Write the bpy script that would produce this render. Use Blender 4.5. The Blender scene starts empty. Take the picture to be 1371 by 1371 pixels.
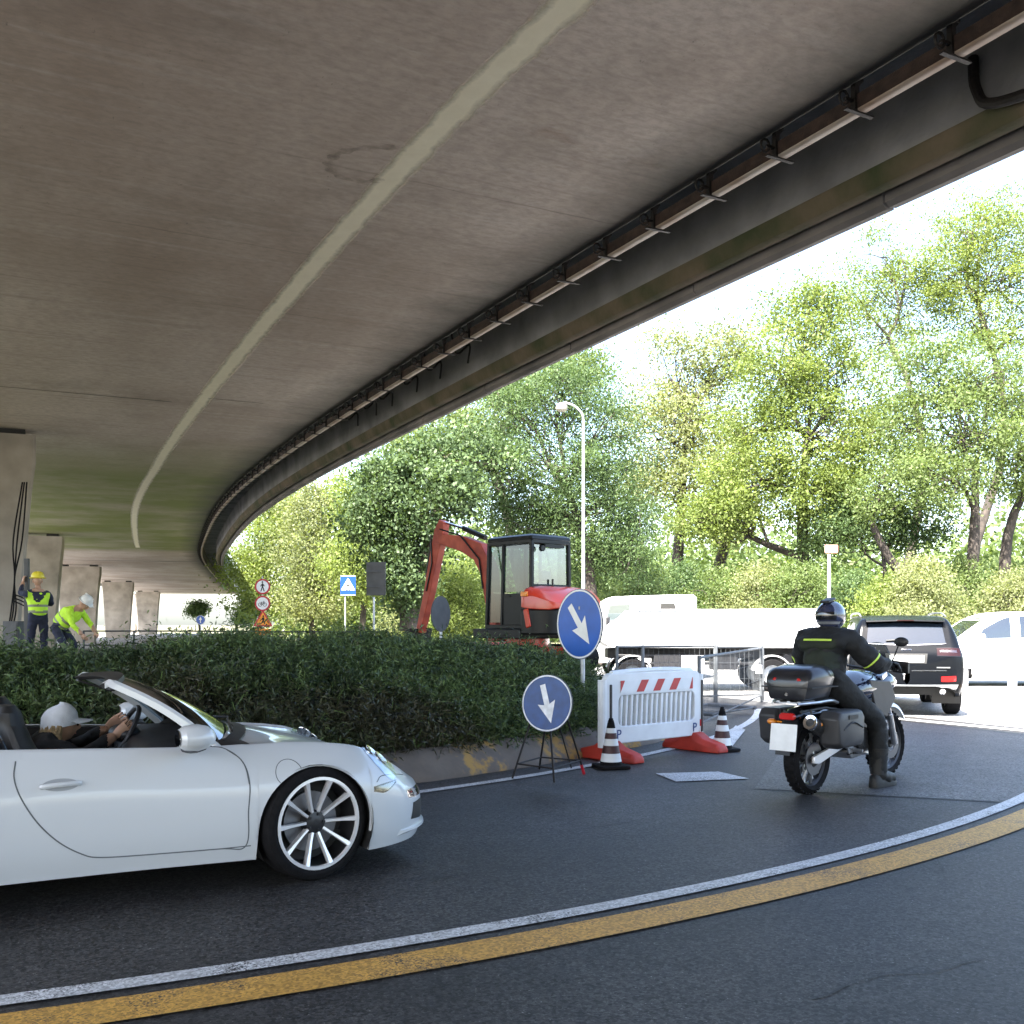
import bpy, bmesh, math, random
import numpy as np
from mathutils import Vector, Matrix, Euler, noise as mnoise
from mathutils.bvhtree import BVHTree
R = math.radians
PI = math.pi
SC = bpy.context.scene
COL = SC.collection
random.seed(7)
RNG = np.random.default_rng(7)

# ------------------------------------------------------------------ camera
HC = 1.5
cam_d = bpy.data.cameras.new("camera")
cam = bpy.data.objects.new("camera", cam_d)
COL.objects.link(cam)
cam.location = (0, 0, HC)
cam.rotation_euler = (R(90), 0, 0)
cam_d.sensor_width = 36.0
cam_d.lens = 36.0
cam_d.shift_y = 0.109
cam_d.clip_start = 0.05
cam_d.clip_end = 3000
SC.camera = cam

# ------------------------------------------------------------------ light
SUN_DIR = Vector((-0.50, -0.866, math.tan(R(53.0)))).normalized()     # towards the sun
SUN_EL = math.asin(SUN_DIR.z)
SUN_AZ = math.atan2(SUN_DIR.x, SUN_DIR.y)
world = bpy.data.worlds.new("World")
SC.world = world
world.use_nodes = True
wn = world.node_tree
for n in list(wn.nodes):
    wn.nodes.remove(n)
w_out = wn.nodes.new("ShaderNodeOutputWorld")
w_bg = wn.nodes.new("ShaderNodeBackground")
w_sky = wn.nodes.new("ShaderNodeTexSky")
w_sky.sky_type = 'NISHITA'
w_sky.sun_disc = False
w_sky.sun_elevation = SUN_EL
w_sky.sun_rotation = SUN_AZ
w_sky.air_density = 1.0
w_sky.dust_density = 2.5
w_sky.ozone_density = 1.0
w_bg.inputs['Strength'].default_value = 0.12
wn.links.new(w_sky.outputs[0], w_bg.inputs['Color'])
wn.links.new(w_bg.outputs[0], w_out.inputs['Surface'])

sun_d = bpy.data.lights.new("sun", 'SUN')
sun_d.energy = 4.8
sun_d.angle = R(0.55)
sun_d.color = (1.0, 0.95, 0.87)
sun = bpy.data.objects.new("sun", sun_d)
COL.objects.link(sun)
sun.rotation_euler = (-SUN_DIR).to_track_quat('-Z', 'Y').to_euler()
sun.location = (-20, -30, 60)

SC.view_settings.view_transform = 'Standard'
SC.view_settings.look = 'None'
SC.view_settings.exposure = 2.95
SC.view_settings.gamma = 1.0
SC.view_settings.use_curve_mapping = False
SC.cycles.use_denoising = True
SC.cycles.max_bounces = 10
SC.cycles.diffuse_bounces = 5
SC.cycles.glossy_bounces = 4
SC.cycles.transmission_bounces = 8
SC.cycles.transparent_max_bounces = 12
SC.cycles.sample_clamp_indirect = 8.0

# ------------------------------------------------------------------ helpers
F = 1371.0
def at(px, py, d):
    """A place in the world seen along a direction of the photograph at distance d."""
    return Vector(((px - 685.5) / F * d, d, HC - (py - 835.0) / F * d))
def gp(px, py):
    d = HC * F / (py - 835.0)
    return Vector(((px - 685.5) / F * d, d, 0.0))

def tag(o, label=None, cat=None, group=None, kind=None):
    if label: o['label'] = label
    if cat: o['category'] = cat
    if group: o['group'] = group
    if kind: o['kind'] = kind
    return o

def empty(name, loc=(0, 0, 0), rz=0.0, label=None, cat=None, group=None):
    o = bpy.data.objects.new(name, None)
    COL.objects.link(o)
    o.empty_display_size = 0.2
    o.location = loc
    o.rotation_euler = (0, 0, rz)
    return tag(o, label, cat, group)

def copy_tree(o, parent=None):
    c = o.copy()
    COL.objects.link(c)
    if parent is not None:
        c.parent = parent
    for ch in list(o.children):
        copy_tree(ch, c)
    return c

def frame_from(dirv, up=Vector((0, 0, 1))):
    d = Vector(dirv).normalized()
    if abs(d.dot(up)) > 0.98:
        up = Vector((1, 0, 0))
    x = up.cross(d).normalized()
    y = d.cross(x).normalized()
    return x, y, d

class MB:
    """Collects shapes; build() links them as one mesh object."""
    def __init__(self):
        self.v = []
        self.f = []
        self.m = []
        self.M = Matrix.Identity(4)
    def add(self, verts, faces, mi=0):
        b = len(self.v)
        M = self.M
        for p in verts:
            self.v.append(tuple(M @ Vector(p)))
        for f in faces:
            self.f.append(tuple(b + i for i in f))
            self.m.append(mi)
        return self
    def box(self, c, s, rot=None, mi=0):
        hx, hy, hz = s[0] / 2, s[1] / 2, s[2] / 2
        P = [Vector((sx * hx, sy * hy, sz * hz)) for sz in (-1, 1) for sy in (-1, 1) for sx in (-1, 1)]
        if rot is not None:
            E = Euler(rot).to_matrix()
            P = [E @ p for p in P]
        P = [p + Vector(c) for p in P]
        return self.add(P, [(0, 2, 3, 1), (4, 5, 7, 6), (0, 1, 5, 4), (2, 6, 7, 3), (0, 4, 6, 2), (1, 3, 7, 5)], mi)
    def beam(self, a, b, w, h, up=Vector((0, 0, 1)), mi=0):
        a, b = Vector(a), Vector(b)
        x, y, d = frame_from(b - a, up)
        P = []
        for p in (a, b):
            for sx, sy in ((-1, -1), (1, -1), (1, 1), (-1, 1)):
                P.append(p + x * sx * w / 2 + y * sy * h / 2)
        return self.add(P, [(3, 2, 1, 0), (4, 5, 6, 7), (0, 1, 5, 4), (1, 2, 6, 5), (2, 3, 7, 6), (3, 0, 4, 7)], mi)
    def cyl(self, a, b, r0, r1=None, seg=12, caps=True, mi=0):
        if r1 is None: r1 = r0
        return self.tube([a, b], [r0, r1], seg, caps, mi)
    def tube(self, path, r, seg=8, caps=True, mi=0):
        path = [Vector(p) for p in path]
        n = len(path)
        if not hasattr(r, '__len__'): r = [r] * n
        P = []
        prev = None
        for i in range(n):
            if i == 0: t = path[1] - path[0]
            elif i == n - 1: t = path[-1] - path[-2]
            else: t = (path[i + 1] - path[i]).normalized() + (path[i] - path[i - 1]).normalized()
            if t.length < 1e-9: t = path[-1] - path[0]
            t = t.normalized()
            if prev is None:
                x, y, _ = frame_from(t)
            else:
                x = prev - t * prev.dot(t)
                if x.length < 1e-6: x, y, _ = frame_from(t)
                x = x.normalized()
                y = t.cross(x).normalized()
            prev = x
            for k in range(seg):
                a = 2 * PI * k / seg
                P.append(path[i] + (x * math.cos(a) + y * math.sin(a)) * r[i])
        Fc = []
        for i in range(n - 1):
            for k in range(seg):
                k2 = (k + 1) % seg
                Fc.append((i * seg + k, i * seg + k2, (i + 1) * seg + k2, (i + 1) * seg + k))
        if caps:
            Fc.append(tuple(range(seg - 1, -1, -1)))
            Fc.append(tuple((n - 1) * seg + k for k in range(seg)))
        return self.add(P, Fc, mi)
    def loft(self, rings, caps=True, closed=True, mi=0):
        k = len(rings[0])
        P = [p for r in rings for p in r]
        Fc = []
        for i in range(len(rings) - 1):
            for j in range(k if closed else k - 1):
                j2 = (j + 1) % k
                Fc.append((i * k + j, i * k + j2, (i + 1) * k + j2, (i + 1) * k + j))
        if caps and closed:
            Fc.append(tuple(range(k - 1, -1, -1)))
            Fc.append(tuple((len(rings) - 1) * k + j for j in range(k)))
        return self.add(P, Fc, mi)
    def lathe(self, prof, c=(0, 0, 0), axis=(0, 0, 1), seg=24, mi=0, ring=False):
        """prof: list of (r, h) along axis."""
        x, y, d = frame_from(axis)
        c = Vector(c)
        rings = []
        for r, h in prof:
            rings.append([c + d * h + (x * math.cos(2 * PI * k / seg) + y * math.sin(2 * PI * k / seg)) * max(r, 1e-4) for k in range(seg)])
        if ring: rings.append(rings[0])
        return self.loft(rings, not ring, True, mi)
    def prism(self, outline, t, M=None, mi=0):
        """outline in local XY, extruded t along local Z (both ways half)."""
        M = M or Matrix.Identity(4)
        n = len(outline)
        P = [M @ Vector((p[0], p[1], -t / 2)) for p in outline] + [M @ Vector((p[0], p[1], t / 2)) for p in outline]
        Fc = [tuple(range(n - 1, -1, -1)), tuple(range(n, 2 * n))]
        for i in range(n):
            j = (i + 1) % n
            Fc.append((i, j, n + j, n + i))
        return self.add(P, Fc, mi)
    def ball(self, c, r, seg=14, rings=9, mi=0, sc=(1, 1, 1)):
        prof = []
        c = Vector(c)
        rr = []
        for i in range(rings + 1):
            a = -PI / 2 + PI * i / rings
            ra, h = math.cos(a) * r, math.sin(a) * r
            rr.append([c + Vector((math.cos(2 * PI * k / seg) * max(ra, 1e-4) * sc[0], math.sin(2 * PI * k / seg) * max(ra, 1e-4) * sc[1], h * sc[2])) for k in range(seg)])
        return self.loft(rr, True, True, mi)
    def build(self, name, mats, parent=None, smooth=True, bevel=0.0, angle=35, segs=2, merge=True):
        me = bpy.data.meshes.new(name)
        me.from_pydata(self.v, [], self.f)
        if not isinstance(mats, (list, tuple)): mats = [mats]
        for m in mats: me.materials.append(m)
        me.polygons.foreach_set('material_index', self.m)
        if merge:
            bm = bmesh.new(); bm.from_mesh(me)
            bmesh.ops.recalc_face_normals(bm, faces=bm.faces)
            bm.to_mesh(me); bm.free()
        return link_mesh(name, me, parent, smooth, bevel, angle, segs)

def link_mesh(name, me, parent=None, smooth=True, bevel=0.0, angle=35, segs=2):
    if smooth:
        me.shade_smooth()
        me.set_sharp_from_angle(angle=R(angle))
    me.update()
    o = bpy.data.objects.new(name, me)
    COL.objects.link(o)
    if parent is not None: o.parent = parent
    if bevel:
        b = o.modifiers.new("bevel", 'BEVEL')
        b.width = bevel; b.segments = segs; b.limit_method = 'ANGLE'; b.angle_limit = R(40)
        b.harden_normals = False
    return o

def np_mesh(name, V, Q, mats, parent=None, smooth=False, attrs=None, midx=None):
    """Fast mesh from numpy: V (n,3), Q (m,k) with constant k."""
    me = bpy.data.meshes.new(name)
    n, (m, k) = len(V), Q.shape
    me.vertices.add(n); me.loops.add(m * k); me.polygons.add(m)
    me.vertices.foreach_set('co', np.ascontiguousarray(V, dtype=np.float32).ravel())
    me.loops.foreach_set('vertex_index', np.ascontiguousarray(Q, dtype=np.int32).ravel())
    me.polygons.foreach_set('loop_start', np.arange(0, m * k, k, dtype=np.int32))
    if not isinstance(mats, (list, tuple)): mats = [mats]
    for mt in mats: me.materials.append(mt)
    if midx is not None: me.polygons.foreach_set('material_index', np.asarray(midx, dtype=np.int32))
    me.update(calc_edges=True)
    for nm, (dom, arr) in (attrs or {}).items():
        a = me.attributes.new(nm, 'FLOAT', dom)
        a.data.foreach_set('value', np.asarray(arr, dtype=np.float32))
    if smooth: me.shade_smooth()
    o = bpy.data.objects.new(name, me)
    COL.objects.link(o)
    if parent is not None: o.parent = parent
    return o

def grid_faces(nu, nv):
    i, j = np.meshgrid(np.arange(nu - 1), np.arange(nv - 1), indexing='ij')
    a = (i * nv + j).ravel()
    return np.stack([a, a + 1, a + nv + 1, a + nv], 1)

def smooth_interp(xs, ys):
    """monotone-ish cubic through the points"""
    xs = np.asarray(xs, float); ys = np.asarray(ys, float)
    o = np.argsort(xs); xs, ys = xs[o], ys[o]
    h = np.diff(xs); d = np.diff(ys) / h
    m = np.zeros(len(xs))
    m[0], m[-1] = d[0], d[-1]
    for i in range(1, len(xs) - 1):
        if d[i - 1] * d[i] <= 0: m[i] = 0
        else:
            w1, w2 = 2 * h[i] + h[i - 1], h[i] + 2 * h[i - 1]
            m[i] = (w1 + w2) / (w1 / d[i - 1] + w2 / d[i])
    def f(x):
        x = np.clip(np.asarray(x, float), xs[0], xs[-1])
        i = np.clip(np.searchsorted(xs, x) - 1, 0, len(xs) - 2)
        t = (x - xs[i]) / h[i]
        return ((2 * t**3 - 3 * t**2 + 1) * ys[i] + (t**3 - 2 * t**2 + t) * h[i] * m[i]
                + (-2 * t**3 + 3 * t**2) * ys[i + 1] + (t**3 - t**2) * h[i] * m[i + 1])
    return f

def catmull(pts, n=8, closed=False):
    P = [Vector(p) for p in pts]
    out = []
    N = len(P)
    rng = range(N if closed else N - 1)
    for i in rng:
        p1, p2 = P[i], P[(i + 1) % N]
        p0 = P[i - 1] if (i > 0 or closed) else p1 * 2 - p2
        p3 = P[(i + 2) % N] if (i + 2 < N or closed) else p2 * 2 - p1
        for k in range(n):
            t = k / n
            out.append(0.5 * ((2 * p1) + (p2 - p0) * t + (2 * p0 - 5 * p1 + 4 * p2 - p3) * t * t + (3 * p1 - p0 - 3 * p2 + p3) * t**3))
    if not closed: out.append(P[-1])
    return out

# ------------------------------------------------------------------ materials
def nodes_of(name):
    m = bpy.data.materials.new(name)
    m.use_nodes = True
    nt = m.node_tree
    return m, nt, nt.nodes['Principled BSDF'], nt.links

def mat(name, col, rough=0.5, metal=0.0, var=0.0, vscale=6.0, bump=0.0, bscale=60.0, coat=0.0, col2=None, spec=0.5, detail=4.0, rvar=0.0):
    m, nt, b, L = nodes_of(name)
    b.inputs['Base Color'].default_value = (*col, 1)
    b.inputs['Roughness'].default_value = rough
    b.inputs['Metallic'].default_value = metal
    b.inputs['Specular IOR Level'].default_value = spec
    if coat:
        b.inputs['Coat Weight'].default_value = coat
        b.inputs['Coat Roughness'].default_value = 0.03
    tc = nt.nodes.new('ShaderNodeTexCoord')
    if var or col2 or rvar:
        nz = nt.nodes.new('ShaderNodeTexNoise')
        nz.inputs['Scale'].default_value = vscale
        nz.inputs['Detail'].default_value = detail
        L.new(tc.outputs['Object'], nz.inputs['Vector'])
        mx = nt.nodes.new('ShaderNodeMix'); mx.data_type = 'RGBA'
        rp = nt.nodes.new('ShaderNodeMapRange')
        rp.inputs['From Min'].default_value = 0.3; rp.inputs['From Max'].default_value = 0.7
        L.new(nz.outputs['Fac'], rp.inputs['Value'])
        L.new(rp.outputs[0], mx.inputs['Factor'])
        c2 = col2 if col2 else tuple(min(1, c * (1 + var)) for c in col)
        c1 = tuple(c * (1 - var) for c in col)
        mx.inputs['A'].default_value = (*c1, 1); mx.inputs['B'].default_value = (*c2, 1)
        L.new(mx.outputs['Result'], b.inputs['Base Color'])
        if rvar:
            r2 = nt.nodes.new('ShaderNodeMapRange')
            r2.inputs['To Min'].default_value = max(0, rough - rvar); r2.inputs['To Max'].default_value = min(1, rough + rvar)
            L.new(rp.outputs[0], r2.inputs['Value']); L.new(r2.outputs[0], b.inputs['Roughness'])
    if bump:
        n2 = nt.nodes.new('ShaderNodeTexNoise')
        n2.inputs['Scale'].default_value = bscale; n2.inputs['Detail'].default_value = 3
        L.new(tc.outputs['Object'], n2.inputs['Vector'])
        bp = nt.nodes.new('ShaderNodeBump'); bp.inputs['Strength'].default_value = bump; bp.inputs['Distance'].default_value = 0.02
        L.new(n2.outputs['Fac'], bp.inputs['Height']); L.new(bp.outputs[0], b.inputs['Normal'])
    return m

def glass_mat(name, tint=(0.75, 0.82, 0.8), alpha=0.35, rough=0.02):
    """thin pane: part see-through, part glossy."""
    m, nt, b, L = nodes_of(name)
    nt.nodes.remove(b)
    out = nt.nodes['Material Output']
    tr = nt.nodes.new('ShaderNodeBsdfTransparent'); tr.inputs['Color'].default_value = (*tint, 1)
    gl = nt.nodes.new('ShaderNodeBsdfGlossy'); gl.inputs['Roughness'].default_value = rough
    gl.inputs['Color'].default_value = (1, 1, 1, 1)
    fr = nt.nodes.new('ShaderNodeLayerWeight'); fr.inputs['Blend'].default_value = 0.5
    pw = nt.nodes.new('ShaderNodeMath'); pw.operation = 'POWER'; pw.inputs[1].default_value = 4.0
    L.new(fr.outputs['Facing'], pw.inputs[0])
    ad = nt.nodes.new('ShaderNodeMath'); ad.operation = 'MULTIPLY_ADD'; ad.inputs[1].default_value = 0.85; ad.inputs[2].default_value = .05 + alpha * 0.10; ad.use_clamp = True
    L.new(pw.outputs[0], ad.inputs[0])
    mx = nt.nodes.new('ShaderNodeMixShader')
    L.new(ad.outputs[0], mx.inputs[0]); L.new(tr.outputs[0], mx.inputs[1]); L.new(gl.outputs[0], mx.inputs[2])
    L.new(mx.outputs[0], out.inputs['Surface'])
    return m

def leaf_mat(name, dark, light, trans=0.45, rough=0.55):
    m, nt, b, L = nodes_of(name)
    out = nt.nodes['Material Output']
    at_ = nt.nodes.new('ShaderNodeAttribute'); at_.attribute_name = 'tint'
    mx = nt.nodes.new('ShaderNodeMix'); mx.data_type = 'RGBA'
    mx.inputs['A'].default_value = (*dark, 1); mx.inputs['B'].default_value = (*light, 1)
    L.new(at_.outputs['Fac'], mx.inputs['Factor'])
    L.new(mx.outputs['Result'], b.inputs['Base Color'])
    b.inputs['Roughness'].default_value = rough
    b.inputs['Specular IOR Level'].default_value = 0.3
    tl = nt.nodes.new('ShaderNodeBsdfTranslucent')
    br = nt.nodes.new('ShaderNodeMix'); br.data_type = 'RGBA'; br.blend_type = 'MULTIPLY'; br.inputs['Factor'].default_value = 1
    br.inputs['B'].default_value = (1.2, 1.2, 0.6, 1)
    L.new(mx.outputs['Result'], br.inputs['A']); L.new(br.outputs['Result'], tl.inputs['Color'])
    ms = nt.nodes.new('ShaderNodeMixShader'); ms.inputs[0].default_value = trans
    L.new(b.outputs[0], ms.inputs[1]); L.new(tl.outputs[0], ms.inputs[2])
    L.new(ms.outputs[0], out.inputs['Surface'])
    return m

def asphalt_mat(name, base=0.045, tint=(1.0, 1.0, 1.02)):
    m, nt, b, L = nodes_of(name)
    geo = nt.nodes.new('ShaderNodeNewGeometry')
    def noise(scale, detail=3, rough=0.55):
        n = nt.nodes.new('ShaderNodeTexNoise'); n.inputs['Scale'].default_value = scale
        n.inputs['Detail'].default_value = detail; n.inputs['Roughness'].default_value = rough
        L.new(geo.outputs['Position'], n.inputs['Vector']); return n
    big = noise(0.35, 5, 0.6); mid = noise(2.6, 6, 0.65); fine = noise(95, 3, 0.75)
    vor = nt.nodes.new('ShaderNodeTexVoronoi'); vor.inputs['Scale'].default_value = 55
    L.new(geo.outputs['Position'], vor.inputs['Vector'])
    def mr(src, a, bb, c, d):
        r = nt.nodes.new('ShaderNodeMapRange'); r.inputs['From Min'].default_value = a; r.inputs['From Max'].default_value = bb
        r.inputs['To Min'].default_value = c; r.inputs['To Max'].default_value = d; L.new(src, r.inputs['Value']); return r.outputs[0]
    def mul(a, c):
        x = nt.nodes.new('ShaderNodeMath'); x.operation = 'MULTIPLY'
        L.new(a, x.inputs[0])
        if isinstance(c, (int, float)): x.inputs[1].default_value = c
        else: L.new(c, x.inputs[1])
        return x.outputs[0]
    v = mul(mr(big.outputs['Fac'], .3, .7, .72, 1.25), mr(mid.outputs['Fac'], .3, .7, .80, 1.2))
    v = mul(v, mr(fine.outputs['Fac'], .3, .72, .25, 2.1))
    sp = mr(vor.outputs['Distance'], 0.08, 0.22, 5.0, 1.0)
    sel = mr(vor.outputs['Color'], 0.72, 0.74, 0.0, 1.0)
    mixs = nt.nodes.new('ShaderNodeMix'); mixs.inputs['A'].default_value = 1.0
    L.new(sel, mixs.inputs['Factor']); L.new(sp, mixs.inputs['B'])
    v = mul(v, mixs.outputs['Result'])
    v2 = nt.nodes.new('ShaderNodeTexVoronoi'); v2.inputs['Scale'].default_value = 62
    L.new(geo.outputs['Position'], v2.inputs['Vector'])
    v = mul(v, mr(v2.outputs['Color'], .10, .90, .22, 2.1))
    # oil and damp patches, and lanes polished by tyres round the bend
    oil = noise(0.9, 6, 0.7)
    v = mul(v, mr(oil.outputs['Fac'], .56, .72, 1.0, .62))
    vm = nt.nodes.new('ShaderNodeVectorMath'); vm.operation = 'DISTANCE'; vm.inputs[1].default_value = (-9.379, 20.752, 0)
    L.new(geo.outputs['Position'], vm.inputs[0])
    pp = nt.nodes.new('ShaderNodeMath'); pp.operation = 'PINGPONG'; pp.inputs[1].default_value = 0.85
    L.new(vm.outputs['Value'], pp.inputs[0])
    v = mul(v, mr(pp.outputs[0], .15, .7, .86, 1.12))
    v = mul(v, base)
    cc = nt.nodes.new('ShaderNodeCombineColor')
    for i, k in enumerate(tint):
        L.new(mul(v, k), cc.inputs[i])
    L.new(cc.outputs[0], b.inputs['Base Color'])
    b.inputs['Roughness'].default_value = 0.60
    b.inputs['Specular IOR Level'].default_value = 0.42
    bp = nt.nodes.new('ShaderNodeBump'); bp.inputs['Strength'].default_value = 0.55; bp.inputs['Distance'].default_value = 0.004
    L.new(fine.outputs['Fac'], bp.inputs['Height']); L.new(bp.outputs[0], b.inputs['Normal'])
    return m

def paint_line_mat(name, col, under=(0.05, 0.05, 0.052), wear=0.5, rough=0.6):
    m, nt, b, L = nodes_of(name)
    geo = nt.nodes.new('ShaderNodeNewGeometry')
    n1 = nt.nodes.new('ShaderNodeTexNoise'); n1.inputs['Scale'].default_value = 110; n1.inputs['Detail'].default_value = 3
    n2 = nt.nodes.new('ShaderNodeTexNoise'); n2.inputs['Scale'].default_value = 3.0; n2.inputs['Detail'].default_value = 6
    L.new(geo.outputs['Position'], n1.inputs['Vector']); L.new(geo.outputs['Position'], n2.inputs['Vector'])
    ad = nt.nodes.new('ShaderNodeMath'); ad.operation = 'ADD'
    m2 = nt.nodes.new('ShaderNodeMath'); m2.operation = 'MULTIPLY'; m2.inputs[1].default_value = 0.8
    L.new(n2.outputs['Fac'], m2.inputs[0]); L.new(n1.outputs['Fac'], ad.inputs[0]); L.new(m2.outputs[0], ad.inputs[1])
    rp = nt.nodes.new('ShaderNodeMapRange')
    rp.inputs['From Min'].default_value = 1.0 - wear * 0.3; rp.inputs['From Max'].default_value = 1.16 - wear * 0.12
    L.new(ad.outputs[0], rp.inputs['Value'])
    mx = nt.nodes.new('ShaderNodeMix'); mx.data_type = 'RGBA'
    mx.inputs['A'].default_value = (*col, 1); mx.inputs['B'].default_value = (*under, 1)
    L.new(rp.outputs[0], mx.inputs['Factor'])
    # slow tonal change of the paint film
    mv = nt.nodes.new('ShaderNodeMix'); mv.data_type = 'RGBA'; mv.blend_type = 'MULTIPLY'; mv.inputs['Factor'].default_value = 0.5
    L.new(mx.outputs['Result'], mv.inputs['A']); L.new(n2.outputs['Fac'], mv.inputs['B'])
    v3 = nt.nodes.new('ShaderNodeTexVoronoi'); v3.inputs['Scale'].default_value = 75; L.new(geo.outputs['Position'], v3.inputs['Vector'])
    r3 = nt.nodes.new('ShaderNodeMapRange'); r3.inputs['From Min'].default_value = .1; r3.inputs['From Max'].default_value = .8; r3.inputs['To Min'].default_value = .55; r3.inputs['To Max'].default_value = 1.12
    L.new(v3.outputs['Color'], r3.inputs['Value'])
    m3 = nt.nodes.new('ShaderNodeMix'); m3.data_type = 'RGBA'; m3.blend_type = 'MULTIPLY'; m3.inputs['Factor'].default_value = 1
    L.new(mv.outputs['Result'], m3.inputs['A']); L.new(r3.outputs[0], m3.inputs['B'])
    L.new(m3.outputs['Result'], b.inputs['Base Color'])
    b.inputs['Roughness'].default_value = rough
    bp = nt.nodes.new('ShaderNodeBump'); bp.inputs['Strength'].default_value = 0.4; bp.inputs['Distance'].default_value = 0.003
    L.new(n1.outputs['Fac'], bp.inputs['Height']); L.new(bp.outputs[0], b.inputs['Normal'])
    return m

M = {}
M['asphalt'] = asphalt_mat('asphalt', 0.028, (1.03, 1.0, 1.0))
M['asphalt_brightened'] = asphalt_mat('asphalt_brightened', 0.052, (1.0, 1.0, 1.03))  # paler asphalt copy, brighter light put into its colour
M['asphalt_sun'] = asphalt_mat('asphalt_sun', 0.20, (1.0, 0.98, 0.95))  # much paler asphalt copy, sunlight put into its colour
M['white_line'] = paint_line_mat('white_line', (0.84, 0.85, 0.86), wear=0.12)
M['yellow_line'] = paint_line_mat('yellow_line', (0.86, 0.47, 0.09), wear=0.12)
M['white_patch'] = paint_line_mat('white_patch', (0.86, 0.89, 0.94), wear=0.35)
M['car_white'] = mat('car_white', (0.54, 0.565, 0.59), 0.30, coat=0.7)
M['white_paint'] = mat('white_paint', (0.80, 0.80, 0.80), 0.4, var=0.04, vscale=3)
M['black_plastic'] = mat('black_plastic', (0.018, 0.018, 0.02), 0.5, var=0.3, vscale=20)
M['black_gloss'] = mat('black_gloss', (0.008, 0.009, 0.012), 0.12, coat=1.0)
M['seam'] = mat('seam', (0.10, 0.11, 0.12), 0.7)
M['rubber'] = mat('rubber', (0.007, 0.007, 0.008), 0.8, var=0.3, vscale=30, bump=0.2, bscale=90, spec=0.15)
M['alloy'] = mat('alloy', (0.78, 0.78, 0.80), 0.30, 0.45)
M['disc_steel'] = mat('disc_steel', (0.16, 0.16, 0.17), 0.4, 0.8)
M['alloy_dark'] = mat('alloy_dark', (0.03, 0.03, 0.033), 0.35, 0.4)
M['chrome'] = mat('chrome', (0.85, 0.85, 0.87), 0.08, 1.0)
M['steel'] = mat('steel', (0.50, 0.51, 0.53), 0.35, 0.9, var=0.2, vscale=12)
M['fence_steel'] = mat('fence_steel', (0.12, 0.13, 0.14), 0.6, 0.2, var=0.25, vscale=9)
M['galv'] = mat('galv', (0.42, 0.44, 0.46), 0.5, 0.7, var=0.25, vscale=9)
M['dark_glass'] = mat('dark_glass', (0.012, 0.016, 0.022), 0.03, coat=1.0, spec=0.8)
M['sky_glass'] = mat('sky_glass', (0.015, 0.022, 0.035), 0.04, spec=0.55)
M['glass'] = glass_mat('glass')
M['tinted_glass'] = glass_mat('tinted_glass', (0.30, 0.34, 0.34), 0.6)
M['lens_clear'] = glass_mat('lens_clear', (0.9, 0.93, 0.95), 0.6)
M['lens_red'] = mat('lens_red', (0.50, 0.012, 0.012), 0.12, coat=1.0)
M['lens_amber'] = mat('lens_amber', (0.75, 0.24, 0.02), 0.15, coat=1.0)
M['skin'] = mat('skin', (0.42, 0.25, 0.17), 0.5, var=0.08, vscale=15)
M['dark_cloth'] = mat('dark_cloth', (0.018, 0.019, 0.022), 0.85, var=0.35, vscale=12, bump=0.4, bscale=25)
M['navy_cloth'] = mat('navy_cloth', (0.016, 0.020, 0.045), 0.85, var=0.3, vscale=12, bump=0.4, bscale=25)
M['leather'] = mat('leather', (0.009, 0.009, 0.009), 0.6, var=0.3, vscale=15)
M['sign_blue'] = mat('sign_blue', (0.012, 0.095, 0.46), 0.35, var=0.12, vscale=5)
M['sign_blue_sun'] = mat('sign_blue_sun', (0.006, 0.05, 0.27), 0.4, var=0.1, vscale=5)
M['sign_blue_old'] = mat('sign_blue_old', (0.010, 0.052, 0.20), 0.45, var=0.25, vscale=9)
M['sign_white'] = mat('sign_white', (0.78, 0.79, 0.80), 0.4, var=0.06, vscale=12)
M['sign_white_old'] = mat('sign_white_old', (0.66, 0.68, 0.72), 0.5, var=0.22, vscale=14)
M['sign_red'] = mat('sign_red', (0.45, 0.015, 0.03), 0.4)
M['sign_back'] = mat('sign_back', (0.055, 0.058, 0.062), 0.6, var=0.2, vscale=6)
M['black'] = mat('black', (0.01, 0.01, 0.01), 0.6)
M['rust_black'] = mat('rust_black', (0.014, 0.011, 0.010), 0.6, 0.3, var=0.4, vscale=30)
# ------------------------------------------------------------------ ground, roads
def sheet(name, x0, x1, y0, y1, z, m, kind='structure', n=1):
    mb = MB()
    for i in range(n):
        for j in range(n):
            xa, xb = x0 + (x1 - x0) * i / n, x0 + (x1 - x0) * (i + 1) / n
            ya, yb = y0 + (y1 - y0) * j / n, y0 + (y1 - y0) * (j + 1) / n
            mb.add([(xa, ya, z), (xb, ya, z), (xb, yb, z), (xa, yb, z)], [(0, 1, 2, 3)])
    o = mb.build(name, m, None, False)
    o['kind'] = kind
    return o

def strip_mesh(name, inner, outer, z, m, kind='structure'):
    """flat ribbon between two polylines"""
    n = len(inner)
    P = [(p[0], p[1], z) for p in inner] + [(p[0], p[1], z) for p in outer]
    Fc = [(i, i + 1, n + i + 1, n + i) for i in range(n - 1)]
    mb = MB(); mb.add(P, Fc)
    o = mb.build(name, m, None, False)
    o['kind'] = kind
    return o

M['verge'] = mat('verge', (0.12, 0.13, 0.06), 0.95, var=0.4, vscale=0.9, bump=0.5, bscale=8, col2=(0.22, 0.20, 0.12))
sheet('ground', -900, 900, -900, 900, -0.02, M['verge'])
sheet('road', -70, 34, -60, 46, -0.004, M['asphalt'])
# asphalt outside the viaduct, beyond the give-way line, paled to carry the sunlight
def arc(c, r, a0, a1, n=64):
    return [(c[0] + r * math.cos(a0 + (a1 - a0) * i / n), c[1] + r * math.sin(a0 + (a1 - a0) * i / n)) for i in range(n + 1)]

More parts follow.
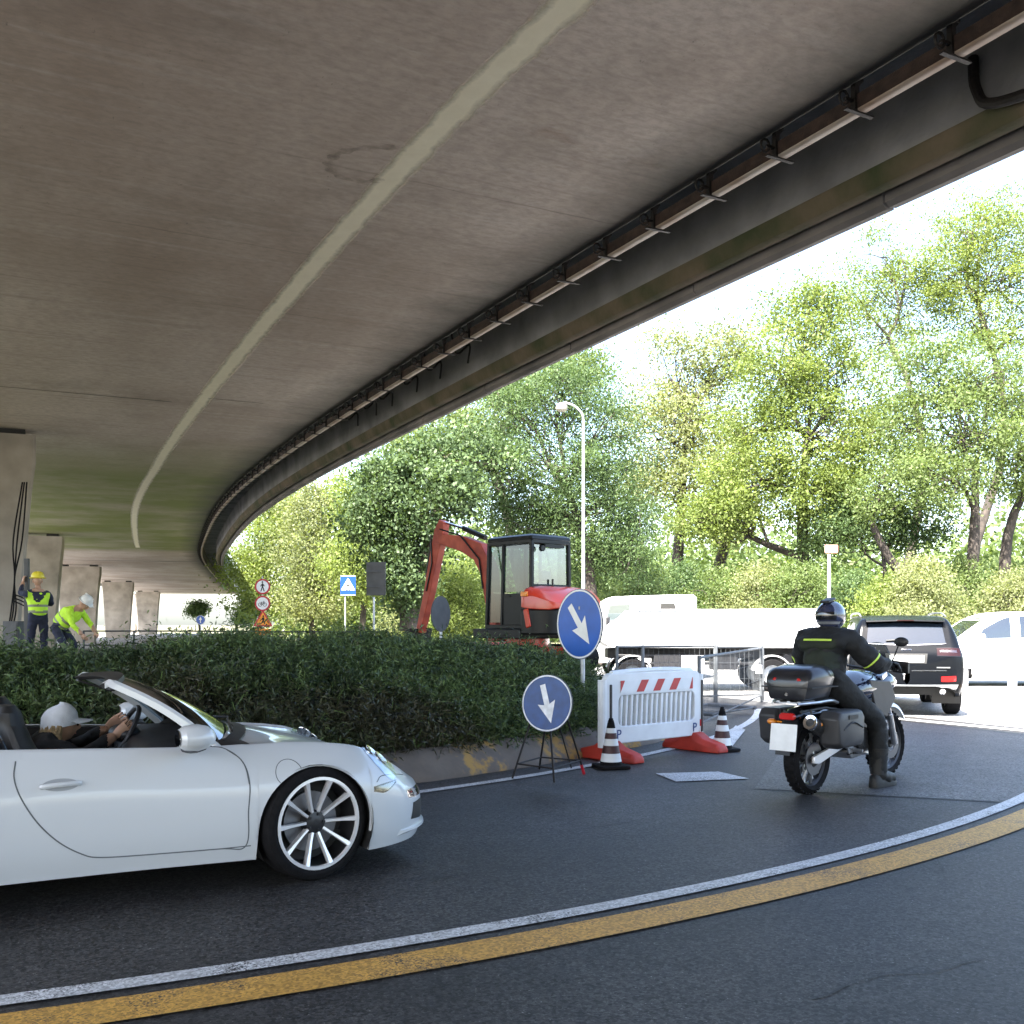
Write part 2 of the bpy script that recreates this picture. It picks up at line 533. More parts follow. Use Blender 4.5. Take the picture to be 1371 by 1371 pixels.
CO, RO = (-9.379, 20.752), 18.23          # outer edge line of the roundabout
CI, RI = (-11.828, 21.408), 16.50         # line around the island
# a road leaving under the sunlight to the right
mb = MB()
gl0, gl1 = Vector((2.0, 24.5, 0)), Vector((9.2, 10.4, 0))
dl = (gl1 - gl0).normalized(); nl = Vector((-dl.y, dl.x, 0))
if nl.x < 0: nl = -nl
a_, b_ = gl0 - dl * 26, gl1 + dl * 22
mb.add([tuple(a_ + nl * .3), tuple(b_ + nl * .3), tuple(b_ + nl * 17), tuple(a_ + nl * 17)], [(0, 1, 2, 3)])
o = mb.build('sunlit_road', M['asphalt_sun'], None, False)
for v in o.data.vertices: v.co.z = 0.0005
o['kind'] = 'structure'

def line_arc(name, c, r, w, a0, a1, m, z=0.0):
    return strip_mesh(name, arc(c, r - w / 2, a0, a1, 160), arc(c, r + w / 2, a0, a1, 160), z, m)
line_arc('white_edge_line', CO, RO, 0.125, R(-150), R(-12), M['white_line'], 0.0045)
line_arc('yellow_edge_line', CO, RO + 0.29, 0.26, R(-150), R(-12), M['yellow_line'], 0.0045)
line_arc('white_island_line', CI, RI, 0.12, R(-130), R(-12), M['white_line'], 0.0045)
# give-way line along the edge of the lit road
wl = [Vector((4.9, 18.0, 0)), Vector((6.08, 16.05, 0)), Vector((7.35, 13.95, 0)), Vector((9.6, 10.2, 0))]
wl = catmull(wl, 6)
wa, wb = [], []
for i, p in enumerate(wl):
    t = (wl[min(i + 1, len(wl) - 1)] - wl[max(i - 1, 0)]).normalized()
    nrm = Vector((-t.y, t.x, 0)) * 0.10
    wa.append(p + nrm); wb.append(p - nrm)
strip_mesh('white_giveway_line', wa, wb, 0.0080, M['white_line'])
# the worn white lozenge between the cones and the motorcycle
pt = [gp(878, 1036), gp(905, 1047), gp(1003, 1043), gp(962, 1033.5)]
mb = MB(); mb.add([(p.x, p.y, 0.0045) for p in pt], [(0, 1, 2, 3)])
o = mb.build('white_road_patch', M['white_patch'], None, False); o['kind'] = 'structure'
pt = [gp(955, 1003), gp(975, 1007), gp(998, 978), gp(985, 972)]
mb = MB(); mb.add([(p.x, p.y, 0.0095) for p in pt], [(0, 1, 2, 3)])
o = mb.build('white_road_mark', M['white_line'], None, False); o['kind'] = 'structure'
# slightly paler road around the motorcycle, the light gradient put into its colour
pp = [gp(1010, 1056), gp(1160, 1064), gp(1371, 1075), gp(1500, 1060), gp(1371, 985), gp(1205, 966), gp(1060, 985)]
mb = MB(); mb.add([(p.x, p.y, 0.0012) for p in pp], [tuple(range(len(pp)))])
o = mb.build('bright_road_zone', M['asphalt_brightened'], None, False); o['kind'] = 'structure'
pa = [gp(1040, 1060), gp(1160, 1064.6), gp(1260, 1070), gp(1371, 1075.5), gp(1450, 1079)]
strip_mesh('road_joint', [p + Vector((0, .012, 0)) for p in pa], [p - Vector((0, .012, 0)) for p in pa], 0.0026, M['black'])

rc = random.Random(11)
for (x0_, y0_, a0_, n_) in ((1.2, 4.1, .5, 26), (-1.2, 5.6, .35, 22), (2.6, 6.2, 1.2, 20), (.2, 7.4, .2, 24)):
    p = Vector((x0_, y0_, 0)); a_c = a0_; P = [p.copy()]
    for k in range(n_):
        a_c += rc.uniform(-.45, .45); a_c = a_c * .9 + a0_ * .1
        p = p + Vector((math.cos(a_c), math.sin(a_c), 0)) * rc.uniform(.05, .13); P.append(p.copy())
    w = [.0035 * rc.uniform(.4, 1.3) for _ in P]
    strip_mesh('road_crack', [q + Vector((-w[i] * .7, w[i], 0)) for i, q in enumerate(P)], [q - Vector((-w[i] * .7, w[i], 0)) for i, q in enumerate(P)], 0.0028, M['black'])

# ------------------------------------------------------------------ traffic island
isl = []
for p in arc(CI, 15.75, R(-30), R(-330), 90): isl.append(p)
isl_poly = np.array(isl + [(-6.0, 33.0), (-1.2, 26.0), (1.5, 21.3), (2.7, 18.0), (2.6, 15.2)])
def poly_sd(P, poly):
    """signed distance, inside positive"""
    P = np.asarray(P, float)
    d = np.full(len(P), 1e9); ins = np.zeros(len(P), bool)
    n = len(poly)
    for i in range(n):
        a, b = poly[i], poly[(i + 1) % n]
        ab = b - a; ap = P - a
        t = np.clip((ap @ ab) / (ab @ ab + 1e-12), 0, 1)
        d = np.minimum(d, np.hypot(*(ap - t[:, None] * ab).T))
        c = ((a[1] > P[:, 1]) != (b[1] > P[:, 1]))
        with np.errstate(divide='ignore', invalid='ignore'):
            xi = (b[0] - a[0]) * (P[:, 1] - a[1]) / (b[1] - a[1]) + a[0]
        ins ^= c & (P[:, 0] < xi)
    return np.where(ins, d, -d)
def island_z(sd):
    s = np.clip(sd, 0, 2.4) / 2.4
    return 0.24 + 0.42 * (3 * s**2 - 2 * s**3)
M['soil'] = mat('soil', (0.07, 0.06, 0.035), 0.95, var=0.4, vscale=1.6, bump=0.6, bscale=12, col2=(0.11, 0.115, 0.05))
gx = np.arange(-28.5, 3.0, 0.3); gy = np.arange(4.8, 38.5, 0.3)
X, Y = np.meshgrid(gx, gy, indexing='ij')
P2 = np.stack([X.ravel(), Y.ravel()], 1)
sd = poly_sd(P2, isl_poly)
Z = np.where(sd > 0, island_z(sd), 0.24 + sd * 1.2) + 0.03 * np.sin(X.ravel() * 2.1) * np.cos(Y.ravel() * 1.7)
Q = grid_faces(len(gx), len(gy))
keep = (sd[Q].max(1) > -0.25)
o = np_mesh('island_ground', np.c_[P2, Z], Q[keep], M['soil'], None, True)
o['kind'] = 'structure'
# kerb: sloped concrete with remains of yellow paint
m, nt, b, L = nodes_of('kerb_concrete')
geo = nt.nodes.new('ShaderNodeNewGeometry')
at1 = nt.nodes.new('ShaderNodeAttribute'); at1.attribute_name = 'arc_s'
n1 = nt.nodes.new('ShaderNodeTexNoise'); n1.inputs['Scale'].default_value = 5; n1.inputs['Detail'].default_value = 7; n1.inputs['Roughness'].default_value = .65
L.new(geo.outputs['Position'], n1.inputs['Vector'])
wv = nt.nodes.new('ShaderNodeMath'); wv.operation = 'PINGPONG'; wv.inputs[1].default_value = 0.65
L.new(at1.outputs['Fac'], wv.inputs[0])
st = nt.nodes.new('ShaderNodeMapRange'); st.inputs['From Min'].default_value = 0.30; st.inputs['From Max'].default_value = 0.36
L.new(wv.outputs[0], st.inputs['Value'])
wr = nt.nodes.new('ShaderNodeMapRange'); wr.inputs['From Min'].default_value = 0.46; wr.inputs['From Max'].default_value = 0.58
L.new(n1.outputs['Fac'], wr.inputs['Value'])
mm = nt.nodes.new('ShaderNodeMath'); mm.operation = 'MULTIPLY'
L.new(st.outputs[0], mm.inputs[0]); L.new(wr.outputs[0], mm.inputs[1])
c1 = nt.nodes.new('ShaderNodeMix'); c1.data_type = 'RGBA'
c1.inputs['A'].default_value = (0.085, 0.075, 0.07, 1); c1.inputs['B'].default_value = (0.19, 0.155, 0.125, 1)
L.new(n1.outputs['Fac'], c1.inputs['Factor'])
c2 = nt.nodes.new('ShaderNodeMix'); c2.data_type = 'RGBA'; c2.inputs['B'].default_value = (0.36, 0.215, 0.06, 1)
L.new(mm.outputs[0], c2.inputs['Factor']); L.new(c1.outputs['Result'], c2.inputs['A'])
L.new(c2.outputs['Result'], b.inputs['Base Color']); b.inputs['Roughness'].default_value = .85
bp = nt.nodes.new('ShaderNodeBump'); bp.inputs['Strength'].default_value = .5; bp.inputs['Distance'].default_value = .02
L.new(n1.outputs['Fac'], bp.inputs['Height']); L.new(bp.outputs[0], b.inputs['Normal'])
M['kerb'] = m
prof = [(16.06, -0.003), (16.05, 0.05), (15.86, 0.225), (15.80, 0.27), (15.70, 0.285), (15.45, 0.27), (15.40, 0.1)]
NA = 260
V, S = [], []
for i in range(NA + 1):
    a = R(-140) + (R(-27) - R(-140)) * i / NA
    wob = 0.012 * math.sin(i * 1.7) + 0.010 * math.sin(i * 0.61 + 1)
    for r, z in prof:
        V.append((CI[0] + (r + wob) * math.cos(a), CI[1] + (r + wob) * math.sin(a), z + wob * 0.6 * (z > .1)))
        S.append((a + 3) * 16)
o = np_mesh('kerb', np.array(V), grid_faces(NA + 1, len(prof)), M['kerb'], None, True, {'arc_s': ('POINT', S)})
o['kind'] = 'structure'

# ------------------------------------------------------------------ viaduct
E0 = [(13.6, -6.0), (9.35, 2.4), (5.2, 10.4), (3.25, 14.15), (1.46, 17.5), (-0.55, 21.6), (-3.8, 28.2), (-7.4, 35.8), (-11.8, 45.6), (-17.2, 59.6), (-24.2, 82.0), (-34.9, 124.0), (-44.5, 165.0), (-47.5, 185.0)]
E0 = [(p[0] * .848 + .9 * min(1, max(0, (p[1] * .848 - 28) / 22)), p[1] * .848) for p in E0]
EP = catmull([(p[0], p[1], 0) for p in [(31, -40), (19.6, -19.0)] + E0], 24)
# resample evenly
cum = np.r_[0, np.cumsum([(EP[i + 1] - EP[i]).length for i in range(len(EP) - 1)])]
EPa = np.array([(p.x, p.y) for p in EP])
SS = np.arange(0, cum[-1], 1.0)
EX = np.interp(SS, cum, EPa[:, 0]); EY = np.interp(SS, cum, EPa[:, 1])
# smooth the centreline a little
def sm(a, k=5):
    pad = np.r_[2 * a[0] - a[k:0:-1], a, 2 * a[-1] - a[-2:-k - 2:-1]]
    return np.convolve(pad, np.ones(2 * k + 1) / (2 * k + 1), 'valid')
EX, EY = sm(EX), sm(EY)
TX, TY = np.gradient(EX), np.gradient(EY)
tl = np.hypot(TX, TY); TX, TY = TX / tl, TY / tl
NX, NY = -TY, TX                      # inward (towards the camera side)
def dk(s, t, z):
    """point on the deck: s metres along, t metres in from the outer edge"""
    return Vector((np.interp(s, SS, EX + 0) + t * np.interp(s, SS, NX), np.interp(s, SS, EY) + t * np.interp(s, SS, NY), z))
def s_of(y):
    return float(np.interp(y, EY, SS))
DW = 17.4
m, nt, b, L = nodes_of('deck_concrete')
at_s = nt.nodes.new('ShaderNodeAttribute'); at_s.attribute_name = 'ds'
at_t = nt.nodes.new('ShaderNodeAttribute'); at_t.attribute_name = 'dt'
geo = nt.nodes.new('ShaderNodeNewGeometry')
cv = nt.nodes.new('ShaderNodeCombineXYZ')
L.new(at_s.outputs['Fac'], cv.inputs[0]); L.new(at_t.outputs['Fac'], cv.inputs[1])
def vnoise(sx, sy, scale, detail, rough=.6):
    mp = nt.nodes.new('ShaderNodeMapping'); mp.inputs['Scale'].default_value = (sx, sy, 1)
    L.new(cv.outputs[0], mp.inputs['Vector'])
    n = nt.nodes.new('ShaderNodeTexNoise'); n.inputs['Scale'].default_value = scale; n.inputs['Detail'].default_value = detail
    n.inputs['Roughness'].default_value = rough
    L.new(mp.outputs[0], n.inputs['Vector']); return n.outputs['Fac']
def mrange(src, a, bb, c, d):
    r = nt.nodes.new('ShaderNodeMapRange'); r.inputs['From Min'].default_value = a; r.inputs['From Max'].default_value = bb
    r.inputs['To Min'].default_value = c; r.inputs['To Max'].default_value = d; L.new(src, r.inputs['Value']); return r.outputs[0]
def mathn(op, a, c):
    x = nt.nodes.new('ShaderNodeMath'); x.operation = op
    for i, q in enumerate((a, c)):
        if isinstance(q, (int, float)): x.inputs[i].default_value = q
        else: L.new(q, x.inputs[i])
    return x.outputs[0]
def mixc(fac, A, B, mode='MIX'):
    x = nt.nodes.new('ShaderNodeMix'); x.data_type = 'RGBA'; x.blend_type = mode
    if isinstance(fac, (int, float)): x.inputs['Factor'].default_value = fac
    else: L.new(fac, x.inputs['Factor'])
    for k, q in (('A', A), ('B', B)):
        if isinstance(q, tuple): x.inputs[k].default_value = (*q, 1)
        else: L.new(q, x.inputs[k])
    return x.outputs['Result']
big = vnoise(.12, .22, 1.0, 6, .6)
blot = vnoise(.5, .35, 1.0, 7, .7)
board = vnoise(5.5, .22, 1.0, 4, .6)
fine = vnoise(14, 7, 1.0, 5, .7)
base = mixc(mrange(big, .33, .67, 0, 1), (0.31, 0.245, 0.20), (0.52, 0.455, 0.40))
base = mixc(mrange(blot, .52, .72, 0, .55), base, (0.17, 0.135, 0.11))
base = mixc(mrange(board, .55, .70, 0, .35), base, (0.50, 0.455, 0.41))
base = mixc(mrange(board, .28, .42, .35, 0), base, (0.16, 0.13, 0.11))
base = mixc(mrange(fine, .40, .68, .0, .45), base, (0.19, 0.16, 0.14))
pit = vnoise(7, 16, 1.0, 3, .8)
base = mixc(mrange(pit, .66, .74, 0, .55), base, (0.10, 0.085, 0.075))
pj = nt.nodes.new('ShaderNodeMath'); pj.operation = 'PINGPONG'; pj.inputs[1].default_value = 1.24
L.new(mathn('ADD', at_s.outputs['Fac'], mrange(vnoise(.0, 1.2, 1, 3), .3, .7, -.02, .02)), pj.inputs[0])
base = mixc(mathn('MULTIPLY', mrange(pj.outputs[0], .0, .022, .55, 0), mrange(vnoise(.9, .6, 1, 4), .40, .62, 0, 1)), base, (0.12, 0.10, 0.085))
rs = vnoise(.42, .16, 1.3, 8, .72)
base = mixc(mrange(rs, .64, .76, 0, .6), base, (0.20, 0.115, 0.065))
ef = vnoise(.7, .25, 1.7, 8, .7)
base = mixc(mrange(ef, .66, .76, 0, .45), base, (0.60, 0.57, 0.53))
# green tint over one bay, broken up by noise
gs = mrange(at_s.outputs['Fac'], s_of(26) , s_of(34), 0, 1)
gs2 = mrange(at_s.outputs['Fac'], s_of(63), s_of(66), 1, 0)
gfac = mathn('MULTIPLY', mathn('MULTIPLY', gs, gs2), mrange(vnoise(.3, .25, 1, 5), .32, .58, .45, .95))
base = mixc(gfac, base, (0.14, 0.17, 0.035))
# shade of the rounded drip edge painted dark, with damp dirt in it
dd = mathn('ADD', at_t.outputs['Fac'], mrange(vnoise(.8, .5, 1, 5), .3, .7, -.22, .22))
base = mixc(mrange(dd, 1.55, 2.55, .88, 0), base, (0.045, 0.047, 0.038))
L.new(base, b.inputs['Base Color'])
b.inputs['Roughness'].default_value = .85
b.inputs['Specular IOR Level'].default_value = .3
bp = nt.nodes.new('ShaderNodeBump'); bp.inputs['Strength'].default_value = .35; bp.inputs['Distance'].default_value = .03
L.new(mathn('ADD', mathn('MULTIPLY', board, .6), mathn('MULTIPLY', fine, .4)), bp.inputs['Height']); L.new(bp.outputs[0], b.inputs['Normal'])
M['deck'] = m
M['deck_dark'] = mat('deck_dark', (0.20, 0.195, 0.19), .9, var=.35, vscale=1.2, bump=.3, bscale=20)
M['mossy'] = mat('mossy', (0.060, 0.078, 0.028), .95, var=.35, vscale=1.4, bump=.6, bscale=14, col2=(0.155, 0.115, 0.08), detail=8)
M['fascia'] = mat('fascia', (0.13, 0.125, 0.122), .8, var=.3, vscale=.9, bump=.3, bscale=10, col2=(0.24, 0.215, 0.20), detail=7)
M['pale_band'] = mat('pale_band', (0.58, 0.54, 0.37), .9, var=.22, vscale=2.5, col2=(0.40, 0.36, 0.25), detail=8)
m, nt, b, L = nodes_of('pale_band')
out = nt.nodes['Material Output']; tr = nt.nodes.new('ShaderNodeBsdfTransparent'); ms = nt.nodes.new('ShaderNodeMixShader')
a_t = nt.nodes.new('ShaderNodeAttribute'); a_t.attribute_name = 'dt'
geo3 = nt.nodes.new('ShaderNodeNewGeometry')
nz = nt.nodes.new('ShaderNodeTexNoise'); nz.inputs['Scale'].default_value = 3.5; nz.inputs['Detail'].default_value = 8; nz.inputs['Roughness'].default_value = .7
L.new(geo3.outputs['Position'], nz.inputs['Vector'])
ab = nt.nodes.new('ShaderNodeMath'); ab.operation = 'ABSOLUTE'; L.new(a_t.outputs['Fac'], ab.inputs[0])
sb_ = nt.nodes.new('ShaderNodeMath'); sb_.operation = 'MULTIPLY_ADD'; sb_.inputs[1].default_value = .16; L.new(nz.outputs['Fac'], sb_.inputs[0]); L.new(ab.outputs[0], sb_.inputs[2])
rp = nt.nodes.new('ShaderNodeMapRange'); rp.inputs['From Min'].default_value = .16; rp.inputs['From Max'].default_value = .26; rp.inputs['To Min'].default_value = .95; rp.inputs['To Max'].default_value = 0
L.new(sb_.outputs[0], rp.inputs['Value'])
cm = nt.nodes.new('ShaderNodeMix'); cm.data_type = 'RGBA'; cm.inputs['A'].default_value = (.58, .53, .38, 1); cm.inputs['B'].default_value = (.80, .76, .60, 1)
L.new(nz.outputs['Fac'], cm.inputs['Factor']); L.new(cm.outputs['Result'], b.inputs['Base Color']); b.inputs['Roughness'].default_value = .9
L.new(rp.outputs[0], ms.inputs[0]); L.new(tr.outputs[0], ms.inputs[1]); L.new(b.outputs[0], ms.inputs[2]); L.new(ms.outputs[0], out.inputs['Surface'])
M['pale_band'] = m
M['rust'] = mat('rust', (0.034, 0.019, 0.014), .8, .2, var=.45, vscale=8, bump=.3, bscale=60)
M['flange'] = mat('flange', (0.56, 0.50, 0.43), .6, .0, var=.35, vscale=2.2, col2=(0.24, 0.16, 0.11), detail=9)  # light on the lower flange put into its pale colour, with rust

viad = empty('viaduct', (0, 0, 0))
tag(viad, 'long curved concrete viaduct deck sweeping overhead with pale stripe under its soffit', 'viaduct')
def sweep(name, prof, m, s0=0, s1=None, ds=1.0, smooth=True, closed=False, angle=40):
    s1 = SS[-1] if s1 is None else s1
    n = max(2, int(round((s1 - s0) / ds)) + 1)
    ss = np.linspace(s0, s1, n)
    pr = prof + ([prof[0]] if closed else [])
    V, A, T = [], [], []
    for s in ss:
        ex, ey = np.interp(s, SS, EX), np.interp(s, SS, EY); nx, ny = np.interp(s, SS, NX), np.interp(s, SS, NY)
        for t, z in pr:
            V.append((ex + nx * t, ey + ny * t, z)); A.append(s); T.append(t)
    o = np_mesh(name, np.array(V), grid_faces(n, len(pr))[:, ::-1], m, viad, False, {'ds': ('POINT', A), 'dt': ('POINT', T)})
    if smooth:
        o.data.shade_smooth(); o.data.set_sharp_from_angle(angle=R(angle))
    return o
ZS = 6.0
ts = [1.22, 1.24, 1.32, 1.46, 1.67] + list(np.arange(2.1, DW - 3, .5)) + [DW - 2.9, DW - 2.6, DW - 2.5]
zs = [6.50, 6.28, 6.13, 6.04, ZS] + [ZS] * len(np.arange(2.1, DW - 3, .5)) + [ZS, 6.1, 6.62]
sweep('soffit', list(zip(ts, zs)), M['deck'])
sweep('deck_slab', [(0.40, 5.82), (0.46, 6.46), (1.22, 6.50), (DW - 2.5, 6.62), (DW - .3, 6.9), (DW, 6.3), (DW, 7.5), (DW - .25, 7.5), (DW - .25, 7.0), (.40, 7.0), (.16, 7.0), (.16, 6.2), (.22, 5.82), (.40, 5.82)], M['deck_dark'])
sweep('edge_beam', [(0.44, 5.84), (0.45, 5.80), (0.39, 5.66), (0.35, 5.64), (0.24, 5.66), (0.22, 5.70), (0.22, 5.84)], M['mossy'], smooth=True)
# fascia made of panels three metres long, open joints between them
mbf = MB()
nseg = int(SS[-1] / 3.0)
for k in range(nseg):
    sa, sb = k * 3.0 + .012, (k + 1) * 3.0 - .012
    dz = random.uniform(-.012, .012); dt = random.uniform(-.006, .006)
    rings = []
    for s in np.linspace(sa, sb, 4):
        rings.append([dk(s, t + dt, z + dz) for t, z in ((0, 5.57), (.09, 5.56), (.15, 5.60), (.155, 5.80), (.13, 6.1), (.13, 7.4), (0, 7.4))])
    mbf.loft(rings)
mbf.build('fascia', M['fascia'], viad, False)
sp = sweep('pale_stripe', [(-.20, ZS - .004), (-.1, ZS - .004), (0, ZS - .004), (.1, ZS - .004), (.20, ZS - .004)], M['pale_band'], s_of(-14), s_of(62))
# the stripe keeps to its own line, measured from the photograph
def st_of(p):
    k = int(np.argmin((EX - p[0]) ** 2 + (EY - p[1]) ** 2)); return SS[k], (p[0] - EX[k]) * NX[k] + (p[1] - EY[k]) * NY[k]
def soff(px, py):
    d = (ZS - HC) * F / (835 - py); return ((px - 685.5) / F * d, d)
SP = [st_of(soff(*q)) for q in ((770, 3), (655, 105), (540, 222), (430, 345), (330, 462), (262, 548), (208, 628), (180, 690), (190, 742))]
print('STRIPE', [(round(a, 1), round(b_, 2)) for a, b_ in SP])
nv = 5; vs = sp.data.vertices; at_d = sp.data.attributes['ds'].data; at_q = sp.data.attributes['dt'].data
for i, v in enumerate(vs):
    tt = float(np.interp(at_d[i].value, [q[0] for q in SP], [q[1] for q in SP]))
    v.co = dk(at_d[i].value, tt + at_q[i].value, ZS - .004)
sp.data.update()
# construction joints across the soffit
for yy, t0, t1, w in ((22.8, 4.7, DW - 3, .035), (22.2, 3.0, 4.1, .03), (50.0, 4.7, DW - 3, .06), (64.0, 1.7, DW - 3, .10), (75.0, 1.7, DW - 3, .35), (107, 1.7, DW - 3, .4), (137, 1.7, DW - 3, .4)):
    s = s_of(yy)
    mb = MB()
    n = 12
    P = []
    for i in range(n + 1):
        t = t0 + (t1 - t0) * i / n
        P.append([dk(s - w / 2, t, ZS - .006), dk(s + w / 2, t, ZS - .006)])
    mb.loft(P, False, False)
    mb.build('soffit_joint', M['black'], viad, False)
# a ring-shaped water stain beside the pale stripe
mb = MB()
st_pts = [at(528, 197, 0), at(480, 200, 0), at(447, 208, 0), at(440, 222, 0), at(458, 238, 0), at(500, 240, 0), at(522, 236, 0)]
P = []
for px, py in ((530, 196), (490, 198), (458, 203), (442, 214), (441, 224), (456, 236), (486, 242), (515, 240)):
    d = 4.5 * F / (835 - py)
    P.append(Vector(((px - 685.5) / F * d, d, ZS - .005)))
P = catmull(P, 6)
rr = []
for i, p in enumerate(P):
    t = (P[min(i + 1, len(P) - 1)] - P[max(i - 1, 0)]).normalized(); nn = Vector((-t.y, t.x, 0)) * (.045 + .02 * math.sin(i * 1.3))
    rr.append([p + nn, p - nn])
mb.loft(rr, False, False)
m, nt, b, L = nodes_of('water_stain')
out = nt.nodes['Material Output']; tr = nt.nodes.new('ShaderNodeBsdfTransparent'); ms = nt.nodes.new('ShaderNodeMixShader')
nz = nt.nodes.new('ShaderNodeTexNoise'); nz.inputs['Scale'].default_value = 9; nz.inputs['Detail'].default_value = 6
geo2 = nt.nodes.new('ShaderNodeNewGeometry'); L.new(geo2.outputs['Position'], nz.inputs['Vector'])
rp = nt.nodes.new('ShaderNodeMapRange'); rp.inputs['From Min'].default_value = .35; rp.inputs['From Max'].default_value = .7; rp.inputs['To Max'].default_value = .38
L.new(nz.outputs['Fac'], rp.inputs['Value']); L.new(rp.outputs[0], ms.inputs[0])
b.inputs['Base Color'].default_value = (.09, .07, .055, 1); b.inputs['Roughness'].default_value = .9
L.new(tr.outputs[0], ms.inputs[1]); L.new(b.outputs[0], ms.inputs[2]); L.new(ms.outputs[0], out.inputs['Surface'])
mb.build('water_stain', m, viad, False)

# cable rail hung under the drip edge
sweep('cable_rail', [(1.38, 5.99), (1.36, 5.99), (1.36, 5.87), (1.38, 5.87)], M['rust'], s_of(-12), s_of(140), closed=True, smooth=False)
sweep('rail_flange', [(1.375, 5.868), (1.375, 5.852), (1.275, 5.852), (1.275, 5.868)], M['flange'], s_of(-12), s_of(140), closed=True, smooth=False)
def bracket_mesh():
    mb = MB()
    mb.box((0, .01, -.155), (.04, .32, .014))                     # cross plate
    mb.box((0, .06, -.02), (.05, .05, .27))                       # hanger
    mb.box((0, .06, .12), (.05, .14, .03))
    mb.beam((0, .06, .05), (0, .13, .13), .03, .03); mb.beam((0, .06, .05), (0, -.01, .13), .03, .03)
    ring = [Vector((0, .19 + .05 * math.cos(a), -.07 + .06 * math.sin(a))) for a in np.linspace(0, 2 * PI, 11)]
    mb.tube(ring, .012, 5, False)
    mb.box((0, .13, -.07), (.03, .10, .02))
    return mb
br0 = None
s0 = s_of(-7.0)
for k in range(96):
    s = s0 + k * 0.97
    p = dk(s, 1.32, 6.0)
    if br0 is None:
        br0 = bracket_mesh().build('bracket', M['rust_black'], viad, False)
        c = br0
    else:
        c = br0.copy(); COL.objects.link(c); c.parent = viad
    c.location = p
    c.rotation_euler = (random.uniform(-.03, .03), 0, math.atan2(np.interp(s, SS, TY), np.interp(s, SS, TX)))
# drain elbow, cables and clips beside the beam
mb = MB()
sq = s_of(8.7)
mb.tube(catmull([dk(sq + .25, .50, 6.3), dk(sq + .2, .52, 6.0), dk(sq, .53, 5.80), dk(sq - .8, .52, 5.74), dk(sq - 3.2, .52, 5.78), dk(sq - 7.5, .52, 5.80)], 5), .045, 10)
mb.build('drain_pipe', M['rust_black'], viad)
for q in (-.7, -1.15):
    mb = MB()
    pth = [dk(sq + q, 1.0, 6.45), dk(sq + q + .05, .85, 6.15), dk(sq + q + .1, .70, 6.05), dk(sq + q + .3, .50, 5.9), dk(sq + q + .45, .40, 5.66)]
    mb.tube(catmull(pth, 5), .015, 6)
    mb.build('cable_loop', M['rubber'], viad)
    mb = MB(); mb.box(tuple(dk(sq + q, 1.0, 6.42)), (.09, .09, .12)); mb.build('junction_box', M['rubber'], viad, True, .01)
for q in np.arange(17.6, 24, 1.1):
    s = s_of(q) + random.uniform(-.3, .3)
    mb = MB()
    mb.tube(catmull([dk(s, 1.1, 6.5), dk(s + .2, .9, 6.05), dk(s + .1, .7, 6.2), dk(s + .5, .55, 6.0)], 4), .018, 5)
    mb.build('service_hanger', M['rust_black'], viad)

# ------------------------------------------------------------------ piers
M['pier'] = mat('pier', (0.22, 0.195, 0.165), .85, var=.2, vscale=.9, bump=.25, bscale=14, col2=(0.36, 0.325, 0.28), detail=8)
pier_spots = [(23.3, 'nearest broad concrete pier at left edge beside the two workers'), (50.0, 'second concrete pier, dark and green, behind the standing worker'),
              (77.0, 'third concrete pier behind the bending worker, lit on its right face'), (108.0, 'fourth concrete pier of the row, mid size in the distance'),
              (137.0, 'fifth concrete pier of the row, between two far piers'), (158.0, 'sixth concrete pier of the row, slim in the distance'), (180.0, 'smallest and farthest concrete pier at the end of the row')]
for i, ((yy, lab), (ppx, ppy)) in enumerate(zip(pier_spots, ((48, 576), (86, 716), (136, 757), (180, 778), (214, 791), (236, 798.5), (252, 803)))):
    o = empty('bridge_pier', (0, 0, 0), 0, lab, 'pier', 'piers carrying the viaduct')
    ss, tb = st_of(soff(ppx, ppy))
    c = dk(ss, 0, 0); n = (dk(ss, 1, 0) - c).normalized(); tdir = Vector((n.y, -n.x, 0))
    ang = math.atan2(n.y, n.x)
    mb = MB()
    rings = []
    zb = 0.3 if i == 0 else -.05
    w_ = 3.1
    for z, a, bb, th in ((zb, tb + .40, tb + w_ - .35, .84), (2.6, tb + .25, tb + w_ - .2, .86), (4.6, tb + .09, tb + w_ - .08, .89), (5.35, tb, tb + w_, .90), (5.86, tb, tb + w_, .90)):
        ring = []
        for u, w in ((a + .06, -th / 2), (a, -th / 2 + .06), (a, th / 2 - .06), (a + .06, th / 2), (bb - .06, th / 2), (bb, th / 2 - .06), (bb, -th / 2 + .06), (bb - .06, -th / 2)):
            p = c + n * u + tdir * w; p.z = z; ring.append(p)
        rings.append(ring)
    mb.loft(rings)
    mb.build('shaft', M['pier'], o, True, 0, 25)
    for u in (tb + .50, tb + w_ - .5):
        mb = MB(); p = c + n * u; p.z = 5.93
        mb.box(tuple(p), (.55, .55, .14), (0, 0, ang)); mb.build('bearing', M['black'], o, False)
# ground along the far side of the viaduct, sunlight put into its pale colour
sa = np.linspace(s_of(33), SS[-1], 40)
strip_mesh('sunlit_paving', [dk(s, 6.0, 0) for s in sa], [dk(s, 44.0, 0) for s in sa], -0.001, M['asphalt_sun'])
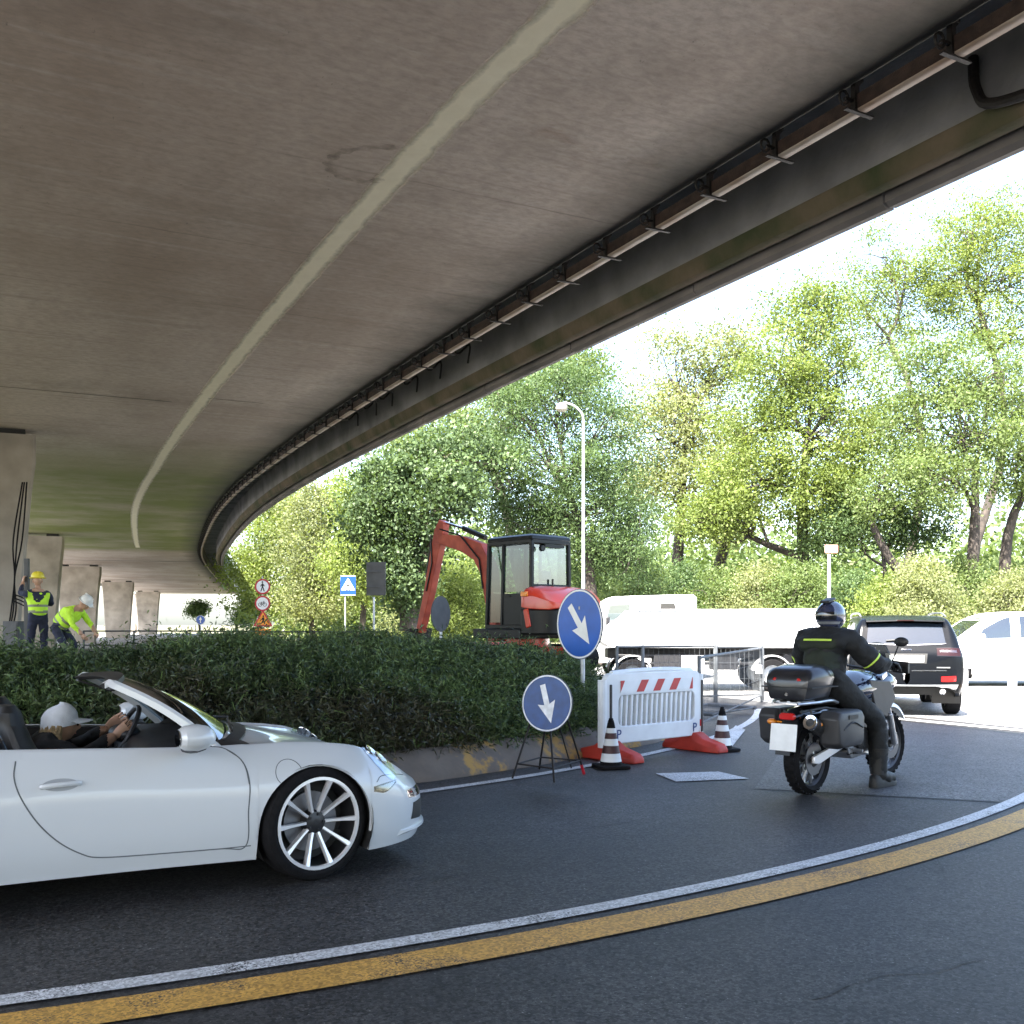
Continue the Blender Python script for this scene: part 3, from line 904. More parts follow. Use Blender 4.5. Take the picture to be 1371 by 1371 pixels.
# ------------------------------------------------------------------ vegetation
def leaf_quads(C, size, asp, rng, normal_bias=None, bias=0.0, droop=0.0):
    """random small quads at centres C; returns V (n*4,3)"""
    n = len(C)
    a = rng.normal(size=(n, 3)); 
    if normal_bias is not None: a = a + normal_bias * bias
    a[:, 2] -= droop
    a /= np.linalg.norm(a, axis=1)[:, None] + 1e-9
    b = rng.normal(size=(n, 3)); b -= a * (a * b).sum(1)[:, None]; b /= np.linalg.norm(b, axis=1)[:, None] + 1e-9
    s = size * rng.uniform(.6, 1.35, n)
    la = a * (s * .5)[:, None]; lb = b * (s * .5 * asp)[:, None]
    V = np.empty((n, 4, 3))
    V[:, 0] = C - la; V[:, 1] = C + lb - la * .1; V[:, 2] = C + la; V[:, 3] = C - lb - la * .1
    return V.reshape(-1, 3)

M['bark'] = mat('bark', (0.045, 0.036, 0.03), .95, var=.5, vscale=3.5, bump=.9, bscale=14, detail=8)
M['bark_pale'] = mat('bark_pale', (0.085, 0.068, 0.052), .95, var=.5, vscale=3.5, bump=.9, bscale=14, detail=8)
M['leaf_bright'] = leaf_mat('leaf_bright', (0.08, 0.115, 0.026), (0.235, 0.29, 0.085), .5)
M['leaf_mid'] = leaf_mat('leaf_mid', (0.065, 0.105, 0.03), (0.18, 0.23, 0.085), .48)
M['leaf_dark'] = leaf_mat('leaf_dark', (0.03, 0.06, 0.022), (0.11, 0.165, 0.06), .4)
M['leaf_ivy'] = leaf_mat('leaf_ivy', (0.016, 0.036, 0.014), (0.13, 0.19, 0.075), .35)
M['leaf_pale'] = leaf_mat('leaf_pale', (0.115, 0.14, 0.055), (0.27, 0.29, 0.14), .48)

def wobble_path(a, b, rng, n=6, amp=.08, sag=0.0):
    a, b = np.array(a, float), np.array(b, float)
    L = np.linalg.norm(b - a)
    P = []
    off = rng.normal(size=3) * amp * L
    off2 = rng.normal(size=3) * amp * .5 * L
    for i in range(n + 1):
        t = i / n
        p = a + (b - a) * t + off * math.sin(PI * t) + off2 * math.sin(2 * PI * t)
        p[2] += sag * L * math.sin(PI * t)
        P.append(Vector(p))
    return P

def tree(name, base, trunk_top, lobes, label, group, lm, bm_, r0=.3, leaf=.2, clumps=16, per=220, seed=1, trunks=None, sigma=.5, sag=.06, asp=.6, droop=.2, cat='tree'):
    clumps = int(clumps * 1.6); per = int(per * 1.12); leaf *= .75; sigma *= 1.06
    """lobes: (centre, radii) in metres relative to base; trunk_top relative."""
    rng = np.random.default_rng(seed)
    root = empty(name, base, 0, label, cat, group)
    mb = MB()
    tops = trunks or [((0, 0, 0), trunk_top)]
    spines = []
    for (b0, t0) in tops:
        P = wobble_path(b0, t0, rng, 9, .035)
        rad = [r0 * (1.35 if i == 0 else 1) * (1 - .62 * i / 9) for i in range(10)]
        mb.tube(P, rad, 9)
        spines.append((P, rad))
    C, T, cl_id = [], [], []
    for (lc, lr) in lobes:
        lc = np.array(lc, float); lr = np.array(lr, float)
        # limb from the nearest spine, joining lower down
        best = min(spines, key=lambda sp: min((Vector(lc) - p).length for p in sp[0]))
        P, rad = best
        cand = [i for i in range(3, 10) if P[i].z < lc[2] - .15 * np.linalg.norm(lc - np.array(P[i]))] or [4]
        j = min(cand, key=lambda i: (Vector(lc) - P[i]).length)
        limb = wobble_path(P[j], lc, rng, 6, .09, sag)
        rl = min(rad[j] * .7, .05 + .035 * np.linalg.norm(lc - np.array(P[j])))
        mb.tube(limb, [rl * (1 - .75 * i / 6) for i in range(7)], 7)
        base_t = rng.uniform(.25, .75)
        for k in range(clumps):
            u = rng.normal(size=3); u /= np.linalg.norm(u)
            rr = rng.uniform(.25, 1.0) ** .5
            cc = lc + u * lr * rr
            if k % 3 != 2:
                jj = rng.integers(2, 7)
                mb.tube(wobble_path(limb[jj], cc, rng, 4, .12), [max(.022, rl * .42) * (1 - .75 * i / 4) for i in range(5)], 5, False)
            sg = sigma * rng.uniform(.6, 1.25)
            n = int(per * rng.uniform(.5, 1.4))
            pts = cc + rng.normal(size=(n, 3)) * sg * np.array([1, 1, .62])
            C.append(pts)
            T.append(np.clip(base_t * .5 + rng.uniform(0, .5) + rng.normal(size=n) * .085, 0, 1))
    for (lc, lr) in lobes:
        n = int(per * clumps * .07)
        C.append(np.array(lc) + rng.normal(size=(n, 3)) * np.array(lr) * .50)
        T.append(np.clip(.30 + rng.normal(size=n) * .12, 0, 1))  # inner leaves tinted darker, crown shade put into their colour
    C = np.concatenate(C); T = np.concatenate(T)
    zmin = 0.15
    ok = C[:, 2] > zmin
    C, T = C[ok], T[ok]
    V = leaf_quads(C, leaf, asp, rng, droop=droop)
    np_mesh('crown', V, np.arange(len(V)).reshape(-1, 4), lm, root, False, {'tint': ('FACE', T)})
    mb.build('trunk', bm_, root, True, angle=80)
    return root

def lobes_from_px(spec, d, base):
    """spec rows: photo column, row, radius across, radius up (pixels), depth offset in m -> metres relative to base"""
    out = []
    for px, py, rx, ry, dd in spec:
        p = at(px, py, d + dd) - Vector(base)
        k = (d + dd) / F * LOBE
        out.append(((p.x, p.y, p.z), (rx * k, (rx * k + ry * k) * .5, ry * k)))
    return out
def base_at(px, d, z=0.0):
    return Vector(((px - 685.5) / F * d, d, z))

LOBE = 1.28
G_TALL = 'tall leafy trees beyond the road'
# A: pale airy tree left of the right-hand mass
d = 52; b0 = base_at(905, d)
tree('leafy_tree', b0, (0.6, 0, 9.5), lobes_from_px([(905, 500, 48, 46, 0), (965, 480, 34, 34, 1), (880, 570, 44, 44, -1), (945, 560, 46, 50, 1.5), (985, 610, 34, 44, 0), (865, 640, 40, 40, 0), (925, 655, 46, 40, -1.5), (985, 690, 34, 30, -1)], d, b0),
     'tall pale airy tree with its trunk above the white lorry cab', G_TALL, M['leaf_pale'], M['bark'], .42, .21, 15, 190, 11, sigma=.62,
     trunks=[((0, 0, 0), (.4, .2, 10)), ((1.9, .5, 0), (2.6, .6, 9.5))])
# B: big yellow-green tree in the middle of the mass
d = 47; b0 = base_at(1075, d)
tree('leafy_tree', b0, (0.2, 0, 10), lobes_from_px([(1085, 430, 44, 40, 0), (1050, 490, 50, 50, -1), (1120, 500, 52, 52, 1), (1020, 560, 54, 54, 0), (1090, 580, 60, 56, -1.5), (1150, 580, 46, 50, 1), (1010, 640, 52, 44, -.5), (1085, 655, 56, 40, -1.2), (960, 690, 40, 26, -1), (1140, 660, 40, 34, .5)], d, b0),
     'broad yellow-green tree rising highest behind the motorcyclist', G_TALL, M['leaf_bright'], M['bark'], .40, .19, 17, 220, 12, sigma=.58)
# C: tallest sparse trees behind, bare limbs showing against the sky
d = 66; b0 = base_at(1190, d)
tree('leafy_tree', b0, (0, 0, 20), lobes_from_px([(1180, 345, 44, 40, 0), (1225, 365, 34, 38, 1), (1150, 400, 28, 30, 0), (1215, 420, 40, 28, 1), (1180, 460, 50, 34, 0)], d, b0),
     'sparse tall tree with thin bare limbs against the white sky', G_TALL, M['leaf_bright'], M['bark'], .34, .22, 11, 150, 13, sigma=.62)
b0 = base_at(1310, d)
tree('leafy_tree', b0, (0, 0, 22), lobes_from_px([(1290, 310, 46, 44, 0), (1345, 300, 46, 44, 1), (1320, 360, 50, 40, 0), (1375, 370, 46, 46, 0), (1270, 370, 34, 34, -1), (1300, 430, 46, 36, 0), (1360, 440, 46, 40, 1)], d, b0),
     'tallest tree of all, reaching up to the viaduct at the right edge', G_TALL, M['leaf_bright'], M['bark'], .4, .22, 14, 190, 14, sigma=.65)
# D: right tree with dark crossing limbs
d = 43; b0 = base_at(1318, d)
tree('leafy_tree', b0, (0, 0, 8), lobes_from_px([(1250, 500, 56, 48, 1), (1330, 500, 52, 46, 0), (1385, 540, 48, 48, 1), (1220, 580, 54, 50, 1), (1290, 580, 56, 46, -1), (1360, 610, 46, 40, 0), (1200, 650, 50, 40, 0), (1260, 640, 44, 34, -1.5), (1410, 640, 46, 46, 0)], d, b0),
     'spreading green tree with dark forked trunks behind the black car', G_TALL, M['leaf_mid'], M['bark'], .36, .18, 16, 215, 15, sigma=.55,
     trunks=[((0, 0, 0), (-.4, 0, 8)), ((.9, .6, 0), (2.4, .4, 8)), ((-.6, .8, 0), (-4.6, .2, 5.6))])
# low leafy arch on the same side
d = 45; b0 = base_at(1200, d)
tree('leafy_tree', b0, (-.5, 0, 4), lobes_from_px([(1170, 705, 48, 30, 0), (1120, 715, 34, 26, .5), (1225, 700, 40, 34, 0)], d, b0),
     'low dark tree filling the gap behind the helmet and the black car', G_TALL, M['leaf_dark'], M['bark'], .22, .17, 14, 210, 16, sigma=.45)
# G: dark arching tree behind the lamp post
d = 36; b0 = base_at(800, d, 0)
tree('arching_tree', b0, (-1.0, 0, 6.0), lobes_from_px([(750, 530, 50, 36, 0), (690, 560, 46, 36, 0), (800, 590, 44, 44, 0), (735, 620, 56, 40, -1), (660, 640, 44, 50, 0), (820, 660, 38, 52, .5), (845, 730, 30, 50, 0), (770, 690, 44, 36, -.5), (700, 700, 46, 30, .5), (800, 750, 34, 44, 1)], d, b0),
     'dark arching tree with drooping limbs behind the lamp post', 'trees behind the excavator', M['leaf_dark'], M['bark'], .34, .15, 18, 240, 17, sigma=.48, sag=.16, asp=.4, droop=.5)
b0 = base_at(735, 40, 0)
tree('arching_tree', b0, (-2.5, 0, 8.5), lobes_from_px([(640, 570, 44, 34, 0), (600, 590, 40, 30, 0), (560, 610, 34, 34, 0), (690, 520, 40, 26, 1), (780, 500, 30, 26, 1)], 40, b0),
     'mid green tree whose top meets the viaduct above the excavator', 'trees behind the excavator', M['leaf_mid'], M['bark'], .32, .16, 15, 210, 18, sigma=.5)
# H: ivy-grown tree beside the digger arm
d = 33; b0 = base_at(548, d, .45)
ivy = tree('ivy_tree', b0, (-.1, 0, 5.0), lobes_from_px([(600, 620, 40, 40, 0), (560, 640, 36, 34, .5), (525, 680, 30, 34, 0), (575, 690, 34, 30, -.5), (610, 660, 24, 24, -.8), (640, 610, 34, 30, .8), (515, 640, 26, 24, .5), (500, 700, 20, 24, 0), (530, 745, 13, 26, -.2), (545, 795, 11, 26, -.3), (560, 750, 10, 22, .2)], d, b0),
     'leaning ivy-covered tree with pale bare trunk beside the digger arm', 'trees behind the excavator', M['leaf_ivy'], M['bark_pale'], .30, .17, 11, 190, 19, sigma=.36, asp=.7,
     trunks=[((.1, 0, 0), (.45, .1, 2.8)), ((.25, 0, 2.0), (1.1, .2, 5.8)), ((.05, 0, .9), (-.95, .1, 4.0))])
# I: far trees on the left, in full light
for k, (px, d, spec, lab) in enumerate([
    (345, 74, [(350, 700, 30, 34, 0), (375, 735, 30, 34, -1), (335, 755, 24, 26, 0), (385, 680, 24, 28, 1), (350, 795, 26, 22, -1)], 'sunlit tree next to the round signs, leftmost of the far trees'),
    (420, 70, [(415, 680, 34, 34, 0), (445, 700, 30, 36, 1), (410, 740, 34, 36, -1), (440, 765, 30, 30, 0), (425, 805, 34, 22, -1)], 'yellow-green far tree between the round signs and blue crossing sign'),
    (480, 64, [(480, 665, 26, 34, 0), (495, 715, 24, 34, 0), (470, 755, 26, 30, -1), (500, 780, 26, 26, 0)], 'bright far tree behind the blue crossing sign')]):
    b0 = base_at(px, d)
    tree('far_tree', b0, (0, 0, 8), lobes_from_px(spec, d, b0), lab, 'far trees left of the excavator', (M['leaf_bright'], M['leaf_pale'], M['leaf_bright'])[k], M['bark'], .24, .24, 17, 190, 30 + k, sigma=.72)
b0 = base_at(268, 150)
tree('far_tree', b0, (0, 0, 3), lobes_from_px([(266, 814, 5, 5, 0), (263, 818, 5, 4, 0)], 150, b0), 'small dark round tree far away under the end of the viaduct', 'far trees left of the excavator', M['leaf_dark'], M['bark'], .2, .35, 14, 120, 40, sigma=.6)
b0 = base_at(318, 110)
tree('far_tree', b0, (0, 0, 3), lobes_from_px([(326, 826, 8, 8, 0), (338, 815, 9, 10, 0), (334, 802, 7, 8, 0)], 110, b0), 'dark low tree under the last visible end of the viaduct', 'far trees left of the excavator', M['leaf_dark'], M['bark'], .2, .22, 16, 140, 41, sigma=.45)

# bushes under the tall trees
bush_rows = [(850, 41, 776, 34, 'leaf_mid', 'rounded green bush left of the white lorry cab roof'), (905, 43, 770, 32, 'leaf_dark', 'dark bush under the airy tree trunk'), (955, 42, 776, 34, 'leaf_mid', 'green bush just right of the lorry cab'),
             (1010, 41, 772, 34, 'leaf_pale', 'pale bush above the middle of the white lorry'), (1062, 40, 770, 36, 'leaf_mid', 'green bush left of the far slim pole'), (1140, 40, 775, 34, 'leaf_dark', 'dark bush right of the motorcycle helmet'),
             (1185, 38, 782, 30, 'leaf_bright', 'bright bush over the left of the black car roof'), (1232, 37, 778, 32, 'leaf_pale', 'pale yellow bush over the right of the black car roof'), (1290, 42, 772, 34, 'leaf_mid', 'bush behind the white car mirror'),
             (1350, 40, 770, 36, 'leaf_pale', 'pale bush at the right edge above the white car'), (600, 44, 770, 40, 'leaf_bright', 'bright bush seen through the gap under the digger arm'), (560, 46, 800, 40, 'leaf_pale', 'pale bush left of the digger arm'),
             (800, 44, 780, 34, 'leaf_mid', 'bush behind the blue arrow sign')]
for k, (px, d, py, r, lm, lab) in enumerate(bush_rows):
    b0 = base_at(px, d)
    rz = (835 - py) * .5; py += random.uniform(2, 34); r *= random.uniform(.7, 1.1)
    tree('roadside_bush', b0, (0, 0, .9), lobes_from_px([(px, py + 12, r * .9, r * .75, 0), (px - r * .6, py + 30, r * .7, r * .6, .6), (px + r * .6, py + 28, r * .7, r * .6, .4), (px + 4, py + 44, r, r * .5, -.6), (px + r * .25, py - 8, r * .5, r * .55, .8), (px - r * .3, py + 68, r, r * .5, 0), (px + r * .4, py + 70, r, r * .5, .3)], d, b0),
         lab, 'bushes under the tall trees', M[lm], M['bark'], .07, .14, 12, 170, 60 + k, sigma=.34, cat='bush')

# far wood closing the view
rng = np.random.default_rng(5)
C, T = [], []
for k in range(620):
    x = rng.uniform(-60, 90); y = 82 + rng.uniform(0, 25)
    if x < -24: y += 40
    if x < -20: continue
    h = rng.uniform(5, 13)
    n = 300
    C.append(np.c_[rng.normal(x, 2.2, n), rng.normal(y, 2.0, n), np.abs(rng.normal(h * .42, h * .30, n)) + .1])
    T.append(np.clip(rng.uniform(.2, .8) + rng.normal(0, .12, n), 0, 1))
C = np.concatenate(C); T = np.concatenate(T)
V = leaf_quads(C, .55, .7, rng)
o = np_mesh('far_woods', V, np.arange(len(V)).reshape(-1, 4), M['leaf_mid'], None, False, {'tint': ('FACE', T)})
tag(o, 'distant mass of sunlit woodland closing the view', 'woods', None, 'stuff')

# ------------------------------------------------------------------ hedge on the island
m, nt, b, L = nodes_of('hedge_leaf')
out = nt.nodes['Material Output']
a1 = nt.nodes.new('ShaderNodeAttribute'); a1.attribute_name = 'tint'
a2 = nt.nodes.new('ShaderNodeAttribute'); a2.attribute_name = 'dry'
x1 = nt.nodes.new('ShaderNodeMix'); x1.data_type = 'RGBA'; x1.inputs['A'].default_value = (.015, .034, .011, 1); x1.inputs['B'].default_value = (.17, .255, .085, 1)
L.new(a1.outputs['Fac'], x1.inputs['Factor'])
x2 = nt.nodes.new('ShaderNodeMix'); x2.data_type = 'RGBA'; x2.inputs['B'].default_value = (.050, .046, .022, 1)
L.new(a2.outputs['Fac'], x2.inputs['Factor']); L.new(x1.outputs['Result'], x2.inputs['A'])
L.new(x2.outputs['Result'], b.inputs['Base Color']); b.inputs['Roughness'].default_value = .5
tl = nt.nodes.new('ShaderNodeBsdfTranslucent'); L.new(x2.outputs['Result'], tl.inputs['Color'])
ms = nt.nodes.new('ShaderNodeMixShader'); ms.inputs[0].default_value = .25
L.new(b.outputs[0], ms.inputs[1]); L.new(tl.outputs[0], ms.inputs[2]); L.new(ms.outputs[0], out.inputs['Surface'])
M['hedge_leaf'] = m
M['twig'] = mat('twig', (.014, .015, .008), .95, var=.5, vscale=5, bump=.8, bscale=20)
rng = np.random.default_rng(21)
def lump(x, y):
    return 2.0 * (.10 * np.sin(x * 1.9 + .7 * np.sin(y * 1.3)) + .08 * np.sin(y * 2.7 + x * 1.1) + .06 * np.sin(x * 4.3 - y * 3.1) + .04 * np.sin(x * 7.7 + y * 6.1))
def hedge_h(sd, ang):
    """height of the shrubs over the ground"""
    up = np.clip((sd - .02) / .75, 0, 1) ** .55
    end = np.clip((R(-29.5) - ang) / R(1.6), 0, 1) ** .5
    return up * (.50) * end
def hedge_surface(X, Y):
    P = np.stack([X, Y], 1)
    sd = poly_sd(P, isl_poly)
    ang = np.arctan2(Y - CI[1], X - CI[0])
    h = hedge_h(sd, ang)
    return sd, island_z(sd) + h * (1 + .55 * lump(X, Y)) , h, ang
# solid twiggy core
na, nr = 220, 22
aa = np.linspace(R(-125), R(-29.6), na); rr = np.linspace(15.70, 11.2, nr)
A, RR_ = np.meshgrid(aa, rr, indexing='ij')
X = CI[0] + RR_ * np.cos(A); Y = CI[1] + RR_ * np.sin(A)
sd, Zs, h, _ = hedge_surface(X.ravel(), Y.ravel())
fall = np.clip((3.9 - sd) / 1.0, 0, 1)
Zc = island_z(sd) + (Zs - island_z(sd)) * fall - .10
hedge = empty('island_hedge', (0, 0, 0), 0)
core = np_mesh('hedge', np.c_[X.ravel(), Y.ravel(), Zc], grid_faces(na, nr), M['twig'], None, True)
bpy.data.objects.remove(hedge)
core_me = core.data
# leaves: long narrow blades in sprigs
ns = 27000
ang = rng.uniform(R(-118), R(-29.6), ns)
rad = 15.72 - 3.6 * rng.uniform(0, 1, ns) ** 1.5
X = CI[0] + rad * np.cos(ang); Y = CI[1] + rad * np.sin(ang)
sd, Zs, h, an = hedge_surface(X, Y)
g0 = island_z(sd)
fall = np.clip((3.9 - sd) / 1.0, 0, 1)
zz = g0 + (Zs - g0) * fall - np.abs(rng.normal(0, .05, ns))
# sprigs on the steep front get spread down its face
front = sd < .75
zz = np.where(front, zz - rng.uniform(0, .30, ns) * (zz - .26), zz)
outw = np.stack([np.cos(ang), np.sin(ang), np.zeros(ns)], 1)
steep = np.clip(1 - sd / .9, 0, 1)[:, None]
axis = outw * (.25 + .75 * steep) + np.array([0, 0, 1.0]) * (1.0 - .45 * steep) + rng.normal(size=(ns, 3)) * .45
axis /= np.linalg.norm(axis, axis=1)[:, None]
base = np.stack([X, Y, zz], 1)
dryf = (np.sin(ang * 40 + 1.3) + np.sin(ang * 23 + zz * 4) + np.sin(zz * 6 + ang * 9)) / 3
low = np.clip((1.10 - zz) / .40, 0, 1)
mid = np.exp(-((ang - R(-48.0)) / R(5.5)) ** 2) + .8 * (ang < R(-53)) 
dry0 = np.clip(low * mid * 1.15 + (dryf - .5) * .9, 0, 1)
per = 15
Ls = rng.uniform(.07, .24, (ns, 1)) * np.where(rng.uniform(size=(ns, 1)) < .10, 1.9, 1.0)
t = rng.uniform(.05, 1, (ns, per))
C = base[:, None, :] + axis[:, None, :] * (Ls * t)[:, :, None] + rng.normal(size=(ns, per, 3)) * .035
dirs = axis[:, None, :] * .75 + rng.normal(size=(ns, per, 3)) * .65
dirs[:, :, 2] -= .15
dirs /= np.linalg.norm(dirs, axis=2)[:, :, None]
C = C.reshape(-1, 3); dirs = dirs.reshape(-1, 3)
n = len(C)
bb = rng.normal(size=(n, 3)); bb -= dirs * (dirs * bb).sum(1)[:, None]; bb /= np.linalg.norm(bb, axis=1)[:, None]
ll = rng.uniform(.04, .10, n)[:, None]; ww = rng.uniform(.005, .010, n)[:, None]
V = np.empty((n, 4, 3)); V[:, 0] = C; V[:, 1] = C + dirs * ll * .45 + bb * ww; V[:, 2] = C + dirs * ll + np.array([0, 0, -.015]); V[:, 3] = C + dirs * ll * .45 - bb * ww
tint = np.clip(np.repeat(np.clip(.38 + .30 * np.sin(ang * 31 + sd * 3) * np.sin(zz * 7 + ang * 17) + rng.normal(0, .26, ns) + .22 * (zz > 1.12), 0, 1), per) + rng.normal(0, .16, n), 0, 1)
dry = np.clip(np.repeat(dry0, per) + rng.normal(0, .12, n), 0, 1)
# join core and blades as one mass
V = V.reshape(-1, 3)
cv_ = np.array([v.co[:] for v in core_me.vertices]); cq = grid_faces(na, nr)
allV = np.r_[cv_, V]; allQ = np.r_[cq, np.arange(len(V)).reshape(-1, 4) + len(cv_)]
bpy.data.objects.remove(core)
o = np_mesh('hedge', allV, allQ, [M['twig'], M['hedge_leaf']], None, False,
            {'tint': ('FACE', np.r_[np.zeros(len(cq)), tint]), 'dry': ('FACE', np.r_[np.zeros(len(cq)), dry])}, np.r_[np.zeros(len(cq)), np.ones(n)])
tag(o, 'dense dark green ground-cover shrubs with dry brown patches on the traffic island', 'shrubs', None, 'stuff')
nst = 5200
a_s = rng.uniform(R(-100), R(-29.8), nst); r_s = 15.70 - 2.4 * rng.uniform(0, 1, nst) ** 1.4
Xs = CI[0] + r_s * np.cos(a_s); Ys = CI[1] + r_s * np.sin(a_s)
sds, Zt, _, _ = hedge_surface(Xs, Ys)
Zt = np.where(sds < .7, Zt - rng.uniform(0, .35, nst) * (Zt - .3), Zt)
ow = np.stack([np.cos(a_s), np.sin(a_s), np.zeros(nst)], 1)
p0 = np.stack([Xs, Ys, Zt - .03], 1)
dv = ow * rng.uniform(.1, .9, (nst, 1)) + rng.normal(size=(nst, 3)) * .35 + np.array([0, 0, .75]); dv /= np.linalg.norm(dv, axis=1)[:, None]
Ln = rng.uniform(.12, .34, (nst, 1))
p1 = p0 + dv * Ln * .55; p2 = p1 + (dv * np.array([1, 1, .2]) + np.array([0, 0, -.25]) + ow * .25) * Ln * .45
sd_v = np.cross(dv, rng.normal(size=(nst, 3))); sd_v /= np.linalg.norm(sd_v, axis=1)[:, None] + 1e-9
w_s = rng.uniform(.004, .008, (nst, 1))
Vs = np.empty((nst, 2, 4, 3))
Vs[:, 0, 0] = p0 - sd_v * w_s; Vs[:, 0, 1] = p0 + sd_v * w_s; Vs[:, 0, 2] = p1 + sd_v * w_s * .8; Vs[:, 0, 3] = p1 - sd_v * w_s * .8
Vs[:, 1, 0] = p1 - sd_v * w_s * .8; Vs[:, 1, 1] = p1 + sd_v * w_s * .8; Vs[:, 1, 2] = p2 + sd_v * w_s * .15; Vs[:, 1, 3] = p2 - sd_v * w_s * .15
Vs = Vs.reshape(-1, 3)
o = np_mesh('grass', Vs, np.arange(len(Vs)).reshape(-1, 4), M['hedge_leaf'], None, False, {'tint': ('FACE', np.repeat(rng.uniform(.55, 1.0, nst), 2)), 'dry': ('FACE', np.repeat(np.where(rng.uniform(size=nst) < .15, .8, .05), 2))})
tag(o, 'long pale grass strands trailing loosely over the island shrubs', 'grass', None, 'stuff')
# tufts of weeds at the kerb's foot
C, D_ = [], []
for k in range(260):
    a = R(rng.uniform(-75, -33)); r = rng.uniform(15.55, 15.75)
    for j in range(7):
        C.append((CI[0] + r * math.cos(a) + rng.normal(0, .05), CI[1] + r * math.sin(a) + rng.normal(0, .05), .27))
C = np.array(C); n = len(C)
dirs = rng.normal(size=(n, 3)) * .6 + np.array([0.1, -.35, .9]); dirs /= np.linalg.norm(dirs, axis=1)[:, None]
bb = rng.normal(size=(n, 3)); bb -= dirs * (dirs * bb).sum(1)[:, None]; bb /= np.linalg.norm(bb, axis=1)[:, None]
ll = rng.uniform(.06, .16, n)[:, None]
V = np.empty((n, 4, 3)); V[:, 0] = C; V[:, 1] = C + dirs * ll * .5 + bb * .012; V[:, 2] = C + dirs * ll; V[:, 3] = C + dirs * ll * .5 - bb * .012
o = np_mesh('weeds', V.reshape(-1, 3), np.arange(n * 4).reshape(-1, 4), M['hedge_leaf'], None, False, {'tint': ('FACE', rng.uniform(.4, 1, n)), 'dry': ('FACE', rng.uniform(0, .3, n))})
tag(o, 'low green weeds spilling over the top of the painted kerb', 'weeds', None, 'stuff')
# ------------------------------------------------------------------ vehicles: shared shell builder
def spline2(pts, m=6):
    P = catmull([(p[0], p[1], 0) for p in pts], m)
    return np.array([(p.x, p.y) for p in P])
def shell_grid(xs, section, arches, nlow=16, ibelt=4, m=6):
    """one half (y>=0) of a body: rows = stations. section(x) -> control points (y,z) bottom to top centre."""
    rows = []
    for x, zb in xs:
        S = spline2(section(x), m)
        nb = ibelt * m
        low, up = S[:nb + 1], S[nb:]
        # cut the lower part at zb
        if zb is not None and zb > low[0, 1]:
            j = int(np.argmax(low[:, 1] > zb)) if (low[:, 1] > zb).any() else nb
            j = max(1, min(j, nb))
            a, b_ = low[j - 1], low[j]
            t = np.clip((zb - a[1]) / (b_[1] - a[1] + 1e-9), 0, 1)
            cut = a + (b_ - a) * t
            low = np.vstack([cut, low[j:]])
        d = np.r_[0, np.cumsum(np.hypot(*np.diff(low, axis=0).T))]
        q = np.linspace(0, d[-1], nlow)
        low = np.c_[np.interp(q, d, low[:, 0]), np.interp(q, d, low[:, 1])]
        rows.append(np.c_[np.full(nlow + len(up) - 1, x), np.vstack([low, up[1:]])])
    return np.array(rows)
def arch_stations(xs, arches):
    """adds stations round each wheel arch and returns (x, cut height) pairs"""
    out = []
    for x in xs:
        if all(abs(x - a[0]) > a[2] + .004 for a in arches): out.append((x, None))
    for xc, zc, r in arches:
        out.append((xc - r - .003, None)); out.append((xc + r + .003, None))
        for k in range(25):
            a = PI * k / 24
            out.append((xc - r * math.cos(a), zc + r * math.sin(a) if 0 < k < 24 else zc))
    out.sort(key=lambda t: t[0])
    return out
def mirror_mesh(name, G, m, parent, drop=None, lip=0.06, arches=(), lipmat=None):
    """grid for y>=0 mirrored; drop(x, j) removes faces"""
    nu, nv = G.shape[0], G.shape[1]
    Vp = G.reshape(-1, 3)
    Vm = Vp * np.array([1, -1, 1])
    Q = grid_faces(nu, nv)
    if drop is not None:
        cx = Vp[Q][:, :, 0].mean(1); jj = Q[:, 0] % nv; cz = Vp[Q][:, :, 2].mean(1)
        keep = ~np.array([drop(x, j, z) for x, j, z in zip(cx, jj, cz)])
        Q = Q[keep]
    V = np.vstack([Vp, Vm]); Qa = np.vstack([Q, (Q + len(Vp))[:, ::-1]])
    me = bpy.data.meshes.new(name)
    me.from_pydata(V.tolist(), [], Qa.tolist())
    me.materials.append(m)
    bm = bmesh.new(); bm.from_mesh(me)
    bmesh.ops.remove_doubles(bm, verts=bm.verts, dist=.0006)
    # turn the lower rim inward so that arches and sills have thickness
    ed = [e for e in bm.edges if e.is_boundary and abs(e.verts[0].co.y) > .12 and lip and max(e.verts[0].co.z, e.verts[1].co.z) < .78]
    if ed:
        r = bmesh.ops.extrude_edge_only(bm, edges=ed)
        for v in [g for g in r['geom'] if isinstance(g, bmesh.types.BMVert)]:
            v.co.y -= math.copysign(lip, v.co.y)
    bmesh.ops.recalc_face_normals(bm, faces=bm.faces)
    bm.to_mesh(me); bm.free()
    o = link_mesh(name, me, parent, True, 0, 50)
    return o
def bvh_of(o):
    me = o.data
    return BVHTree.FromPolygons([v.co.copy() for v in me.vertices], [tuple(p.vertices) for p in me.polygons])
def project(bvh, p, d, off):
    h = bvh.ray_cast(Vector(p), Vector(d))
    if h[0] is None: return None
    n = h[1] if h[1].dot(Vector(d)) < 0 else -h[1]
    return h[0] + n * off
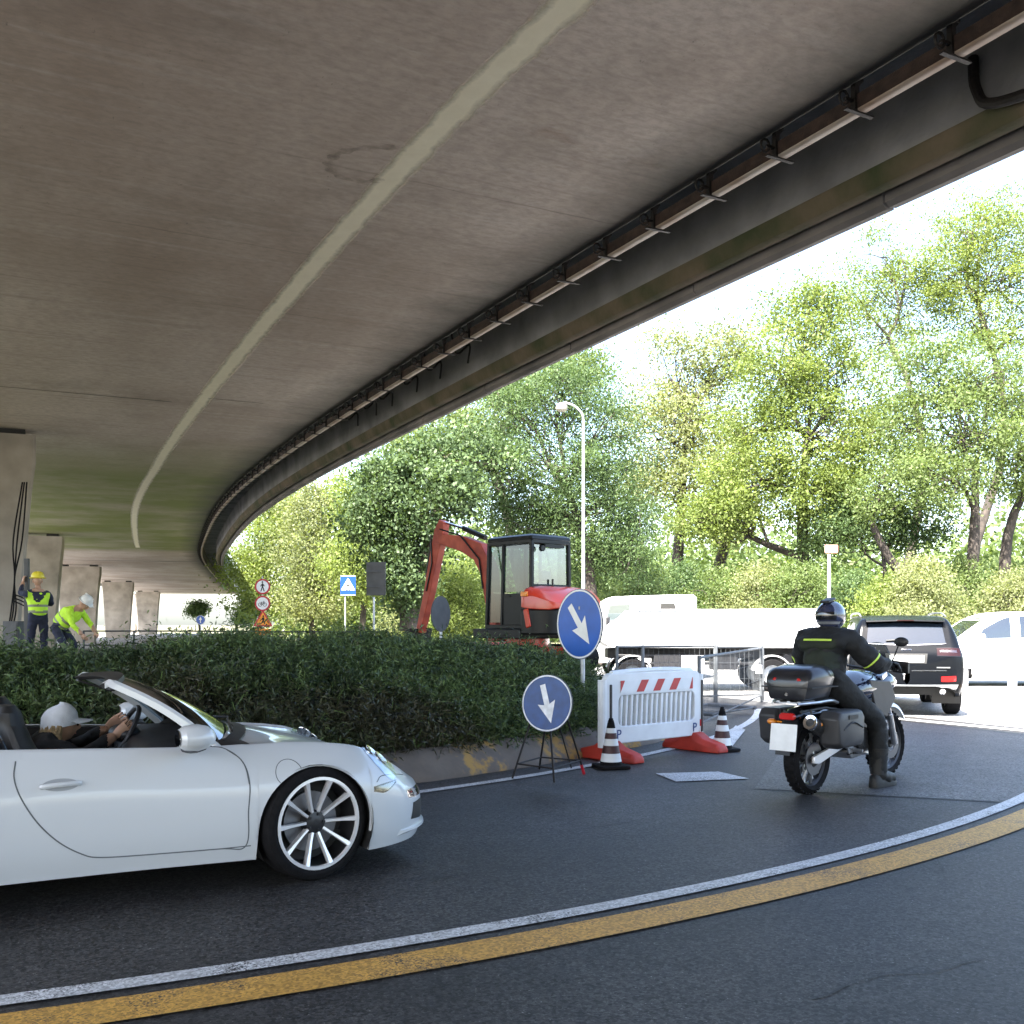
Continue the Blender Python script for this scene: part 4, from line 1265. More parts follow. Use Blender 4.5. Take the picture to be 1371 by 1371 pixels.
def patch(mb, bvh, lo, hi, nu, nv, fn, d, off, mi=0):
    """fill between two 2-D polylines, dropped on the body; fn(u,v)->ray start"""
    lo = catmull([(p[0], p[1], 0) for p in lo], 8); hi = catmull([(p[0], p[1], 0) for p in hi], 8)
    def ev(P, t):
        f = t * (len(P) - 1); i = min(int(f), len(P) - 2); return P[i] + (P[i + 1] - P[i]) * (f - i)
    rows = []
    for i in range(nu + 1):
        r = []
        for j in range(nv + 1):
            a, b_ = ev(lo, i / nu), ev(hi, i / nu)
            q = a + (b_ - a) * (j / nv)
            s = project(bvh, fn(q.x, q.y), d, off)
            r.append(s)
        rows.append(r)
    good = [(i, j) for i in range(nu + 1) for j in range(nv + 1) if rows[i][j] is not None]
    if not good: return
    for i in range(nu + 1):
        for j in range(nv + 1):
            if rows[i][j] is None:
                k = min(good, key=lambda g: (g[0] - i) ** 2 + (g[1] - j) ** 2)
                rows[i][j] = rows[k[0]][k[1]].copy()
    mb.loft(rows, False, False, mi)
def seam_path(mb, bvh, pts, fn, d, w=.005, off=.0015, n=8, closed=False, mi=0):
    P = catmull([(p[0], p[1], 0) for p in pts], n, closed)
    if closed: P.append(P[0])
    S = [project(bvh, fn(p.x, p.y), d, off) for p in P]
    S = [s for s in S if s is not None]
    rr = []
    dv = Vector(d)
    for i, p in enumerate(S):
        t = (S[min(i + 1, len(S) - 1)] - S[max(i - 1, 0)]).normalized()
        nn = t.cross(dv).normalized() * w / 2
        rr.append([p + nn, p - nn])
    mb.loft(rr, False, False, mi)
def disc_patch(mb, bvh, c, n, a, b_, off, rot=0, seg=28, rings=4, mi=0, shape=None):
    """an ellipse-like plate dropped on the body along -n"""
    x, y, d = frame_from(n)
    c = Vector(c)
    ctr = project(bvh, c + d * .4, -d, off) or c
    prev = [ctr] * seg
    rows = [[ctr + Vector((0, 0, 0))] * seg]
    for k in range(1, rings + 1):
        r = []
        for i in range(seg):
            t = 2 * PI * i / seg
            u, v = a * math.cos(t), b_ * math.sin(t)
            if shape: u, v = shape(t)
            u, v = (u * math.cos(rot) - v * math.sin(rot)) * k / rings, (u * math.sin(rot) + v * math.cos(rot)) * k / rings
            s = project(bvh, c + x * u + y * v + d * .4, -d, off)
            r.append(s if s is not None else prev[i])
        rows.append(r); prev = r
    mb.loft(rows, False, True, mi)

def wheel(name, parent, c, r, w, rr, spokes=10, steer=0.0, side=-1, style='split', rim_m=None, back_m=None, hub_m=None, tread=False):
    """wheel > tyre, rim, brake disc; axis along local y; side -1 = outer face towards -y"""
    o = empty(name, c, steer); o.parent = parent
    ax = (0, side, 0)
    h = w / 2
    mb = MB()
    mb.lathe([(rr, -h * .9), (rr + .02, -h), (r - .04, -h), (r - .012, -h * .86), (r, -h * .6), (r, h * .6), (r - .012, h * .86), (r - .04, h), (rr + .02, h), (rr, h * .9)], axis=ax, seg=48, ring=True)
    mb.build('tyre', M['rubber'], o)
    mb = MB()
    # barrel with bright lip
    mb.lathe([(rr + .004, h * .84), (rr + .004, h * .96), (rr - .014, h * .97), (rr - .018, h * .84)], axis=ax, seg=48, ring=True)
    x, y, d = frame_from(ax)
    for k in range(spokes):
        if style == 'twin':
            offs = (-.11, .11)
        else: offs = (0,)
        for of in offs:
            a = 2 * PI * k / spokes + of
            u = x * math.cos(a) + y * math.sin(a); t = -x * math.sin(a) + y * math.cos(a)
            rings = []
            for q, ww, dp in ((.055, .018, .50), (.30, .016, .58), (.62, .019, .72), (1.0, .030, .90)):
                rad = .05 + (rr - .065) * q
                p = u * rad + d * h * dp
                sc = rr / .25
                rings.append([p - t * ww / 2 * sc, p - t * ww * .38 * sc + d * .008, p + t * ww * .38 * sc + d * .008, p + t * ww / 2 * sc, p + t * ww * .4 * sc - d * .03, p - t * ww * .4 * sc - d * .03])
            mb.loft(rings)
    mb.build('rim', rim_m or M['alloy'], o, True, 0, 30)
    mb = MB()
    mb.lathe([(rr + .002, h * .84), (rr - .018, h * .84), (rr - .028, -h * .8), (rr - .010, -h * .8)], axis=ax, seg=40, ring=True)
    mb.build('rim_barrel', M['alloy_dark'], o)
    mb = MB()
    mb.lathe([(.001, h * .60), (.022, h * .62), (.030, h * .60), (.062, h * .56), (.070, h * .40), (.072, -.02)], axis=ax, seg=24)
    for k in range(5):
        a = 2 * PI * k / 5
        p = (x * math.cos(a) + y * math.sin(a)) * .05 + d * h * .56
        mb.cyl(p, p + d * .012, .009, seg=6)
    mb.build('hub', hub_m or M['alloy_dark'], o)
    mb = MB()
    mb.lathe([(.07, h * .02), (rr * .66, h * .02), (rr * .66, -h * .12), (.07, -h * .12)], axis=ax, seg=32, ring=True)
    mb.build('brake_disc', M['disc_steel'], o)
    mb = MB()
    mb.lathe([(.02, -h * .35), (rr - .03, -h * .35), (rr - .03, -h * .4), (.02, -h * .4)], axis=ax, seg=24)
    mb.build('inner_dish', M['black'], o)
    return o

# ------------------------------------------------------------------ white sports convertible
AX = math.radians(30)
car = empty('sports_convertible', (-1.565, 6.695, 0), AX, 'open white two-door sports convertible driving in from the left edge', 'car')
f_w = smooth_interp([-3.54, -3.52, -3.46, -3.34, -3.1, -2.8, -2.45, -2.0, -1.5, -1.0, -.5, 0, .25, .42, .55, .66, .76, .84, .895, .925, .935],
                    [.05, .25, .50, .70, .84, .905, .925, .912, .885, .875, .882, .892, .875, .835, .775, .70, .60, .48, .33, .15, .02])
f_zs = smooth_interp([-3.54, -3.3, -2.8, -2.45, -2.0, -1.65, -1.1, -.85, -.55, -.2, 0, .27, .42, .62, .75, .85, .935], [.60, .72, .81, .865, .862, .848, .825, .812, .800, .800, .790, .755, .705, .595, .52, .47, .43])
f_ys = smooth_interp([-3.54, -3, -2.45, -1.8, -1.2, -.6, 0, .3, .6, .8, .935], [.70, .74, .78, .86, .895, .855, .80, .80, .80, .74, .7])   # fraction of w
f_zc = smooth_interp([-3.54, -3.2, -2.6, -2.0, -1.7, -.62, -.3, 0, .3, .55, .72, .85, .935], [.60, .76, .90, .93, .93, .90, .865, .80, .725, .635, .555, .485, .435])
f_zb = smooth_interp([-3.54, -3.3, -2.9, -1.9, -.4, .4, .7, .935], [.36, .26, .19, .185, .165, .135, .135, .17])
def sec(x):
    w, zs, ys, zc, zb = (float(f(x)) for f in (f_w, f_zs, f_ys, f_zc, f_zb))
    ys = ys * w
    mid = zb + (zs - zb) * .52
    return [(w - .055, zb), (w - .012, zb + (zs - zb) * .22), (w, mid), (w - .006 - .15 * (w - ys), zb + (zs - zb) * .78), (ys, zs - .002),
            (ys * .90, zs + .004 - .012 * (x > -.4)), (ys * .62, zs * .42 + zc * .58 - .018 * (-.4 < x < .6)), (ys * .3, zc - .006), (0, zc)]
arches = [(0.0, .325, .345), (-2.45, .335, .355)]
xs = sorted(set([round(v, 4) for v in np.r_[np.linspace(-3.54, -3.0, 22), np.linspace(-3.0, .4, 120), np.linspace(.4, .80, 24), np.linspace(.80, .935, 22)]]))
st = arch_stations(xs, arches)
G = shell_grid(st, sec, arches, 16, 4)
JB = 15      # row index of the belt
door_poly = None
def in_open(x, j, z): return (-1.78 < x < -.60) and j >= JB + 4
body = mirror_mesh('body', G, M['car_white'], car, in_open, .03)
bv = bvh_of(body)
sideR = lambda x, z: (x, -1.4, z)
dR = (0, 1, 0)
# door: outline on the near side, lifted out of the body mesh so that it is a part of its own
door_out = [(-1.52, .842), (-1.575, .80), (-1.585, .72), (-1.555, .62), (-1.48, .49), (-1.38, .38), (-1.27, .305), (-1.18, .275), (-.95, .262), (-.56, .252), (-.415, .252), (-.405, .45), (-.395, .60), (-.42, .72), (-.50, .79), (-.58, .805)]
def in_poly(x, z, P):
    c = False
    for i in range(len(P)):
        a, b_ = P[i - 1], P[i]
        if (a[1] > z) != (b_[1] > z) and x < (b_[0] - a[0]) * (z - a[1]) / (b_[1] - a[1]) + a[0]: c = not c
    return c
def split_faces(o, test, name, m, parent):
    bm = bmesh.new(); bm.from_mesh(o.data)
    sel = [f for f in bm.faces if test(f.calc_center_median(), f.normal)]
    me2 = bpy.data.meshes.new(name)
    b2 = bmesh.new()
    mp = {}
    for f in sel:
        vs = []
        for v in f.verts:
            if v.index not in mp: mp[v.index] = b2.verts.new(v.co)
            vs.append(mp[v.index])
        b2.faces.new(vs)
    b2.to_mesh(me2); b2.free()
    bmesh.ops.delete(bm, geom=sel, context='FACES')
    bm.to_mesh(o.data); bm.free()
    me2.materials.append(m)
    o.data.shade_smooth()
    return link_mesh(name, me2, parent, True, 0, 50)
doors = []
for s in (-1, 1):
    dd_ = split_faces(body, lambda c, n, s=s: c.y * s > .5 and abs(n.z) < .93 and in_poly(c.x, c.z, door_out), 'door', M['car_white'], car)
    doors.append(dd_)
    mb = MB()
    fn = (lambda x, z: (x, -1.4, z)) if s < 0 else (lambda x, z: (x, 1.4, z))
    dv = (0, -s, 0)
    seam_path(mb, bv, door_out[1:-1], fn, dv, .007, .0012)
    mb.build('door_seam', M['seam'], dd_, False)
    mb = MB()     # recessed grip and bar
    disc_patch(mb, bv, (-1.37, s * .9, .675), (0, s, .10), .088, .032, .0015)
    mb.build('handle_cup', mat('cup_white', (.30, .32, .34), .3, coat=1), dd_, True)
    mb = MB()
    hp = [project(bv, fn(x, z), dv, o_) for x, z, o_ in ((-1.465, .667, .002), (-1.44, .668, .016), (-1.37, .671, .026), (-1.30, .672, .016), (-1.275, .672, .002))]
    mb.tube(catmull(hp, 5), .0135, 8)
    mb.build('handle', M['car_white'], dd_)
# panel seams: sill, fuel flap, bonnet, bumper
mb = MB()
seam_path(mb, bv, [(-.56, .252), (-.42, .252), (-.385, .252)], sideR, dR, .006)
seam_path(mb, bv, [(-.585, .808), (-.50, .79), (-.42, .72), (-.398, .60)], sideR, dR, .006, .002)
fl = [(-.165 + .078 * math.cos(a), .645 + .072 * math.sin(a)) for a in np.linspace(0, 2 * PI, 13)[:-1]]
seam_path(mb, bv, fl, sideR, dR, .0045, .0012, 4, True)
seam_path(mb, bv, [(.385, .545), (.43, .575), (.55, .565), (.66, .54)], sideR, dR, .005, .0012)
up = lambda x, y: (x, y, 1.5)
for s in (-1, 1):
    seam_path(mb, bv, [(-.38, s * .60), (-.1, s * .58), (.2, s * .53), (.5, s * .42), (.66, s * .22), (.70, 0)], up, (0, 0, -1), .006)
mb.build('panel_seam', M['seam'], car, False)
# headlights
M['head_inner'] = mat('head_inner', (.42, .46, .50), .2, .5, var=.35, vscale=14)
for s in (-1, 1):
    n = Vector((.60, s * .38, .72)).normalized()
    cc = (.475, s * .66, .69)
    mb = MB(); disc_patch(mb, bv, cc, n, .112, .185, .002, rot=s * .30)
    hl = mb.build('headlight', M['head_inner'], car)
    mb = MB(); disc_patch(mb, bv, cc, n, .106, .178, .007, rot=s * .30); mb.build('lens', M['lens_clear'], hl)
    mb = MB()
    for dx, dy in ((.03, .01), (-.06, -.02)):
        q = project(bv, Vector(cc) + n * .4 + Vector((dx, s * dy, 0)), -n, .003)
        if q: mb.lathe([(.05, .0), (.052, .004), (.040, .004), (.034, .0005)], tuple(q), tuple(n), 20)
    mb.build('lamp_ring', M['chrome'], hl)
# side marker, front light strip, intakes, lip
for s in (-1, 1):
    fn = (lambda x, z: (x, -1.4, z)) if s < 0 else (lambda x, z: (x, 1.4, z))
    mb = MB(); patch(mb, bv, [(.375, .50), (.45, .488), (.535, .525)], [(.375, .515), (.45, .525), (.535, .53)], 10, 3, fn, (0, -s, 0), .005)
    sm_ = mb.build('side_marker', M['lens_clear'], car)
    mb = MB(); patch(mb, bv, [(.362, .492), (.45, .478), (.55, .522)], [(.362, .523), (.45, .533), (.55, .537)], 10, 3, fn, (0, -s, 0), .002); mb.build('marker_seal', M['black_gloss'], sm_)
front = lambda y, z: (1.6, y, z)
dF = (-1, 0, 0)
for s in (-1, 1):
    mb = MB(); patch(mb, bv, [(s * .42, .400), (s * .56, .405), (s * .68, .415)], [(s * .42, .435), (s * .56, .445), (s * .68, .45)], 10, 2, front, dF, .004); mb.build('light_strip', M['lens_clear'], car)
    mb = MB(); patch(mb, bv, [(s * .40, .392), (s * .56, .397), (s * .70, .407)], [(s * .40, .444), (s * .56, .454), (s * .70, .459)], 10, 2, front, dF, .0015); mb.build('light_housing', M['black_gloss'], car)
    mb = MB(); patch(mb, bv, [(s * .36, .25), (s * .52, .25), (s * .68, .27)], [(s * .36, .355), (s * .52, .37), (s * .66, .37)], 10, 4, front, dF, .002); mb.build('air_intake', M['black'], car)
mb = MB(); patch(mb, bv, [(-.30, .22), (0, .22), (.30, .22)], [(-.30, .30), (0, .30), (.30, .30)], 12, 3, front, dF, .002); mb.build('centre_intake', M['black'], car)
mb = MB()
lipP = []
for y in np.linspace(-.74, .74, 25):
    q = project(bv, (1.6, y, .205), dF, .0)
    if q: lipP.append(q + Vector((.012, 0, 0)))
mb.loft([[p + Vector((-.05, 0, .03)), p + Vector((.015, 0, .012)), p + Vector((.018, 0, -.004)), p + Vector((-.05, 0, -.03))] for p in lipP], True, True)
mb.build('front_lip', M['car_white'], car)
# wheel-well liners
for xc, zc, r in arches:
    for s in (-1, 1):
        mb = MB()
        rg = []
        for y in (.86, .55):
            rg.append([Vector((xc - (r + .01) * math.cos(a), s * y, zc + (r + .01) * math.sin(a))) for a in np.linspace(-.5, PI + .5, 20)])
        rg.append([Vector((xc - .02 * math.cos(a), s * .55, zc + .02 * math.sin(a))) for a in np.linspace(-.5, PI + .5, 20)])
        mb.loft(rg, False, False)
        mb.build('wheel_liner', M['black'], car)
mb = MB(); mb.box((-1.40, 0, .20), (3.5, 1.35, .10)); mb.build('underbody', M['black'], car)
# wheels
for xc, y, rad, st_ in ((0, -.745, .336, R(11)), (0, .745, .336, R(11)), (-2.45, -.75, .345, 0), (-2.45, .75, .345, 0)):
    wheel('wheel', car, (xc, y, rad), rad, .23 if xc == 0 else .28, .266, 10, st_, -1 if y < 0 else 1)
# cockpit tub, dash, seats
mb = MB()
tub = []
for x in np.linspace(-1.82, -.50, 14):
    yb = float(f_w(x)) * float(f_ys(x)) * .90 - .012
    zt = float(f_zs(x)) - .004
    tub.append([Vector((x, -yb, zt)), Vector((x, -yb + .035, zt - .06)), Vector((x, -yb + .06, .35)), Vector((x, yb - .06, .35)), Vector((x, yb - .035, zt - .06)), Vector((x, yb, zt))])
mb.loft(tub, False, False)
mb.loft([tub[0], [Vector((-1.82, p.y, max(p.z, .35))) * 1.0 for p in tub[0]]], False, False)
mb.box((-1.84, 0, .62), (.04, 1.45, .52))
mb.build('cockpit_tub', M['leather'], car, False)
mb = MB()
prof_d = [(-.92, .60), (-.90, .74), (-.84, .80), (-.70, .825), (-.45, .83), (-.36, .815), (-.36, .60)]
yy = [-.70, -.62, -.3, 0, .3, .62, .70]
mb.loft([[Vector((x + .05 * (abs(y) > .65), y, z - .03 * (abs(y) > .65))) for x, z in prof_d] for y in yy])
mb.ball((-.86, .36, .80), .12, sc=(.8, 1.5, .5))
mb.build('dashboard', M['black_plastic'], car, True, 0, 50)
def seat_mb(y):
    mb = MB()
    S = []
    for z, x, hw, th in ((.38, -1.36, .25, .10), (.55, -1.42, .26, .11), (.72, -1.49, .255, .10), (.86, -1.545, .22, .085), (.95, -1.575, .14, .08), (1.02, -1.585, .135, .07), (1.055, -1.59, .09, .045)):
        S.append([Vector((x + math.cos(a) * th, y + math.sin(a) * hw, z)) for a in np.linspace(0, 2 * PI, 17)[:-1]])
    mb.loft(S)
    S = []
    for x, hw, th in ((-1.42, .22, .06), (-1.2, .25, .08), (-.98, .25, .08), (-.90, .20, .04)):
        S.append([Vector((x, y + math.sin(a) * hw, .40 + math.cos(a) * th)) for a in np.linspace(0, 2 * PI, 13)[:-1]])
    mb.loft(S)
    return mb
for y in (-.36, .36): seat_mb(y).build('seat', M['leather'], car)
# black folded wind blocker post by the near seat
mb = MB(); mb.tube([(-1.60, -.70, .80), (-1.64, -.69, .90), (-1.70, -.67, 1.0), (-1.71, -.5, 1.02), (-1.71, .5, 1.02), (-1.70, .67, 1.0), (-1.60, .70, .80)], .014, 8)
mb.build('wind_deflector', M['black_gloss'], car)
mb = MB(); mb.beam((-1.676, -.685, .955), (-1.700, -.68, .995), .022, .030); mb.build('belt_guide', M['chrome'], car, False)
# steering wheel
mb = MB()
cx = Vector((-.86, .36, .80)); axw = Vector((-.88, 0, .47)).normalized(); x_, y_, _ = frame_from(axw)
mb.tube([cx + (x_ * math.cos(a) + y_ * math.sin(a)) * .18 for a in np.linspace(0, 2 * PI, 25)], .016, 8, False)
for a in (0, PI, -PI / 2): mb.beam(cx, cx + (x_ * math.cos(a) + y_ * math.sin(a)) * .18, .03, .012)
mb.lathe([(.06, -.02), (.06, .015), (.03, .03)], tuple(cx), tuple(axw), 16)
mb.cyl(cx, cx - axw * .2, .03)
mb.build('steering_wheel', M['black_plastic'], car)
M['screen_glass'] = glass_mat('screen_glass', (0.13, 0.15, 0.15), 0.3)
# windscreen: frame and glass
TOPX, TOPZ, TOPY = -1.06, 1.165, .535
BX, BZ, BY = -.545, .805, .705
def ws(u, v):
    """u -1..1 across, v 0..1 up"""
    base = Vector((BX + .235 * (1 - u * u), BY * u, BZ + .055 * (1 - u * u)))
    top = Vector((TOPX + .10 * (1 - u * u), TOPY * u, TOPZ + .025 * (1 - u * u)))
    p = base + (top - base) * v
    p += Vector((.35, 0, .6)).normalized() * .030 * math.sin(PI * v)
    return p
mb = MB(); mb.loft([[ws(u, v) for v in np.linspace(.02, .98, 9)] for u in np.linspace(-.985, .985, 17)], False, False)
mb.build('windscreen', M['screen_glass'], car)
for s in (-1, 1):
    mb = MB()
    rg = []
    for v in np.r_[np.linspace(-.06, .90, 12), .96, 1.0]:
        p = ws(s, v); w2 = .030 - .004 * v
        back = Vector((-.045, 0, -.03))
        rg.append([p + Vector((.018, s * .006, .014)), p + Vector((0.002, s * .016, .004)), p + back * .6 + Vector((0, s * .010, 0)), p + back * .6 + Vector((0, -s * .012, 0)), p + Vector((0.0, -s * .018, 0))])
    # curl round into the header
    for k, q in enumerate((.12, .3)):
        p = ws(s * (1 - q * .18), 1.0) + Vector((-.018 * (k + 1), 0, .004))
        back = Vector((-.03, 0, -.010))
        rg.append([p + Vector((.020, 0, .014)), p + Vector((0.0, s * .008, .018)), p + back + Vector((0, 0, .01)), p + back + Vector((0, 0, -.02)), p + Vector((0, 0, -.014))])
    mb.loft(rg)
    mb.build('screen_pillar', M['car_white'], car)
mb = MB()
rg = []
for u in np.linspace(-.97, .97, 17):
    p = ws(u, 1.0)
    rg.append([p + Vector((.025, 0, -.006)), p + Vector((.015, 0, .016)), p + Vector((-.04, 0, .014)), p + Vector((-.085, 0, -.012)), p + Vector((-.05, 0, -.03))])
mb.loft(rg)
mb.build('header_rail', M['black_plastic'], car)
mb = MB()
rg = []
for u in np.linspace(-.9, .9, 13):
    p = ws(u, 0.0) + Vector((.045, 0, .0)); rg.append([p + Vector((-.03, 0, .012)), p + Vector((.05, 0, -.002)), p + Vector((.05, 0, -.04)), p + Vector((-.03, 0, -.04))])
mb.loft(rg)
mb.tube([ws(-.75, .02) + Vector((.05, 0, .03)), ws(-.1, .05) + Vector((.03, 0, .02))], .008, 6); mb.tube([ws(.1, .02) + Vector((.05, 0, .03)), ws(.65, .06) + Vector((.03, 0, .02))], .008, 6)
mb.build('scuttle', M['black_plastic'], car)
mb = MB()
mb.box((-1.0, 0, 1.125), (.03, .22, .055)); mb.cyl((-1.0, 0, 1.15), (-.985, 0, 1.18), .008)
mb.build('interior_mirror', M['black_plastic'], car, True, .01)
for s in (-1, 1):
    p = ws(s, .5)
    mb = MB()
    mb.box((-1.02, s * .52, 1.10), (.22, .10, .016), (0, R(20), 0)); mb.build('sun_visor', M['leather'], car, True, .005) if s > 0 else None
# door mirrors
for s in (-1, 1):
    mb = MB()
    S = []
    for t, a, b_ in ((-.100, .015, .02), (-.095, .065, .050), (-.07, .088, .066), (0, .092, .074), (.05, .075, .062), (.085, .045, .040), (.10, .012, .012)):
        S.append([Vector((-.70 + t, s * (.945 + math.cos(q) * a), .885 + math.sin(q) * b_)) for q in np.linspace(0, 2 * PI, 19)[:-1]])
    mb.loft(S)
    mo = mb.build('door_mirror', M['car_white'], car)
    mb = MB(); mb.lathe([(.001, 0), (1, .0), (1, .003), (.001, .003)], axis=(0, 0, 1), seg=24)
    g = mb.build('mirror_glass', M['chrome'], mo); g.location = (-.801, s * .945, .885); g.rotation_euler = (0, R(-90), 0); g.scale = (.046, .066, 1)
    mb = MB()
    mb.loft([[Vector((-.70 + math.cos(q) * .055, s * y, z + math.sin(q) * .022)) for q in np.linspace(0, 2 * PI, 11)[:-1]] for y, z in ((.79, .806), (.86, .812), (.91, .822), (.95, .83))])
    mb.build('mirror_foot', M['black_plastic'], mo)
# rear lamps
for s in (-1, 1):
    mb = MB(); patch(mb, bv, [(s * .45, .64), (s * .62, .64), (s * .78, .65)], [(s * .45, .69), (s * .62, .70), (s * .78, .70)], 10, 2, lambda y, z: (-4.2, y, z), (1, 0, 0), .004); mb.build('tail_light', M['lens_red'], car)
mb = MB(); mb.box((-1.98, 0, .925), (.40, 1.20, .05)); mb.build('hood_cover', M['dark_cloth'], car, True, .02)
# ------------------------------------------------------------------ closed cars
def closed_car(name, loc, rz, label, cat, m, P, wheels_x, tr, wb_r=.36, rim=.225, side_windows=(), roof_m=None, group=None):
    """P: dict of tables w, zb, belt (y fraction, z), roof (y, z), zc"""
    root = empty(name, loc, rz, label, cat, group)
    fw, fzb, fby, fbz, fry, frz = (smooth_interp(*P[k]) for k in ('w', 'zb', 'by', 'bz', 'ry', 'rz'))
    def sec(x):
        w, zb, by, bz, ry, rz_ = (float(f(x)) for f in (fw, fzb, fby, fbz, fry, frz))
        by *= w; ry *= w
        g = max(rz_ - bz, .01)
        return [(w - .07, zb), (w - .012, zb + (bz - zb) * .25), (w, zb + (bz - zb) * .55), (w - .02 * w, zb + (bz - zb) * .85), (by, bz),
                (by * .55 + ry * .45 + .012, bz + g * .5), (ry, rz_ - g * .07), (ry * .86, rz_ - g * .012), (ry * .45, rz_), (0, rz_ + g * .012)]
    arches = [(xc, wb_r, wb_r + .045) for xc in wheels_x]
    x0, x1 = P['w'][0][0], P['w'][0][-1]
    xs = sorted(set(np.round(np.r_[np.linspace(x0, x0 + .35, 22), np.linspace(x0 + .35, x1 - .35, 70), np.linspace(x1 - .35, x1, 22)], 4)))
    G = shell_grid(arch_stations(xs, arches), sec, arches, 14, 4)
    body = mirror_mesh('body', G, m, root)
    bv = bvh_of(body)
    mb = MB()
    L = x1 - x0
    mb.box(((x0 + x1) / 2, 0, P['zb'][1][2] + .08), (L * .9, 1.2, .12)); mb.build('underbody', M['black'], root)
    for i, xc in enumerate(wheels_x):
        for s in (-1, 1):
            wheel('wheel', root, (xc, s * (tr), wb_r), wb_r, .23, rim, 10, 0, s, 'split', M['alloy'])
    for xc in wheels_x:
        for s in (-1, 1):
            mb = MB()
            mb.loft([[Vector((xc - q * math.cos(a), s * y, wb_r + q * math.sin(a))) for a in np.linspace(-.4, PI + .4, 16)] for y, q in ((tr + .08, wb_r + .05), (.45, wb_r + .05), (.45, .02))], False, False)
            mb.build('wheel_liner', M['black'], root)
    for s in (-1, 1):
        fn = (lambda x, z: (x, -1.6, z)) if s < 0 else (lambda x, z: (x, 1.6, z))
        for lo, hi in side_windows:
            mb = MB(); patch(mb, bv, lo, hi, 14, 6, fn, (0, -s, 0), .004); mb.build('side_window', M['dark_glass'], root)
    return root, body, bv

# black SUV seen from behind
SUV = dict(
    w=([-2.20, -2.19, -2.165, -2.12, -2.03, -1.85, -1.2, 0, 1.2, 1.7, 1.95, 2.1, 2.17, 2.20], [.05, .42, .72, .845, .885, .905, .915, .905, .905, .88, .80, .62, .35, .05]),
    zb=([-2.20, -2.1, -1.9, -1.0, 1.0, 1.9, 2.2], [.50, .40, .33, .26, .25, .27, .36]),
    by=([-2.2, -1.8, 0, 1, 2.2], [.94, .935, .93, .93, .92]),
    bz=([-2.20, -2.15, -2.08, -1.9, -1.0, 0, .9, 1.3, 1.9, 2.2], [.80, 1.00, 1.08, 1.11, 1.08, 1.05, 1.02, 1.00, .92, .62]),
    ry=([-2.2, -2.05, -1.8, -1, 0, .4, 1.0, 2.2], [.88, .80, .745, .735, .74, .75, .80, .80]),
    rz=([-2.20, -2.16, -2.10, -2.02, -1.93, -1.82, -1.6, -1.0, -.2, .35, .75, 1.08, 1.3, 1.9, 2.2], [.81, 1.01, 1.14, 1.32, 1.49, 1.58, 1.61, 1.64, 1.64, 1.59, 1.38, 1.10, 1.03, .95, .64]))
M['lens_smoked'] = mat('lens_smoked', (.020, .006, .007), .15, spec=.3)
M['car_black'] = mat('car_black', (0.004, 0.005, 0.007), .2, spec=.16)
suv, sbody, sbv = closed_car('black_suv', (6.86, 18.55, 0), R(90 - 14), 'black sport utility car seen from behind in the bright exit lane', 'car', M['car_black'], SUV, (-1.33, 1.30), .80, .355, .235,
    side_windows=[([(-1.86, 1.19), (-1.5, 1.16), (-1.12, 1.14)], [(-1.72, 1.40), (-1.5, 1.48), (-1.12, 1.51)]), ([(-1.05, 1.135), (-.6, 1.12), (-.10, 1.105)], [(-1.05, 1.51), (-.6, 1.53), (-.10, 1.53)]), ([(-.02, 1.10), (.4, 1.09), (.80, 1.08)], [(-.02, 1.53), (.2, 1.50), (.62, 1.28)])])
rear = lambda y, z: (-3.2, y, z)
dB = (1, 0, 0)
mb = MB(); patch(mb, sbv, [(-.60, 1.19), (0, 1.165), (.60, 1.19)], [(-.56, 1.49), (0, 1.51), (.56, 1.49)], 16, 8, rear, dB, .005); rw = mb.build('rear_window', M['sky_glass'], suv)
mb = MB(); mb.tube([project(sbv, rear(-.02, 1.21), dB, .03), project(sbv, rear(.12, 1.225), dB, .03), project(sbv, rear(.30, 1.215), dB, .02)], .016, 6); mb.build('wiper', M['black'], rw)
mb = MB()
mb.loft([[Vector((-1.72, y, 1.615 - .02 * abs(y))), Vector((-2.02, y, 1.565 - .03 * abs(y))), Vector((-2.03, y, 1.545 - .03 * abs(y))), Vector((-1.72, y, 1.57 - .02 * abs(y)))] for y in np.linspace(-.60, .60, 9)])
sp_ = mb.build('roof_spoiler', M['car_black'], suv)
mb = MB(); mb.box((-2.034, 0, 1.552), (.006, .26, .016)); mb.build('brake_lamp', M['lens_smoked'], sp_)
mb = MB()
for s in (-1, 1): mb.tube(catmull([(.35, s * .66, 1.60), (0, s * .665, 1.67), (-1.2, s * .66, 1.675), (-1.7, s * .655, 1.62)], 5), .016, 6)
mb.build('roof_rail', M['steel'], suv)
